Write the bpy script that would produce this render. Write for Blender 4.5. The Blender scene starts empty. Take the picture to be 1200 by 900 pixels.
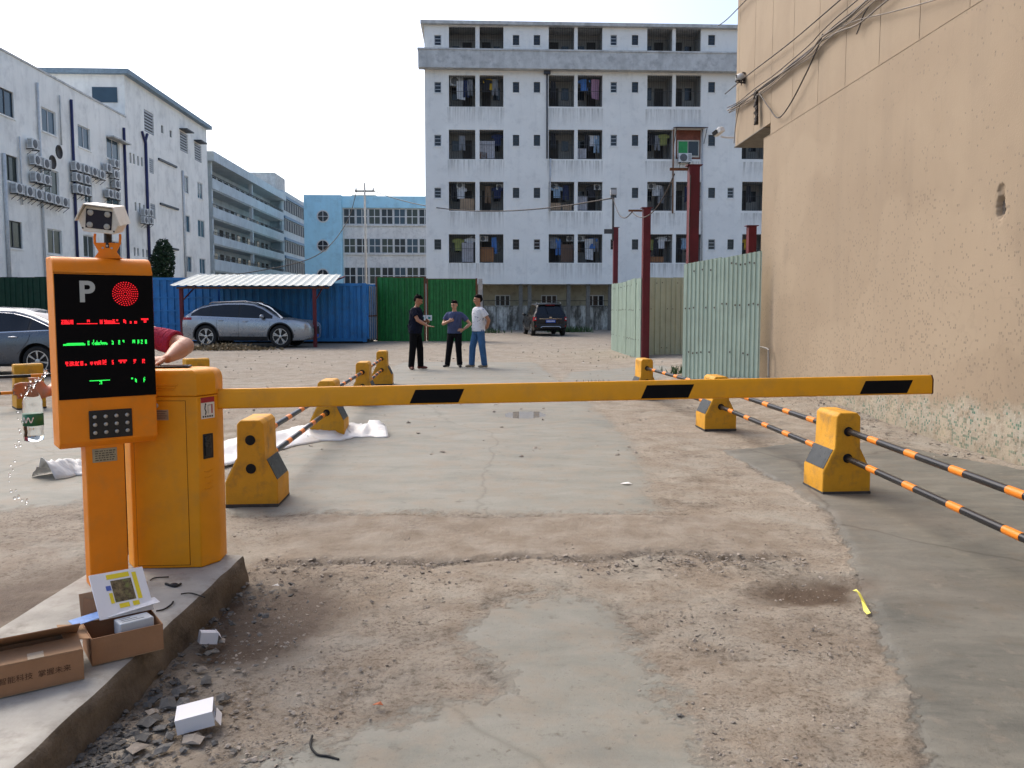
import bpy, bmesh, math, random
import numpy as np
from mathutils import Vector, Matrix, Euler
R = math.radians
sc = bpy.context.scene
col = sc.collection
rnd = random.Random(7)

# ------------------------------------------------------------------ camera
CAMH = 1.5
FPX = 950.0                       # focal length in pixels of the 1200 px wide photograph
PITCH = math.atan(74 / 950)
SHIFT = 16.0
cd = bpy.data.cameras.new('camera')
cd.sensor_width = 36.0
cd.lens = FPX / 1200 * 36.0
cd.shift_y = -SHIFT / 1200
cd.clip_start = 0.05
cd.clip_end = 6000
cam = bpy.data.objects.new('camera', cd)
col.objects.link(cam)
cam.location = (0, 0, CAMH)
cam.rotation_euler = (math.pi / 2 - PITCH, 0, 0)
sc.camera = cam

# ------------------------------------------------------------------ sky, sun, exposure
SUN_EL, SUN_AZ = R(45), R(-44)    # azimuth from +Y, negative = to the left
w = bpy.data.worlds.new('World')
sc.world = w
w.use_nodes = True
nt = w.node_tree
bg = nt.nodes['Background']
sky = nt.nodes.new('ShaderNodeTexSky')
sky.sky_type = 'NISHITA'
sky.sun_disc = False
sky.sun_elevation = SUN_EL
sky.sun_rotation = SUN_AZ
sky.altitude = 10
sky.air_density = 0.9
sky.dust_density = 3.8
sky.ozone_density = 1.2
nt.links.new(sky.outputs['Color'], bg.inputs['Color'])
bg.inputs['Strength'].default_value = 0.15
sd = bpy.data.lights.new('sun', 'SUN')
sd.energy = 1.0
sd.angle = R(40)
sd.color = (1.0, 0.94, 0.85)
sun = bpy.data.objects.new('sun', sd)
col.objects.link(sun)
sdir = Vector((math.sin(SUN_AZ) * math.cos(SUN_EL), math.cos(SUN_AZ) * math.cos(SUN_EL), math.sin(SUN_EL)))
sun.rotation_euler = sdir.to_track_quat('Z', 'Y').to_euler()
sun.location = (0, 0, 40)
sc.view_settings.view_transform = 'Standard'
sc.view_settings.look = 'None'
sc.view_settings.gamma = 1.0
sc.view_settings.exposure = 1.0
sc.view_settings.use_curve_mapping = False
sc.cycles.max_bounces = 6

# ------------------------------------------------------------------ survey helpers (photo pixel -> place in the world)
_c, _s = math.cos(PITCH), math.sin(PITCH)
def ray(px, py):
    u = (px - 600) / FPX
    v = (450 - py - SHIFT) / FPX
    return Vector((u, _c + v * _s, -_s + v * _c))
CP = Vector((0, 0, CAMH))
def gp(px, py, z=0.0):
    d = ray(px, py)
    return CP + d * ((z - CAMH) / d.z)
def pp(px, py, Y):
    d = ray(px, py)
    return CP + d * (Y / d.y)
def on_wall(px, py, origin, rot):
    """local (x, z) on the vertical plane through origin whose local x axis has heading rot"""
    ex = Vector((math.cos(rot), math.sin(rot), 0))
    n = Vector((-math.sin(rot), math.cos(rot), 0))
    d = ray(px, py)
    o = Vector(origin)
    t = (o - CP).dot(n) / d.dot(n)
    q = CP + d * t - o
    return q.dot(ex), q.z + o.z
def sstep(a, b, x):
    t = min(1, max(0, (x - a) / (b - a)))
    return t * t * (3 - 2 * t)
def gz(x, y):
    """gentle rise of the dirt towards the back of the right-hand wall"""
    return 0.2 * sstep(8.5, 15, y) * sstep(2.9, 4.3, x) * (1 - sstep(17, 30, y))

# ------------------------------------------------------------------ materials
MATS = {}
def node(nt, t, **kw):
    n = nt.nodes.new(t)
    for k, v in kw.items():
        setattr(n, k, v)
    return n
def srgb(r, g, b):
    f = lambda c: (c / 255 / 12.92) if c / 255 <= .04045 else ((c / 255 + .055) / 1.055) ** 2.4
    return (f(r), f(g), f(b))
def ramp(nt, fac, stops):
    n = node(nt, 'ShaderNodeValToRGB')
    e = n.color_ramp.elements
    while len(e) < len(stops):
        e.new(0.5)
    for q, (p, c) in zip(e, stops):
        q.position = p
        q.color = (c, c, c, 1) if not isinstance(c, tuple) else (*c, 1)
    nt.links.new(fac, n.inputs['Fac'])
    return n.outputs['Color']
def noise(nt, vec, scale, detail=6, rough=.6, dist=0):
    n = node(nt, 'ShaderNodeTexNoise')
    n.inputs['Scale'].default_value = scale
    n.inputs['Detail'].default_value = detail
    n.inputs['Roughness'].default_value = rough
    n.inputs['Distortion'].default_value = dist
    if vec is not None:
        nt.links.new(vec, n.inputs['Vector'])
    return n.outputs['Fac']
def mapping(nt, vec, scale=(1, 1, 1), loc=(0, 0, 0)):
    n = node(nt, 'ShaderNodeMapping')
    n.inputs['Scale'].default_value = scale
    n.inputs['Location'].default_value = loc
    nt.links.new(vec, n.inputs['Vector'])
    return n.outputs['Vector']
def mixc(nt, fac, a, b, mode='MIX'):
    n = node(nt, 'ShaderNodeMix', data_type='RGBA', blend_type=mode)
    for sock, v in ((n.inputs[0], fac), (n.inputs[6], a), (n.inputs[7], b)):
        if isinstance(v, (int, float)):
            sock.default_value = v if sock is n.inputs[0] or sock.type == 'VALUE' else (v, v, v, 1)
        elif isinstance(v, tuple):
            sock.default_value = (*v[:3], 1)
        else:
            nt.links.new(v, sock)
    return n.outputs[2]
def mth(nt, op, a, b=None, clamp=False):
    n = node(nt, 'ShaderNodeMath', operation=op, use_clamp=clamp)
    for i, v in enumerate((a, b)):
        if v is None:
            continue
        if isinstance(v, (int, float)):
            n.inputs[i].default_value = v
        else:
            nt.links.new(v, n.inputs[i])
    return n.outputs[0]
def newmat(name):
    m = bpy.data.materials.new(name)
    m.use_nodes = True
    nt = m.node_tree
    b = nt.nodes['Principled BSDF']
    MATS[name] = m
    return m, nt, b
def geo(nt):
    return node(nt, 'ShaderNodeNewGeometry').outputs['Position']
def objco(nt):
    return node(nt, 'ShaderNodeTexCoord').outputs['Object']
def bump(nt, b, h, strength=.3, dist=.01):
    n = node(nt, 'ShaderNodeBump')
    n.inputs['Strength'].default_value = strength
    n.inputs['Distance'].default_value = dist
    nt.links.new(h, n.inputs['Height'])
    nt.links.new(n.outputs['Normal'], b.inputs['Normal'])
def M(name, c, rough=.6, metal=0.0, var=.18, scale=6, dirt=None, dirt_amt=.5, dscale=3, bmp=0, bscale=60, streak=0, spec=.35, coat=0, emit=None, estr=1, local=False):
    """plain procedural material: colour with cloudy variation, optional dirt patches, rain streaks and fine relief"""
    if name in MATS:
        return MATS[name]
    m, nt, b = newmat(name)
    P = objco(nt) if local else geo(nt)
    cl = tuple(max(0, x * (1 - var)) for x in c)
    ch = tuple(min(1, x * (1 + var * .6)) for x in c)
    n1 = noise(nt, P, scale, 5)
    cc = mixc(nt, ramp(nt, n1, [(.3, 0.0), (.7, 1.0)]), cl, ch)
    if dirt:
        n2 = noise(nt, P, dscale, 8, .65)
        cc = mixc(nt, ramp(nt, n2, [(.5, 0.0), (.72, dirt_amt)]), cc, dirt)
    if streak:
        n3 = noise(nt, mapping(nt, P, (1.5, 1.5, .2)), 1.3, 8, .62, .35)
        cc = mixc(nt, ramp(nt, n3, [(.5, 0.0), (.8, streak)]), cc, tuple(x * .5 for x in c))
    nt.links.new(cc, b.inputs['Base Color'])
    b.inputs['Roughness'].default_value = rough
    b.inputs['Metallic'].default_value = metal
    b.inputs['Specular IOR Level'].default_value = spec
    b.inputs['Coat Weight'].default_value = coat
    b.inputs['Coat Roughness'].default_value = .06
    if var > 0 and rough > .2:
        rr = ramp(nt, noise(nt, P, scale * 2.3, 5), [(.3, max(0, rough - .1)), (.7, min(1, rough + .1))])
        nt.links.new(rr, b.inputs['Roughness'])
    if bmp:
        bump(nt, b, noise(nt, P, bscale, 6, .65), bmp, .01)
    if emit:
        b.inputs['Emission Color'].default_value = (*emit, 1)
        b.inputs['Emission Strength'].default_value = estr
    return m
def glass(name, tint, rough=.05, trans=0.0):
    if name in MATS:
        return MATS[name]
    m, nt, b = newmat(name)
    n1 = noise(nt, geo(nt), .8, 3)
    nt.links.new(mixc(nt, n1, tuple(x * .6 for x in tint), tint), b.inputs['Base Color'])
    b.inputs['Roughness'].default_value = rough
    b.inputs['IOR'].default_value = 1.45
    b.inputs['Transmission Weight'].default_value = trans
    return m

# ------------------------------------------------------------------ mesh building
class B:
    """collects shapes into one mesh"""
    def __init__(self):
        self.v, self.f = [], []
    def add(self, vs, fs):
        o = len(self.v)
        self.v += [tuple(x) for x in vs]
        self.f += [tuple(i + o for i in q) for q in fs]
        return self
    def box(self, x0, x1, y0, y1, z0, z1, mat=None):
        vs = [Vector((x, y, z)) for z in (z0, z1) for y in (y0, y1) for x in (x0, x1)]
        if mat is not None:
            vs = [mat @ q for q in vs]
        return self.add(vs, [(0, 2, 3, 1), (4, 5, 7, 6), (0, 1, 5, 4), (2, 6, 7, 3), (0, 4, 6, 2), (1, 3, 7, 5)])
    def quad(self, a, b, c, d):
        return self.add([a, b, c, d], [(0, 1, 2, 3)])
    def prism(self, poly, d0, d1, axis='y'):
        """polygon (two coords) extruded along axis between d0 and d1"""
        n = len(poly)
        def P(a, b, d):
            return {'y': (a, d, b), 'x': (d, a, b), 'z': (a, b, d)}[axis]
        vs = [P(a, b, d0) for a, b in poly] + [P(a, b, d1) for a, b in poly]
        fs = [tuple(range(n)), tuple(range(2 * n - 1, n - 1, -1))]
        fs += [(i, (i + 1) % n + 0, (i + 1) % n + n, i + n)[::-1] for i in range(n)]
        return self.add(vs, fs)
    def tube(self, pts, r, seg=8, cap=True):
        pts = [Vector(p) for p in pts]
        rs = r if isinstance(r, (list, tuple)) else [r] * len(pts)
        vs, fs = [], []
        up = None
        for i, p in enumerate(pts):
            a = pts[max(0, i - 1)]
            b = pts[min(len(pts) - 1, i + 1)]
            t = (b - a)
            t = t.normalized() if t.length > 1e-9 else Vector((0, 0, 1))
            if up is None:
                up = t.orthogonal().normalized()
            up = (up - t * up.dot(t))
            up = up.normalized() if up.length > 1e-6 else t.orthogonal().normalized()
            sd_ = t.cross(up)
            for k in range(seg):
                an = 2 * math.pi * k / seg
                vs.append(p + (up * math.cos(an) + sd_ * math.sin(an)) * rs[i])
        for i in range(len(pts) - 1):
            for k in range(seg):
                a, b = i * seg + k, i * seg + (k + 1) % seg
                fs.append((a, b, b + seg, a + seg))
        if cap:
            fs.append(tuple(range(seg - 1, -1, -1)))
            fs.append(tuple(range((len(pts) - 1) * seg, len(pts) * seg)))
        return self.add(vs, fs)
    def lathe(self, prof, seg=20, M4=None):
        """profile (r, z) turned round z"""
        vs, fs = [], []
        for r, z in prof:
            for k in range(seg):
                a = 2 * math.pi * k / seg
                vs.append(Vector((r * math.cos(a), r * math.sin(a), z)))
        if M4 is not None:
            vs = [M4 @ q for q in vs]
        n = len(prof)
        for i in range(n - 1):
            for k in range(seg):
                a, b = i * seg + k, i * seg + (k + 1) % seg
                fs.append((a, b, b + seg, a + seg))
        fs.append(tuple(range(seg - 1, -1, -1)))
        fs.append(tuple(range((n - 1) * seg, n * seg)))
        return self.add(vs, fs)
    def ell(self, c, r, seg=16, rings=10, M3=None):
        c = Vector(c)
        vs, fs = [], []
        for i in range(rings + 1):
            th = math.pi * i / rings
            for k in range(seg):
                a = 2 * math.pi * k / seg
                q = Vector((r[0] * math.sin(th) * math.cos(a), r[1] * math.sin(th) * math.sin(a), r[2] * math.cos(th)))
                if M3 is not None:
                    q = M3 @ q
                vs.append(c + q)
        for i in range(rings):
            for k in range(seg):
                a, b = i * seg + k, i * seg + (k + 1) % seg
                fs.append((a, a + seg, b + seg, b))
        return self.add(vs, fs)
    def cap_seg(self, a, b, ra, rb, seg=12):
        """tapered limb between two joints, closed with balls"""
        a, b = Vector(a), Vector(b)
        self.ell(a, (ra, ra, ra), seg, 8)
        self.ell(b, (rb, rb, rb), seg, 8)
        return self.tube([a, b], [ra, rb], seg)
    def sheet(self, grid):
        """grid[i][j] of points"""
        n, m = len(grid), len(grid[0])
        return self.add([p for r in grid for p in r], [(i * m + j, i * m + j + 1, (i + 1) * m + j + 1, (i + 1) * m + j) for i in range(n - 1) for j in range(m - 1)])
    def build(self, name, mat, parent=None, smooth=False, loc=None, rot=None, bevel=0, seg=2, solid=0, auto=None):
        me = bpy.data.meshes.new(name)
        me.from_pydata(self.v, [], self.f)
        me.update()
        return link(name, me, mat, parent, smooth, loc, rot, bevel, seg, solid, auto)
def link(name, me, mat, parent=None, smooth=False, loc=None, rot=None, bevel=0, seg=2, solid=0, auto=None):
    o = bpy.data.objects.new(name, me)
    col.objects.link(o)
    if mat is not None:
        me.materials.append(mat)
    if parent is not None:
        o.parent = parent
    if loc is not None:
        o.location = loc
    if rot is not None:
        o.rotation_euler = rot
    if smooth:
        me.polygons.foreach_set('use_smooth', [True] * len(me.polygons))
    if auto is not None:
        me.polygons.foreach_set('use_smooth', [True] * len(me.polygons))
        me.set_sharp_from_angle(angle=R(auto))
    if bevel:
        m = o.modifiers.new('bevel', 'BEVEL')
        m.width = bevel
        m.segments = seg
        m.limit_method = 'ANGLE'
        m.angle_limit = R(35)
        me.polygons.foreach_set('use_smooth', [True] * len(me.polygons))
        me.set_sharp_from_angle(angle=R(50))
        m.harden_normals = False
    if solid:
        m = o.modifiers.new('thickness', 'SOLIDIFY')
        m.thickness = solid
        m.offset = 0
    return o
def empty(name, loc=(0, 0, 0), rz=0.0, label=None, cat=None, group=None):
    o = bpy.data.objects.new(name, None)
    o.empty_display_size = .2
    col.objects.link(o)
    o.location = loc
    o.rotation_euler = (0, 0, rz)
    if label:
        tag(o, label, cat, group)
    return o
def tag(o, label, cat, group=None):
    o['label'] = label
    o['category'] = cat
    if group:
        o['group'] = group
    return o
def kind(o, k, label=None):
    o['kind'] = k
    if label:
        o['label'] = label
    return o
def copy_tree(o, parent=None):
    c = o.copy()
    col.objects.link(c)
    c.parent = parent
    for ch in list(o.children):
        copy_tree(ch, c)
    return c
def baked(o):
    """apply modifiers of o"""
    dg = bpy.context.evaluated_depsgraph_get()
    dg.update()
    me = bpy.data.meshes.new_from_object(o.evaluated_get(dg))
    o.modifiers.clear()
    old = o.data
    o.data = me
    bpy.data.meshes.remove(old)
    return o
def remeshed(bld, name, mat, parent, voxel=.009, smooth_it=6, factor=.5):
    o = bld.build(name, mat, parent)
    m = o.modifiers.new('r', 'REMESH')
    m.mode = 'VOXEL'
    m.voxel_size = voxel
    m.use_smooth_shade = True
    s = o.modifiers.new('s', 'SMOOTH')
    s.iterations = smooth_it
    s.factor = factor
    baked(o)
    o.data.polygons.foreach_set('use_smooth', [True] * len(o.data.polygons))
    return o
def text_mesh(name, body, size, mat, parent, loc, rot, depth=.0006, align='CENTER', bold=0.0):
    cu = bpy.data.curves.new(name, 'FONT')
    cu.body = body
    cu.size = size
    cu.align_x = align
    cu.align_y = 'CENTER'
    cu.extrude = depth
    cu.offset = bold
    o = bpy.data.objects.new(name, cu)
    col.objects.link(o)
    dg = bpy.context.evaluated_depsgraph_get()
    me = bpy.data.meshes.new_from_object(o.evaluated_get(dg))
    bpy.data.objects.remove(o)
    return link(name, me, mat, parent, loc=loc, rot=rot)

# ---- numpy value noise for shaping
_rs = np.random.RandomState(3)
_PERM = _rs.rand(256, 256)
def vnoise(x, y):
    xi, yi = np.floor(x).astype(int), np.floor(y).astype(int)
    fx, fy = x - xi, y - yi
    fx, fy = fx * fx * (3 - 2 * fx), fy * fy * (3 - 2 * fy)
    g = lambda a, b: _PERM[a & 255, b & 255]
    return (g(xi, yi) * (1 - fx) + g(xi + 1, yi) * fx) * (1 - fy) + (g(xi, yi + 1) * (1 - fx) + g(xi + 1, yi + 1) * fx) * fy
def fbm(x, y, oct=5, lac=2.03, gain=.5):
    a, s, t = 1.0, 0.0, 0.0
    for i in range(oct):
        s = s + a * vnoise(x + 17.3 * i, y - 9.1 * i)
        t += a
        a *= gain
        x, y = x * lac, y * lac
    return s / t

# ------------------------------------------------------------------ ground
def sd_poly(X, Y, poly):
    """signed distance to a polygon, negative inside"""
    d = np.full(X.shape, 1e9)
    ins = np.zeros(X.shape, bool)
    n = len(poly)
    for i in range(n):
        ax, ay = poly[i]
        bx, by = poly[(i + 1) % n]
        ex, ey = bx - ax, by - ay
        wx, wy = X - ax, Y - ay
        t = np.clip((wx * ex + wy * ey) / (ex * ex + ey * ey + 1e-12), 0, 1)
        d = np.minimum(d, np.hypot(wx - ex * t, wy - ey * t))
        c = (ay <= Y) != (by <= Y)
        with np.errstate(divide='ignore', invalid='ignore'):
            xs = ax + (Y - ay) * ex / (ey if abs(ey) > 1e-12 else 1e-12)
        ins ^= c & (X < xs)
    return np.where(ins, -d, d)
def gpoly(pts):
    return [tuple(gp(*q)[:2]) for q in pts]
def graded(a, b, d, lo, hi, g=1.12):
    mid = list(np.arange(a, b, d))
    up, s, x = [], d, mid[-1]
    while x < hi:
        s *= g
        x += s
        up.append(x)
    dn, s, x = [], d, mid[0]
    while x > lo:
        s *= g
        x -= s
        dn.append(x)
    return np.array(dn[::-1] + mid + up)
def make_ground():
    xs = graded(-3.4, 6.0, .021, -2500, 2500, 1.13)
    ys, y, d = [], 1.75, .011
    while y < 14:
        ys.append(y)
        d = max(.011, .0062 * y)
        y += d
    while y < 4000:
        ys.append(y)
        d *= 1.035 if y < 60 else 1.2
        y += d
    bk, y, d = [], 1.75, .011
    while y > -400:
        d *= 1.3
        y -= d
        bk.append(y)
    ys = np.array(bk[::-1] + ys)
    X, Y = np.meshgrid(xs, ys)
    wob = (fbm(X * 1.6, Y * 1.6, 5) - .5) * .55 + (fbm(X * 9, Y * 9, 4, gain=.6) - .5) * .16
    slab = sd_poly(X, Y, gpoly([(258, 603), (520, 603), (778, 600), (765, 560), (752, 525), (722, 500), (690, 468), (655, 444), (628, 424), (470, 424), (440, 440), (398, 480), (330, 520)])) + wob * .45
    slab_edge = np.abs(Y - 5.78 - (fbm(X * 3, Y * 0 + 2, 4) - .5) * .12)
    near = sd_poly(X, Y, gpoly([(655, 690), (600, 712), (515, 765), (522, 800), (410, 846), (330, 880), (240, 930), (120, 1150), (1000, 1150), (905, 930), (838, 850), (800, 812), (775, 765), (768, 735), (720, 705)])) + wob
    pad = sd_poly(X, Y, gpoly([(850, 528), (925, 572), (972, 605), (984, 640), (1003, 690), (1032, 745), (1052, 790), (1080, 850), (1092, 900), (1130, 1100), (1700, 1100), (1500, 640), (1250, 560), (1040, 520), (960, 517)])) + wob * .35
    left = sd_poly(X, Y, gpoly([(-600, 640), (-100, 600), (60, 596), (235, 560), (258, 530), (180, 480), (-100, 474), (-500, 480)])) + wob * .8
    strip = sd_poly(X, Y, gpoly([(645, 452), (760, 456), (790, 436), (760, 428), (718, 432), (668, 436)])) + wob * .4
    conc = np.minimum.reduce([slab, near, left, strip])
    sm = lambda a, b, v: (lambda t: t * t * (3 - 2 * t))(np.clip((v - a) / (b - a), 0, 1))
    cm = 1 - sm(-.22, .12, conc + (fbm(X * 30, Y * 30, 3) - .5) * .12 * (Y < 12))
    pm = 1 - sm(-.07, .05, pad + (fbm(X * 30, Y * 30 + 7, 3) - .5) * .08)
    # band of eroded concrete between the slab and the trench
    tr = Y - (4.78 + .05 * np.sin(X * 1.7) + (fbm(X * 2.2, Y * .4, 4) - .5) * .3)
    inx = sm(-1.75, -1.3, X) * (1 - sm(1.45, 1.9, X))
    trench = np.exp(-(tr / .045) ** 2) * inx * (.35 + .9 * fbm(X * 5, Y * 5, 3))
    band = sm(-.02, .06, tr) * (1 - sm(5.7, 5.85, Y)) * inx
    crack = np.exp(-(slab_edge / .016) ** 2) * (X > -2.0) * (X < 1.3)
    wetA = 1.25 * np.exp(-(((X + 1.2) / .3) ** 2 + ((Y - 3.85) / .5) ** 2))
    g2 = gp(955, 690)
    u = (X - g2.x) * .85 + (Y - g2.y) * .35
    v = -(X - g2.x) * .3 + (Y - g2.y) * .9
    wetB = np.exp(-((u / .33) ** 2 + (v / .17) ** 2))
    lw = gp(40, 690)
    wetC = .8 * np.exp(-(((X - lw.x) / .45) ** 2 + ((Y - lw.y) / .5) ** 2))
    wet = np.clip((wetA + wetB + wetC) * (.45 + 1.5 * fbm(X * 4, Y * 4, 4)) * 1.6 - .25, 0, 1)
    pdl = gp(615, 486)
    pud = np.exp(-(((X - pdl.x) / .36) ** 2 + ((Y - pdl.y) / .5) ** 2)) * (.75 + .5 * fbm(X * 5, Y * 5, 4))
    rub = np.clip(trench + .5 * sm(.55, .8, fbm(X * 2.6 + 5, Y * 2.6, 6, gain=.62)) * (1 - cm) * (1 - pm) * (Y < 14), 0, 1)
    edge = np.exp(-(near / .035) ** 2) * .7 * sm(.4, .6, fbm(X * 2.5, Y * 2.5 + 9, 3)) + np.exp(-(pad / .03) ** 2) * .6 * sm(.4, .6, fbm(X * 2.2, Y * 2.2 + 3, 3))
    edge = np.clip(edge, 0, 1) * (Y < 9)
    fine = np.clip(1.25 - Y / 22, .12, 1)
    Z = ((fbm(X * 1.1, Y * 1.1, 4) - .5) * .05 + (fbm(X * 6, Y * 6, 4) - .5) * .022 + (np.clip(fbm(X * 24, Y * 24, 3), .5, 1) - .5) * .045 * (.35 + rub)) * (1 - cm * .86) * (1 - pm * .93) * fine
    Z += .012 * cm + .014 * pm - .022 * wet * (1 - cm) - .03 * trench - .012 * crack - .012 * edge - .018 * pud * cm
    Z += band * .01
    # the dirt climbs a little at the wall
    ss = lambda a, b, v: (lambda t: t * t * (3 - 2 * t))(np.clip((v - a) / (b - a), 0, 1))
    Z += .2 * ss(8.5, 15, Y) * ss(2.9, 4.3, X) * (1 - ss(17, 30, Y))
    far = (Y > 14) & ((np.abs(X) > 30) | (Y > 60))
    Z = np.where(far, 0, Z) - .006
    ny, nx = X.shape
    co = np.stack([X, Y, Z], -1).reshape(-1, 3)
    idx = np.arange(ny * nx).reshape(ny, nx)
    q = np.stack([idx[:-1, :-1], idx[:-1, 1:], idx[1:, 1:], idx[1:, :-1]], -1).reshape(-1, 4)
    me = bpy.data.meshes.new('ground')
    me.vertices.add(len(co))
    me.vertices.foreach_set('co', co.ravel())
    me.loops.add(q.size)
    me.loops.foreach_set('vertex_index', q.ravel())
    me.polygons.add(len(q))
    me.polygons.foreach_set('loop_start', np.arange(0, q.size, 4))
    me.polygons.foreach_set('use_smooth', np.ones(len(q), bool))
    me.update(calc_edges=True)
    for nm, arr in (('patch', (cm, pm, wet, np.clip(rub + edge + crack * .8, 0, 1))), ('patch2', (band, trench, pud, edge))):
        at = me.color_attributes.new(nm, 'FLOAT_COLOR', 'POINT')
        at.data.foreach_set('color', np.stack([a * np.ones_like(X) for a in arr], -1).reshape(-1))
    me.validate()
    o = link('ground', me, ground_mat())
    kind(o, 'structure', 'dusty lot of worn concrete patches and bare tan dirt')
    return X, Y, Z
def node_color(nt, P):
    n = node(nt, 'ShaderNodeTexNoise')
    n.inputs['Scale'].default_value = 2.2
    n.inputs['Detail'].default_value = 6
    nt.links.new(P, n.inputs['Vector'])
    s_ = node(nt, 'ShaderNodeVectorMath', operation='SCALE')
    s_.inputs[3].default_value = 4.0
    nt.links.new(n.outputs['Color'], s_.inputs[0])
    return s_.outputs[0]
def ground_mat():
    m, nt, b = newmat('ground')
    P = geo(nt)
    at = node(nt, 'ShaderNodeVertexColor', layer_name='patch')
    se = node(nt, 'ShaderNodeSeparateColor')
    nt.links.new(at.outputs['Color'], se.inputs['Color'])
    cm, pm, wet = se.outputs
    rub = at.outputs['Alpha']
    cm0, pm0 = cm, pm
    at2 = node(nt, 'ShaderNodeVertexColor', layer_name='patch2')
    s2 = node(nt, 'ShaderNodeSeparateColor')
    nt.links.new(at2.outputs['Color'], s2.inputs['Color'])
    band, trench, pud = s2.outputs
    nA = noise(nt, P, .55, 6, .6)
    nB = noise(nt, P, 3.2, 8, .68)
    nC = noise(nt, P, 26, 8, .7)
    nD = noise(nt, P, 120, 5, .7)
    nF = noise(nt, P, 58, 6, .72)
    nE = noise(nt, mapping(nt, P, (1, 2.6, 1)), 1.3, 8, .65, .6)
    nG = noise(nt, P, 9, 8, .72)
    rag = mth(nt, 'ADD', mth(nt, 'MULTIPLY', mth(nt, 'SUBTRACT', nG, .5), 1.7), mth(nt, 'MULTIPLY', mth(nt, 'SUBTRACT', nC, .5), 1.1))
    cm = ramp(nt, mth(nt, 'ADD', cm, rag), [(.26, 0.0), (.74, 1.0)])
    pm = ramp(nt, mth(nt, 'ADD', pm, mth(nt, 'MULTIPLY', rag, .6)), [(.34, 0.0), (.66, 1.0)])
    # dirt
    d1 = mixc(nt, ramp(nt, nA, [(.35, 0.0), (.65, 1.0)]), (.365, .30, .235), (.45, .385, .32))
    d2 = mixc(nt, ramp(nt, nB, [(.42, 0.0), (.62, 1.0)]), d1, (.53, .475, .405))
    d3 = mixc(nt, ramp(nt, nC, [(.36, .85), (.47, 0.0)]), d2, (.22, .175, .13))
    grit = ramp(nt, noise(nt, P, 1.15, 6, .65, .5), [(.40, .12), (.60, 1.0)])
    d3 = mixc(nt, mth(nt, 'MULTIPLY', ramp(nt, nF, [(.37, .9), (.47, 0.0)]), grit), d3, (.14, .108, .08))
    d3 = mixc(nt, ramp(nt, nF, [(.58, 0.0), (.7, .6)]), d3, (.52, .47, .41))
    pale = ramp(nt, noise(nt, mapping(nt, P, (1, 1.4, 1), (7, 3, 0)), 1.25, 8, .7, .4), [(.50, 0.0), (.66, .75)])
    d3 = mixc(nt, pale, d3, mixc(nt, nG, (.44, .42, .37), (.58, .555, .50)))
    d4 = mixc(nt, ramp(nt, nD, [(.3, .55), (.42, 0.0)]), d3, (.11, .095, .08))
    d5 = mixc(nt, mth(nt, 'MULTIPLY', rub, ramp(nt, nC, [(.35, 1.0), (.62, .15)])), d4, (.10, .082, .068))
    # smooth concrete
    c1 = mixc(nt, ramp(nt, nE, [(.3, 0.0), (.7, 1.0)]), (.275, .28, .25), (.41, .405, .365))
    c2 = mixc(nt, ramp(nt, nB, [(.46, 0.0), (.66, .75)]), c1, (.385, .33, .265))
    c3 = mixc(nt, ramp(nt, nA, [(.56, 0.0), (.72, .7)]), c2, (.19, .205, .20))
    c3 = mixc(nt, ramp(nt, nG, [(.56, 0.0), (.68, .6)]), c3, (.40, .37, .32))
    c3 = mixc(nt, ramp(nt, nG, [(.3, .7), (.42, 0.0)]), c3, (.19, .175, .145))
    vc = node(nt, 'ShaderNodeTexVoronoi', feature='DISTANCE_TO_EDGE')
    vc.inputs['Scale'].default_value = .33
    nt.links.new(mixc(nt, .06, P, mapping(nt, node_color(nt, P), (1, 1, 1))), vc.inputs['Vector'])
    c3 = mixc(nt, ramp(nt, vc.outputs['Distance'], [(.0, .32), (.006, 0.0)]), c3, (.15, .13, .10))
    c4 = mixc(nt, ramp(nt, nD, [(.27, .7), (.36, 0.0)]), c3, (.12, .11, .09))
    c5 = mixc(nt, ramp(nt, nC, [(.28, .5), (.4, 0.0)]), c4, (.2, .18, .15))
    c5 = mixc(nt, ramp(nt, nF, [(.3, .7), (.4, 0.0)]), c5, (.17, .155, .125))
    # darker new pad on the right
    p1 = mixc(nt, ramp(nt, nE, [(.35, 0.0), (.65, 1.0)]), (.15, .155, .142), (.285, .28, .25))
    p2 = mixc(nt, ramp(nt, nA, [(.5, 0.0), (.7, .6)]), p1, (.29, .255, .215))
    p2 = mixc(nt, ramp(nt, nB, [(.52, 0.0), (.72, .6)]), p2, (.23, .19, .145))
    p2 = mixc(nt, ramp(nt, nG, [(.55, 0.0), (.68, .65)]), p2, (.33, .30, .26))
    p2 = mixc(nt, ramp(nt, nG, [(.3, .6), (.42, 0.0)]), p2, (.11, .105, .09))
    p2 = mixc(nt, ramp(nt, vc.outputs['Distance'], [(.0, .5), (.008, 0.0)]), p2, (.07, .06, .05))
    p2 = mixc(nt, ramp(nt, nF, [(.32, .6), (.42, 0.0)]), p2, (.11, .1, .085))
    p3 = mixc(nt, ramp(nt, nD, [(.25, .6), (.33, 0.0)]), p2, (.09, .085, .07))
    # eroded pale band
    e1 = mixc(nt, ramp(nt, nB, [(.4, 0.0), (.65, 1.0)]), (.35, .29, .23), (.47, .42, .365))
    dirtb = mixc(nt, mth(nt, 'MULTIPLY', band, .75), d5, e1)
    base = mixc(nt, cm, dirtb, c5)
    base = mixc(nt, pm, base, p3)
    base = mixc(nt, mth(nt, 'MULTIPLY', mth(nt, 'MULTIPLY', rub, .85), ramp(nt, nC, [(.3, 1.0), (.58, .1)])), base, (.085, .072, .06))
    base = mixc(nt, mth(nt, 'MULTIPLY', wet, .97), base, mixc(nt, nC, (.07, .04, .02), (.17, .11, .065)))
    base = mixc(nt, mth(nt, 'MULTIPLY', pud, .45), base, (.17, .15, .125))
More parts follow.
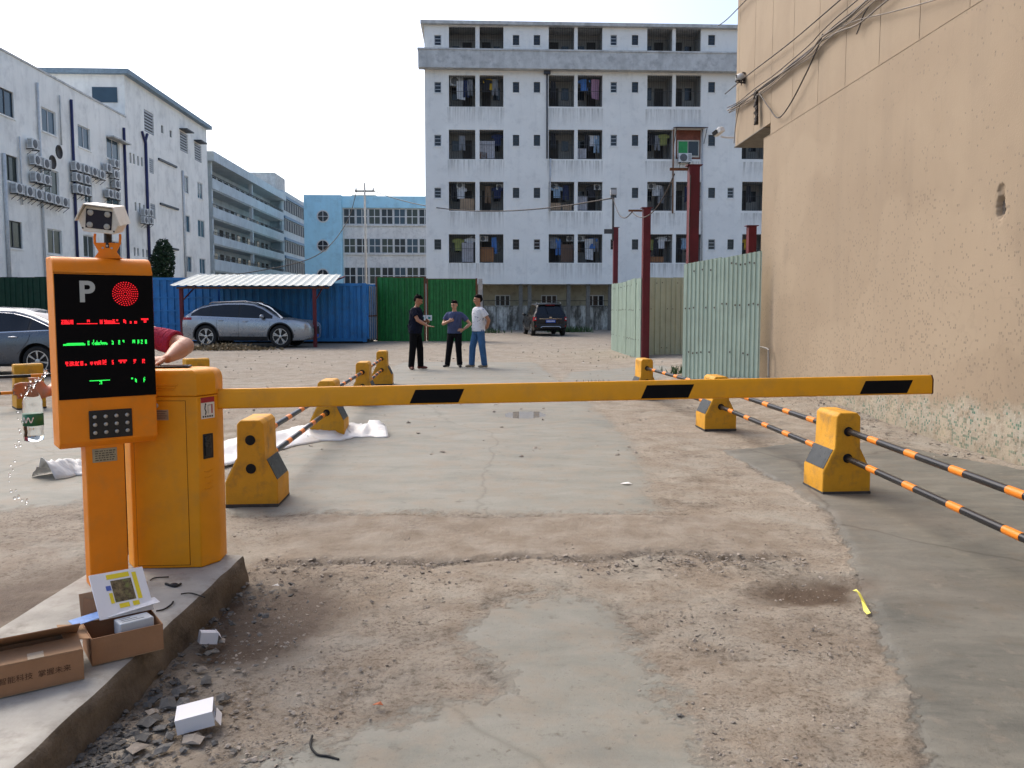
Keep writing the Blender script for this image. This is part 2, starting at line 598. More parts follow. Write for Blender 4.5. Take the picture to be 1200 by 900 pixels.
    base = mixc(nt, 1.0, base, (.615, .60, .56), 'MULTIPLY')
    nt.links.new(base, b.inputs['Base Color'])
    ro = mixc(nt, pm, mixc(nt, cm, .95, .74), .6)
    ro = mixc(nt, mth(nt, 'MULTIPLY', wet, .6), ro, .5)
    nt.links.new(ro, b.inputs['Roughness'])
    b.inputs['Specular IOR Level'].default_value = .35
    rel = mth(nt, 'ADD', mth(nt, 'MULTIPLY', nC, 1.0), mth(nt, 'MULTIPLY', nD, .55))
    soft = mixc(nt, mth(nt, 'MAXIMUM', cm, pm), rel, mth(nt, 'MULTIPLY', rel, .22))
    bump(nt, b, soft, .7, .022)
    return m
make_ground()
# water lying in the dip of the slab
pc = gp(615, 486)
bl = B()
ring = []
for k in range(40):
    a = 2 * math.pi * k / 40
    r = 1 + .16 * math.sin(3 * a + 1) + .1 * math.sin(7 * a) + rnd.uniform(-.05, .05)
    ring.append((pc.x + .6 * r * math.cos(a), pc.y + .7 * r * math.sin(a), -0.0035))
bl.add([(pc.x, pc.y, -.0035)] + ring, [(0, 1 + k, 1 + (k + 1) % 40) for k in range(40)])
m, nt_, b_ = newmat('puddle_water')
b_.inputs['Base Color'].default_value = (.24, .22, .19, 1)
b_.inputs['Roughness'].default_value = .02
bump(nt_, b_, noise(nt_, geo(nt_), 9, 2), .006, .01)
b_.inputs['IOR'].default_value = 1.33
kind(bl.build('puddle', m), 'structure', 'small shallow puddle mirroring the white building')

# loose stones and crumbs of concrete on the dirt
def stone_verts(r, rg):
    vs = []
    for q in ((1, 0, 0), (-1, 0, 0), (0, 1, 0), (0, -1, 0), (0, 0, .8), (0, 0, -.6), (.6, .6, .45), (-.6, .5, .4), (.5, -.6, .45), (-.55, -.6, .4)):
        vs.append(Vector(q) * r * rg.uniform(.65, 1.2))
    return vs
OCT = [(0, 6, 4), (0, 4, 8), (2, 4, 6), (2, 7, 4), (1, 4, 7), (1, 9, 4), (3, 4, 9), (3, 8, 4), (0, 2, 6), (2, 1, 7), (1, 3, 9), (3, 0, 8), (0, 5, 2), (2, 5, 1), (1, 5, 3), (3, 5, 0)]
def stones(name, label, n, region, rmin, rmax, mat, seed):
    rg = random.Random(seed)
    bl = B()
    for i in range(n):
        x, y = region(rg)
        r = rmin * (rmax / rmin) ** (rg.random() ** 2.6)
        E3 = Euler((rg.uniform(-.4, .4), rg.uniform(-.4, .4), rg.uniform(0, 6.3))).to_matrix()
        sc3 = Vector((1, rg.uniform(.6, 1), rg.uniform(.4, .8)))
        zz = gz(x, y) + r * .18
        bl.add([Vector((x, y, zz)) + E3 @ Vector((v.x * sc3.x, v.y * sc3.y, v.z * sc3.z)) for v in stone_verts(r, rg)], OCT)
    o = bl.build(name, mat)
    return kind(o, 'stuff', label)
stone_m = M('stone', (.30, .26, .215), .95, var=.45, scale=9, bmp=.4, bscale=90)
dark_stone = M('stone_grey', (.13, .125, .115), .95, var=.45, scale=7, bmp=.5, bscale=70)
def reg_trench(rg):
    x = rg.uniform(-1.5, 1.75)
    return x, 4.72 + .05 * math.sin(x * 1.7) + rg.gauss(0, .09) - abs(rg.gauss(0, .12))
def reg_dirt(rg):
    while True:
        px, py = rg.uniform(240, 1010), 620 + 280 * rg.random()
        q = gp(px, py)
        c = fbm(np.array([q.x * 1.9 + 5]), np.array([q.y * 1.9]), 4)[0]
        near = 690 < py and 540 - (py - 690) * .9 < px < 760 + (py - 690) * .3
        if (c > .5 or rg.random() < .15) and not (near and rg.random() < .93):
            return q.x, q.y
def reg_far(rg):
    y = rg.uniform(8, 34)
    return rg.uniform(-.45, .24) * y, y
def reg_wall(rg):
    y = rg.uniform(8, 15.5)
    return 4.83 - .0158 * (y - 7.55) - abs(rg.gauss(0, .35)) - .03, y
def reg_island(rg):
    y = rg.uniform(1.9, 4.3) if rg.random() < .4 else rg.gauss(2.45, .25)
    return -1.47 + abs(rg.gauss(0, .16)) + .02, y
stones('gravel', 'loose gravel strewn along the broken trench line', 1300, reg_trench, .004, .022, stone_m, 1)
stones('gravel', 'fine gravel scattered over the bare dirt', 4200, reg_dirt, .002, .013, stone_m, 2)
stones('gravel', 'pebbles scattered over the far dirt lot', 1400, reg_far, .008, .04, stone_m, 3)
stones('gravel', 'rubble crumbs at the foot of the beige wall', 700, reg_wall, .006, .035, stone_m, 4)
stones('gravel', 'grey concrete crumbs beside the island kerb', 1500, reg_island, .004, .024, dark_stone, 5)
# bigger broken pieces beside the island
rg = random.Random(11)
frag_spots = [(178, 838), (196, 826), (210, 812), (188, 856), (225, 808), (168, 868), (205, 846), (241, 800), (160, 880), (216, 828), (182, 822), (198, 864), (228, 870), (252, 836), (150, 892), (175, 850), (236, 786), (192, 880), (262, 820), (246, 768), (260, 752), (215, 880), (700, 905), (797, 840)]
for i, (px, py) in enumerate(frag_spots):
    q = gp(px, py)
    r = rg.uniform(.025, .055) if i < 20 else .02
    bl = B()
    bl.add([Vector((v.x, v.y * .8, v.z * .55)) for v in stone_verts(r, rg)], OCT)
    o = bl.build('concrete_fragment', dark_stone if i % 4 else stone_m, loc=(q.x, q.y, r * .22), rot=(rg.uniform(-.3, .3), rg.uniform(-.3, .3), rg.uniform(0, 6)))
    if i < 22:
        tag(o, 'broken grey concrete fragment in the rubble beside the island kerb', 'rubble', 'concrete fragments beside the island kerb')
    else:
        tag(o, ['small lone stone at the bottom edge of the concrete patch', 'lone dark stone lying beside the cracked edge of the dirt'][i - 22], 'stone')

# ------------------------------------------------------------------ shared materials
def concrete(name, c, streak=.0, bmp=.35, dirt=(.12, .1, .08), damt=.6):
    return M(name, c, .92, var=.25, scale=4, dirt=dirt, dirt_amt=damt, dscale=6, bmp=bmp, bscale=55, streak=streak)
def paint(name, c, rough=.42, local=True, dirt=(.36, .2, .06), damt=.32, bmp=.06, scale=5, var=.09):
    return M(name, c, rough, var=var, scale=scale, dirt=dirt, dirt_amt=damt, dscale=7, bmp=bmp, bscale=160, local=local, spec=.3)
isl_m = concrete('island_concrete', (.38, .365, .325))
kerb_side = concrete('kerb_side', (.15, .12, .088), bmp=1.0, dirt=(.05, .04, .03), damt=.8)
kiosk_orange = paint('kiosk_orange', (.78, .225, .004), .5, bmp=.12)
cab_orange = paint('cabinet_orange', (.72, .285, .004), .5, bmp=.12)
arm_yellow = paint('arm_yellow', (.75, .32, .004), .48, bmp=.04)
boll_yellow = M('bollard_yellow', (.60, .285, .012), .62, var=.14, scale=5, dirt=(.17, .10, .04), dirt_amt=.75, dscale=7, bmp=.45, bscale=60, local=True)
blk = M('black_plastic', (.012, .012, .013), .38, var=.2, scale=8)
blk_tape = M('black_tape', (.005, .005, .006), .5, var=.15, spec=.08)
rubber = M('rubber', (.02, .02, .02), .8, var=.25, scale=10)
steel = M('steel', (.42, .41, .39), .38, .8, var=.15)
plate_m = M('etched_plate', (.33, .29, .2), .45, .5, var=.2, scale=30)
white_p = M('white_paint', (.72, .71, .68), .5, var=.08)
ink = M('dark_ink', (.03, .03, .03), .7, var=.1)

# ------------------------------------------------------------------ concrete island with kerb
ZI = .15
IX0, IX1, IY0, IY1 = -2.16, -1.465, .9, 4.34
bl = B()
nx_, ny_ = 26, 110
grid = []
rg = random.Random(5)
isl = empty('traffic_island', (0, 0, 0), 0, 'long raised concrete kerb island under the orange terminal', 'kerb island')
def ex_edge(y, z):
    f_ = (fbm(np.array([y * 5.]), np.array([z * 9. + 3]), 4)[0] - .5)
    return f_ * (.018 + .05 * (ZI - z) / ZI)
rows = []
for j in range(ny_ + 1):
    y = IY0 + (IY1 - IY0) * j / ny_
    row = []
    for i in range(nx_ + 1):
        x = IX0 + (IX1 - IX0) * i / nx_
        z = ZI + (fbm(np.array([x * 7]), np.array([y * 7]), 4)[0] - .5) * .007
        xx = x
        if i == nx_:
            xx += ex_edge(y, ZI) - .006
            z -= .006
        row.append((xx, y, z))
    rows.append(row)
bl.sheet(rows)
bl.build('top_slab', isl_m, isl, smooth=True)
bl = B()
rows = []
for j in range(ny_ + 1):
    y = IY0 + (IY1 - IY0) * j / ny_
    z0 = rows_z = ZI + (fbm(np.array([IX1 * 7]), np.array([y * 7]), 4)[0] - .5) * .007 - .006
    rows.append([(IX1 + ex_edge(y, ZI) - .006, y, z0)] + [(IX1 + .004 + ex_edge(y, z) + .012 * (1 - z / ZI), y, z) for z in (.128, .10, .075, .05, .025, -.03)])
bl.sheet(rows)
bk = [(IX1 + ex_edge(IY1, ZI) - .006, IY1, ZI - .006)] + [(IX1 + .004 + ex_edge(IY1, z) + .012 * (1 - z / ZI), IY1, z) for z in (.128, .10, .075, .05, .025, -.03)]
bl.sheet([[p for p in bk], [(IX0, IY1 + .002, p[2]) for p in bk]])
bl.sheet([[(IX0, IY0, ZI - .004), (IX0, IY0, -.03)], [(IX0, IY1, ZI - .004), (IX0, IY1, -.03)]])
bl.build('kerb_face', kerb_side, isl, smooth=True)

# ------------------------------------------------------------------ payment terminal
K = empty('parking_terminal', (-1.93, 3.86, ZI), .657, 'orange parking terminal on a post with black display, keypad and camera', 'parking terminal')
kz0, kz1, kw, kd = .685, 1.585, .215, .185
prof = [(0, kz0 + .03), (0, kz1 - .075)]
for k in range(7):
    a = R(90 * k / 6)
    prof.append((.07 - .07 * math.cos(a), kz1 - .075 + .075 * math.sin(a)))
prof += [(kd, kz1), (kd, kz0), (.03, kz0)]
bl = B()
bl.prism(prof, -kw, kw, 'x')
bl.build('housing', kiosk_orange, K, bevel=.008, seg=3)
bl = B()
bl.prism([(-.085, 0), (.085, 0), (.085, .12), (-.085, .12)], -.02, kz0 + .02, 'z')
post = bl.build('post', kiosk_orange, K, bevel=.006)
post.location = (-.02, .03, 0)
sz1, sz0 = kz1 - .082, kz1 - .665
m, nt_, b_ = newmat('display_glass')
b_.inputs['Base Color'].default_value = (.003, .003, .004, 1)
b_.inputs['Roughness'].default_value = .45
b_.inputs['Specular IOR Level'].default_value = .06
scr = B().box(-kw + .004, kw - .002, -.006, .002, sz0, sz1).build('display', m, K, bevel=.002)
led_r = M('led_red', (.6, .02, .02), .5, var=0, emit=(1, .012, .025), estr=.75)
led_g = M('led_green', (.02, .6, .05), .5, var=0, emit=(.03, 1, .12), estr=.6)
H_ = kz1 - kz0
def U(u): return -kw + .43 * u
def V(v): return kz1 - H_ * v
o = text_mesh('parking_letter', 'P', .135, M('letter_grey', (.42, .45, .44), .5, var=.05), scr, (U(.315), -.0075, V(.186)), (math.pi / 2, 0, 0), .0008, bold=.0038)
bl = B()
for ring_ in range(1, 7):
    n = ring_ * 6 if ring_ < 4 else ring_ * 5
    for k in range(n):
        a = 2 * math.pi * k / n
        r = .0092 * ring_
        x, z = U(.704) + r * math.cos(a), V(.19) + r * math.sin(a)
        bl.box(x - .0019, x + .0019, -.009, -.0055, z - .0019, z + .0019)
kind(bl.build('signal_light', led_r, scr), 'stuff')
def ledline(name, v, segs, mat, x0, scale):
    """segs in measured units: (left, right, bottom, top) with heights in LED rows"""
    bl = B()
    rg = random.Random(int(v * 1000))
    for a, b_, lo, hi in segs:
        u0, u1 = (x0 + a / scale - 66) / 117, (x0 + b_ / scale - 66) / 117
        x = U(u0)
        while x < U(u1):
            for rrow in range(lo, hi):
                if hi - lo > 2 and rg.random() < .2:
                    continue
                z = V(v) + (rrow - 2.5) * .0042
                bl.box(x, x + .0032, -.0085, -.0055, z, z + .0034)
            x += .0042
    kind(bl.build(name, mat, scr), 'stuff')
ledline('led_text', .337, [(148, 232, 0, 5), (260, 412, 0, 1), (335, 352, 0, 5), (430, 446, 0, 5), (462, 478, 0, 5), (485, 512, 1, 4), (518, 542, 0, 5), (478, 575, 0, 1), (556, 564, 3, 5), (610, 625, 0, 5), (660, 672, 0, 3), (695, 710, 0, 3), (750, 802, 4, 6), (770, 790, 1, 4)], led_r, 50, 6.43)
ledline('led_text', .447, [(155, 315, 0, 2), (180, 300, 2, 3), (333, 345, 0, 5), (365, 480, 0, 3), (375, 380, 3, 6), (400, 406, 3, 5), (430, 436, 3, 5), (515, 527, 0, 5), (565, 577, 0, 5), (598, 612, 2, 5), (675, 692, 1, 5), (715, 725, 0, 5), (742, 752, 0, 5), (775, 785, 0, 5)], led_g, 50, 6.43)
ledline('led_text', .552, [(140, 158, 0, 5), (165, 192, 0, 5), (200, 220, 0, 5), (232, 246, 0, 5), (260, 270, 0, 2), (293, 310, 0, 5), (318, 342, 0, 4), (345, 362, 0, 5), (372, 396, 0, 6), (432, 443, 0, 5), (475, 530, 3, 5), (485, 497, 1, 3), (508, 520, 1, 3), (575, 588, 0, 5), (633, 646, 0, 5)], led_r, 50, 5.45)
ledline('led_text', .655, [(285, 415, 4, 5), (346, 360, 0, 4), (555, 564, 4, 6), (580, 590, 0, 5), (637, 647, 0, 6)], led_g, 50, 5.45)
kp = B().box(U(.29), U(.73), -.008, .002, V(.955), V(.805)).build('keypad', blk, K, bevel=.004)
for i in range(4):
    for j in range(3):
        x, z = U(.345 + i * .11), V(.838 + j * .042)
        B().lathe([(.0095, 0), (.0095, .004), (.007, .006), (.003, .0062)], 12, Matrix.Translation((x, -.008, z)) @ Matrix.Rotation(math.pi / 2, 4, 'X')).build('button', steel, kp, smooth=True)
pl = B().box(-.076, .032, .0265, .0315, .606, .672).build('rating_plate', plate_m, K, bevel=.002)
bl = B()
rg = random.Random(2)
for k in range(5):
    z = .66 - k * .011
    x = -.065
    while x < .02:
        l = rg.uniform(.006, .016)
        bl.box(x, min(x + l, .024), .0255, .0275, z - .0028, z + .0028)
        x += l + .004
kind(bl.build('plate_lettering', M('plate_print', (.10, .085, .06), .6), pl), 'stuff')
# bracket and plate-reading camera on top
br = B()
br.prism([(-.062, 0), (.062, 0), (.04, .032), (.062, .075), (-.062, .075), (-.04, .032)], .07, .078, 'y')
br.box(-.055, .055, .06, .14, 0, .006)
for s_ in (-1, 1):
    br.tube([(s_ * .055, .074, .07), (s_ * .057, .08, .10), (s_ * .056, .085, .118)], .006, 8)
brk = br.build('camera_bracket', kiosk_orange, K, loc=(0, 0, kz1 - .0015), rot=(0, 0, -.45), bevel=.002)
for bx_, bz_ in ((-.02, .05), (.02, .05), (0, .06)):
    B().lathe([(.005, 0), (.005, .003), (.002, .004)], 10, Matrix.Translation((bx_, .07, bz_)) @ Matrix.Rotation(math.pi / 2, 4, 'X')).build('bolt', steel, brk)
B().tube([(0, .085, .05), (0, .09, .13)], .018, 10).build('pivot', blk, brk)
cream = M('camera_cream', (.74, .70, .62), .45, var=.06, dirt=(.3, .27, .22), dirt_amt=.3, dscale=20)
hexp = [(-.088, -.012), (-.06, .052), (.06, .052), (.088, -.012), (.066, -.066), (-.066, -.066)]
cam_o = B().prism(hexp, 0, .22, 'y').build('plate_camera', cream, K, bevel=.004)
cw = pp(116, 256, 3.80)
Kinv = Matrix.Translation(K.location) @ Matrix.Rotation(.657, 4, 'Z')
cam_o.matrix_local = Kinv.inverted() @ (Matrix.Translation(cw) @ Euler((R(8), R(6), R(16))).to_matrix().to_4x4())
hood = B()
ho = [(-.097, -.02), (-.064, .061), (.064, .061), (.097, -.02)]
hi_ = [(-.092, -.022), (-.061, .056), (.061, .056), (.092, -.022)]
hood.prism(ho + hi_[::-1], -.035, .235, 'y')
hood.build('hood', cream, cam_o)
fp = B().box(-.055, .055, -.005, .002, -.048, .038).build('sensor_window', M('sensor_glass', (.012, .014, .03), .15, var=.1), cam_o, bevel=.002)
for sx in (-1, 1):
    for sz in (-1, 1):
        B().lathe([(.013, 0), (.014, .003), (.011, .004), (.006, .0015), (.003, .004)], 14, Matrix.Translation((sx * .036, -.0052, -.005 + sz * .028)) @ Matrix.Rotation(math.pi / 2, 4, 'X')).build('led_lamp', steel, cam_o, smooth=True)
for sx in (-.066, .066):
    B().lathe([(.004, 0), (.004, .002), (.001, .003)], 8, Matrix.Translation((sx, -.001, -.052)) @ Matrix.Rotation(math.pi / 2, 4, 'X')).build('screw', blk, cam_o)

# ------------------------------------------------------------------ barrier gate
CT = .07
G = empty('barrier_gate', (-1.782, 4.11, ZI), CT, 'yellow boom barrier with orange cabinet and lowered arm across the lane', 'barrier gate')
plan = [(-.17, 0), (.17, 0), (.236, .10), (.236, .23), (.19, .28), (-.19, .28), (-.236, .23), (-.236, .10)]
def inset(poly, d):
    cx = sum(p[0] for p in poly) / len(poly)
    cy = sum(p[1] for p in poly) / len(poly)
    out = []
    for x, y in poly:
        l = math.hypot(x - cx, y - cy)
        out.append((x - (x - cx) / l * d, y - (y - cy) / l * d))
    return out
def loft(b, levels, plan):
    n = len(plan)
    vs, fs = [], []
    for z, d in levels:
        vs += [(x, y, z) for x, y in inset(plan, d)]
    for i in range(len(levels) - 1):
        for k in range(n):
            a, c = i * n + k, i * n + (k + 1) % n
            fs.append((a, c, c + n, a + n))
    fs.append(tuple(range(n - 1, -1, -1)))
    fs.append(tuple(range((len(levels) - 1) * n, len(levels) * n)))
    b.add(vs, fs)
    return b
loft(B(), [(0.001, 0), (.893, 0)], plan).build('cabinet', cab_orange, G, bevel=.006, seg=2)
loft(B(), [(.8935, .012), (.9, .0), (.975, -.001), (1.0, .004), (1.017, .014), (1.027, .03), (1.031, .055)], plan).build('top_cover', cab_orange, G, auto=28)
dr = B().box(-.148, .112, -.004, .003, .018, .872).build('door_panel', cab_orange, G, bevel=.002)
bl = B()
for a, b_, c, d_ in ((-.150, -.1475, .016, .874), (.1115, .114, .016, .874)):
    bl.box(a, b_, -.0012, .002, c, d_)
bl.box(-.15, .114, -.0012, .002, .872, .8745)
bl.box(-.15, .114, -.0012, .002, .0155, .018)
bl.build('door_gap', M('gap_dark', (.12, .035, .005), .9, var=.1), G)
bl = B()
for k, (hw_, z) in enumerate(((.135, .955), (.12, .942), (.12, .93))):
    B().box(-.16, .02 + .06 - k * .01, -.006, .001, z - .003, z + .003).build('cover_rib', cab_orange, G, bevel=.002)
B().lathe([(.013, 0), (.013, .003), (.008, .005), (.004, .005)], 16, Matrix.Translation((-.033, -.004, .85)) @ Matrix.Rotation(math.pi / 2, 4, 'X')).build('lock', steel, G, smooth=True)
np_ = B().box(-.05, .028, -.0065, -.0035, .775, .828).build('name_plate', plate_m, G, bevel=.001)
bl = B()
for k in range(4):
    bl.box(-.044, .02 - .006 * (k % 2), -.0073, -.006, .818 - k * .011, .821 - k * .011)
kind(bl.build('plate_lettering', MATS['plate_print'], np_), 'stuff')
# chamfer frame: origin at (.17,0), along (.066,.10)
ch_len = math.hypot(.066, .10)
cha = math.atan2(.10, .066)
def on_ch(name, x0, x1, z0, z1, mat, proud=.002, parent=None, bevel=0):
    o = B().box(x0, x1, -proud, .002, z0, z1).build(name, mat, parent or G, bevel=bevel)
    if parent is None:
        o.location = (.17, 0, 0)
        o.rotation_euler = (0, 0, cha)
    return o
st = on_ch('warning_sticker', .024, .108, .775, .885, M('sticker_white', (.66, .63, .58), .5, var=.08), .002)
red_s = M('sticker_red', (.34, .02, .03), .5, var=.1)
on_ch('sticker_band', .024, .108, .858, .8855, red_s, .0026, st)
bl = B()
bl.tube([(.05, -.0026, .845), (.047, -.0026, .825), (.054, -.0026, .81), (.05, -.0026, .795)], .003, 6)
bl.ell((.052, -.0026, .85), (.005, .001, .005), 8, 6)
bl.box(.066, .085, -.0026, 0, .842, .845)
bl.box(.066, .068, -.0026, 0, .8, .845)
bl.build('pictogram', ink, st)
on_ch('sticker_bar', .088, .096, .80, .847, red_s, .0026, st)
bl = B()
for k in range(5):
    bl.box(.032 + k * .014, .041 + k * .014, -.0026, 0, .781, .79)
kind(bl.build('sticker_lettering', ink, st), 'stuff')
hd = on_ch('handle_recess', .030, .094, .565, .695, blk, .004, None, .004)
B().box(.04, .075, -.012, -.003, .58, .685).build('handle', M('handle_black', (.02, .02, .022), .25), hd, bevel=.004)
bl = B()
for k in range(4):
    B().tube([(.035, -.001, .50 - k * .03), (.06, -.003, .495 - k * .03), (.085, -.001, .505 - k * .03)], .0025, 6).build('vent_louvre', cab_orange, G, loc=(.17, 0, 0), rot=(0, 0, cha))
# boom arm
AZ0, ATILT = .862, .0128
ap = [(-.023, -.047), (-.023, .030), (-.009, .053), (.009, .053), (.023, .030), (.023, -.047), (.014, -.053), (-.014, -.053)]
def armx(px, py):
    """distance along the arm where the photo shows a mark"""
    o = G.location + Vector((math.cos(CT), math.sin(CT), 0)) * 0 + Vector((-math.sin(CT), math.cos(CT), 0)) * .16
    return on_wall(px, py, (o.x, o.y, 0), CT)[0]
ax1 = armx(1090, 452)
arm = B().prism(ap, .20, ax1, 'x').build('boom_arm', arm_yellow, G, loc=(0, .16, AZ0), rot=(0, -ATILT, 0), bevel=.003)
for a, b_ in ((480, 537), (750, 805), (1005, 1060)):
    x0, x1, dx = armx(a, 462), armx(b_, 462), .033
    B().prism([(x0, -.044), (x1, -.044), (x1 + dx, .029), (x0 + dx, .029)], -.0245, -.022, 'y').build('black_stripe', blk_tape, arm)
B().prism([(x * 1.02, z * 1.02) for x, z in ap], ax1 + .001, ax1 + .006, 'x').build('end_cap', M('cap_brown', (.09, .03, .015), .6), arm)

# ------------------------------------------------------------------ concrete barrier piers and striped poles
bprof = [(-.195, 0), (.195, 0), (.195, .19), (.104, .375), (.098, .63), (.07, .66), (-.07, .66), (-.098, .63), (-.104, .375), (-.195, .19)]
BD = .38
boll_dark = M('reflector_black', (.035, .04, .042), .34, var=.3, scale=12, local=True)
def make_pier():
    t = empty('barrier_pier')
    B().prism(bprof, 0, BD, 'y').build('body', boll_yellow, t, bevel=.010, seg=2)
    B().prism([(-.19, .0), (.19, 0), (.198, .012), (.194, .028), (-.194, .026), (-.198, .01)], -.004, BD + .004, 'y').build('grimy_base', M('grime', (.06, .055, .05), .95, var=.4, scale=20), t)
    for s_ in (-1, 1):
        nx2, nz2 = .185, .091
        bl = B()
        o_ = .004
        a = (.187 * s_, .206)
        b_ = (.112 * s_, .36)
        l = math.hypot(nx2, nz2)
        ox, oz = s_ * .9 * o_, .44 * o_
        bl.prism([(a[0], a[1]), (a[0] + ox, a[1] + oz), (b_[0] + ox, b_[1] + oz), (b_[0], b_[1])], .018, BD - .018, 'y')
        bl.build('reflector_plate', boll_dark, t, bevel=.001)
    for y_, s_ in ((0, 1), (BD, -1)):
        for z in (.51, .295):
            B().lathe([(.038, 0), (.038, .002), (.03, .0025)], 18, Matrix.Translation((0, y_ - .0005 * s_, z)) @ Matrix.Rotation(s_ * math.pi / 2, 4, 'X')).build('pole_hole_shade', M('hole_shade_black', (.01, .01, .01), .9, var=.1), t)  # flat black disc paints the shade inside an uncut pole hole
    return t
pier0 = make_pier()
LP = [(-1.95, 5.98), (-2.12, 9.2), (-2.28, 12.3), (-2.50, 15.5)]
RP = [(2.68, 6.40), (2.53, 9.75), (2.19, 13.1)]
pier_labels = [
    'nearest yellow concrete pier left of the lane, beside the orange cabinet',
    'yellow concrete pier left of the lane, half hidden by the arm behind the plastic sheet',
    'yellow concrete pier left of the lane, third from the cabinet, top showing over the arm',
    'farthest yellow concrete pier left of the lane, nearest the three men',
    'nearest yellow concrete pier right of the lane with poles running to the right edge',
    'yellow concrete pier right of the lane, directly under the boom arm',
    'farthest yellow concrete pier right of the lane, in front of the red post']
piers = LP + RP
def heading(a, b):
    return math.atan2(b[1] - a[1], b[0] - a[0]) - math.pi / 2
hl = [heading(LP[0], LP[1]), heading(LP[0], LP[2]), heading(LP[1], LP[3]), heading(LP[2], LP[3])]
hr = [heading(RP[0], RP[1]) + .01, heading(RP[0], RP[2]), heading(RP[1], RP[2])]
pier_objs = []
for i, ((x, y), h) in enumerate(zip(piers, hl + hr)):
    t = pier0 if i == 0 else copy_tree(pier0)
    t.location = (x, y, gz(x, y) + .002)
    t.rotation_euler = (0, 0, h)
    tag(t, pier_labels[i], 'barrier pier', 'yellow concrete barrier piers')
    pier_objs.append(t)
pole_blk = M('pole_black', (.012, .012, .014), .33, var=.1, scale=9, local=True)
band_o = M('pole_orange', (.78, .22, .012), .4, var=.1, local=True)
def pole(p0, p1, label, phase=.2, r=.024, group='striped poles between the piers'):
    p0, p1 = Vector(p0), Vector(p1)
    L = (p1 - p0).length
    t = empty('striped_pole', p0)
    t.rotation_euler = (p1 - p0).to_track_quat('X', 'Z').to_euler()
    tag(t, label, 'pole', group)
    B().tube([(0, 0, 0), (L, 0, 0)], r, 16).build('tube', pole_blk, t, auto=40)
    x = phase
    while x < L - .1:
        B().tube([(x, 0, 0), (x + .15, 0, 0)], r + .0012, 16).build('orange_band', band_o, t, auto=40)
        x += .56
    return t
def run(pa, pb, ha, hb, side, names):
    for z, n in zip((.51, .295), names):
        a = Vector((pa[0], pa[1], gz(*pa) + z)) + Vector((-math.sin(ha), math.cos(ha), 0)) * (BD - .04)
        b_ = Vector((pb[0], pb[1], gz(*pb) + z)) + Vector((-math.sin(hb), math.cos(hb), 0)) * .04
        pole(a, b_, n, .28)
L3 = ['between the nearest and second piers left of the lane', 'between the second and third piers left of the lane', 'between the two farthest piers left of the lane']
for i in range(3):
    run(LP[i], LP[i + 1], hl[i], hl[i + 1], 'l', ['upper black and orange pole ' + L3[i], 'lower black and orange pole ' + L3[i]])
R3 = ['between the nearest and middle piers right of the lane', 'between the middle and farthest piers right of the lane']
for i in range(2):
    run(RP[i], RP[i + 1], hr[i], hr[i + 1], 'r', ['upper black and orange pole ' + R3[i], 'lower black and orange pole ' + R3[i]])
for z, n, tx in ((.515, 'upper black and orange pole leaving the right edge of the photo', 2.72), (.295, 'lower black and orange pole leaving the right edge of the photo', 2.70)):
    pole((RP[0][0], RP[0][1] + .04, z), (tx, 1.6, z - .01), n, .42)
# row at the far left, behind the bottle
q = gp(8, 478)
t = copy_tree(pier0)
t.location = (-7.35, 11.9, 0.002)
t.rotation_euler = (0, 0, R(-50))
tag(t, 'yellow concrete pier at the far left edge in front of the grey sedan', 'barrier pier', 'yellow concrete barrier piers')
pole((-8.6, 10.6, .50), (-5.2, 13.3, .50), 'upper striped pole at the far left edge behind the water bottle', .3)
pole((-8.6, 10.55, .27), (-5.2, 13.25, .27), 'lower striped pole at the far left edge behind the water bottle', .5)
t = copy_tree(pier0)
t.location = (-5.35, 13.2, 0.002)
t.rotation_euler = (0, 0, R(-50))
tag(t, 'yellow concrete pier hidden behind the orange terminal', 'barrier pier', 'yellow concrete barrier piers')

# ------------------------------------------------------------------ litter: sheets, cartons, boxes
m, nt_, b_ = newmat('plastic_sheet')
b_.inputs['Base Color'].default_value = (.8, .79, .76, 1)
b_.inputs['Roughness'].default_value = .3
b_.inputs['Subsurface Weight'].default_value = .0
b_.inputs['Transmission Weight'].default_value = .25
b_.inputs['Alpha'].default_value = .93
bump(nt_, b_, noise(nt_, mapping(nt_, objco(nt_), (1, 3, 1)), 9, 5), .5, .03)
def sheet(name, pts, width, height, mat, seed, nu=70, nv=22):
    """crumpled sheet following a ground path"""
    pts = [Vector(p) for p in pts]
    rows = []
    for i in range(nu):
        t = i / (nu - 1) * (len(pts) - 1)
        k = min(int(t), len(pts) - 2)
        c = pts[k].lerp(pts[k + 1], t - k)
        d = (pts[min(k + 1, len(pts) - 1)] - pts[k]).normalized()
        n = Vector((-d.y, d.x, 0))
        wv = width * (.55 + .75 * fbm(np.array([i * .13 + seed]), np.array([2.2]), 3)[0])
        row = []
        for j in range(nv):
            s_ = j / (nv - 1) - .5
            f1 = fbm(np.array([i * .12 + seed * 3.]), np.array([j * .22]), 4)[0]
            f2 = abs(fbm(np.array([i * .3 + seed]), np.array([j * .45 + 7]), 3)[0] - .5) * 2
            hgt = height * (1 - (2 * s_) ** 2) * (f1 * 1.3 - .15) + height * .35 * (.6 - f2) * (1 - abs(2 * s_))
            p = c + n * (s_ * wv + (f1 - .5) * .12)
            row.append((p.x, p.y, max(.012, hgt + .012) + gz(p.x, p.y)))
        rows.append(row)
    return B().sheet(rows).build(name, mat, smooth=True, solid=.002)
o = sheet('plastic_sheet', [gp(215, 546), gp(275, 528), gp(345, 514), gp(400, 508), gp(450, 506)], .95, .15, m, 3.1)
tag(o, 'crumpled white plastic sheet lying against the left piers', 'plastic sheet')
o = sheet('plastic_sheet', [gp(52, 562), gp(80, 556), gp(110, 553), gp(140, 550)], .3, .2, m, 8.4, 30, 14)
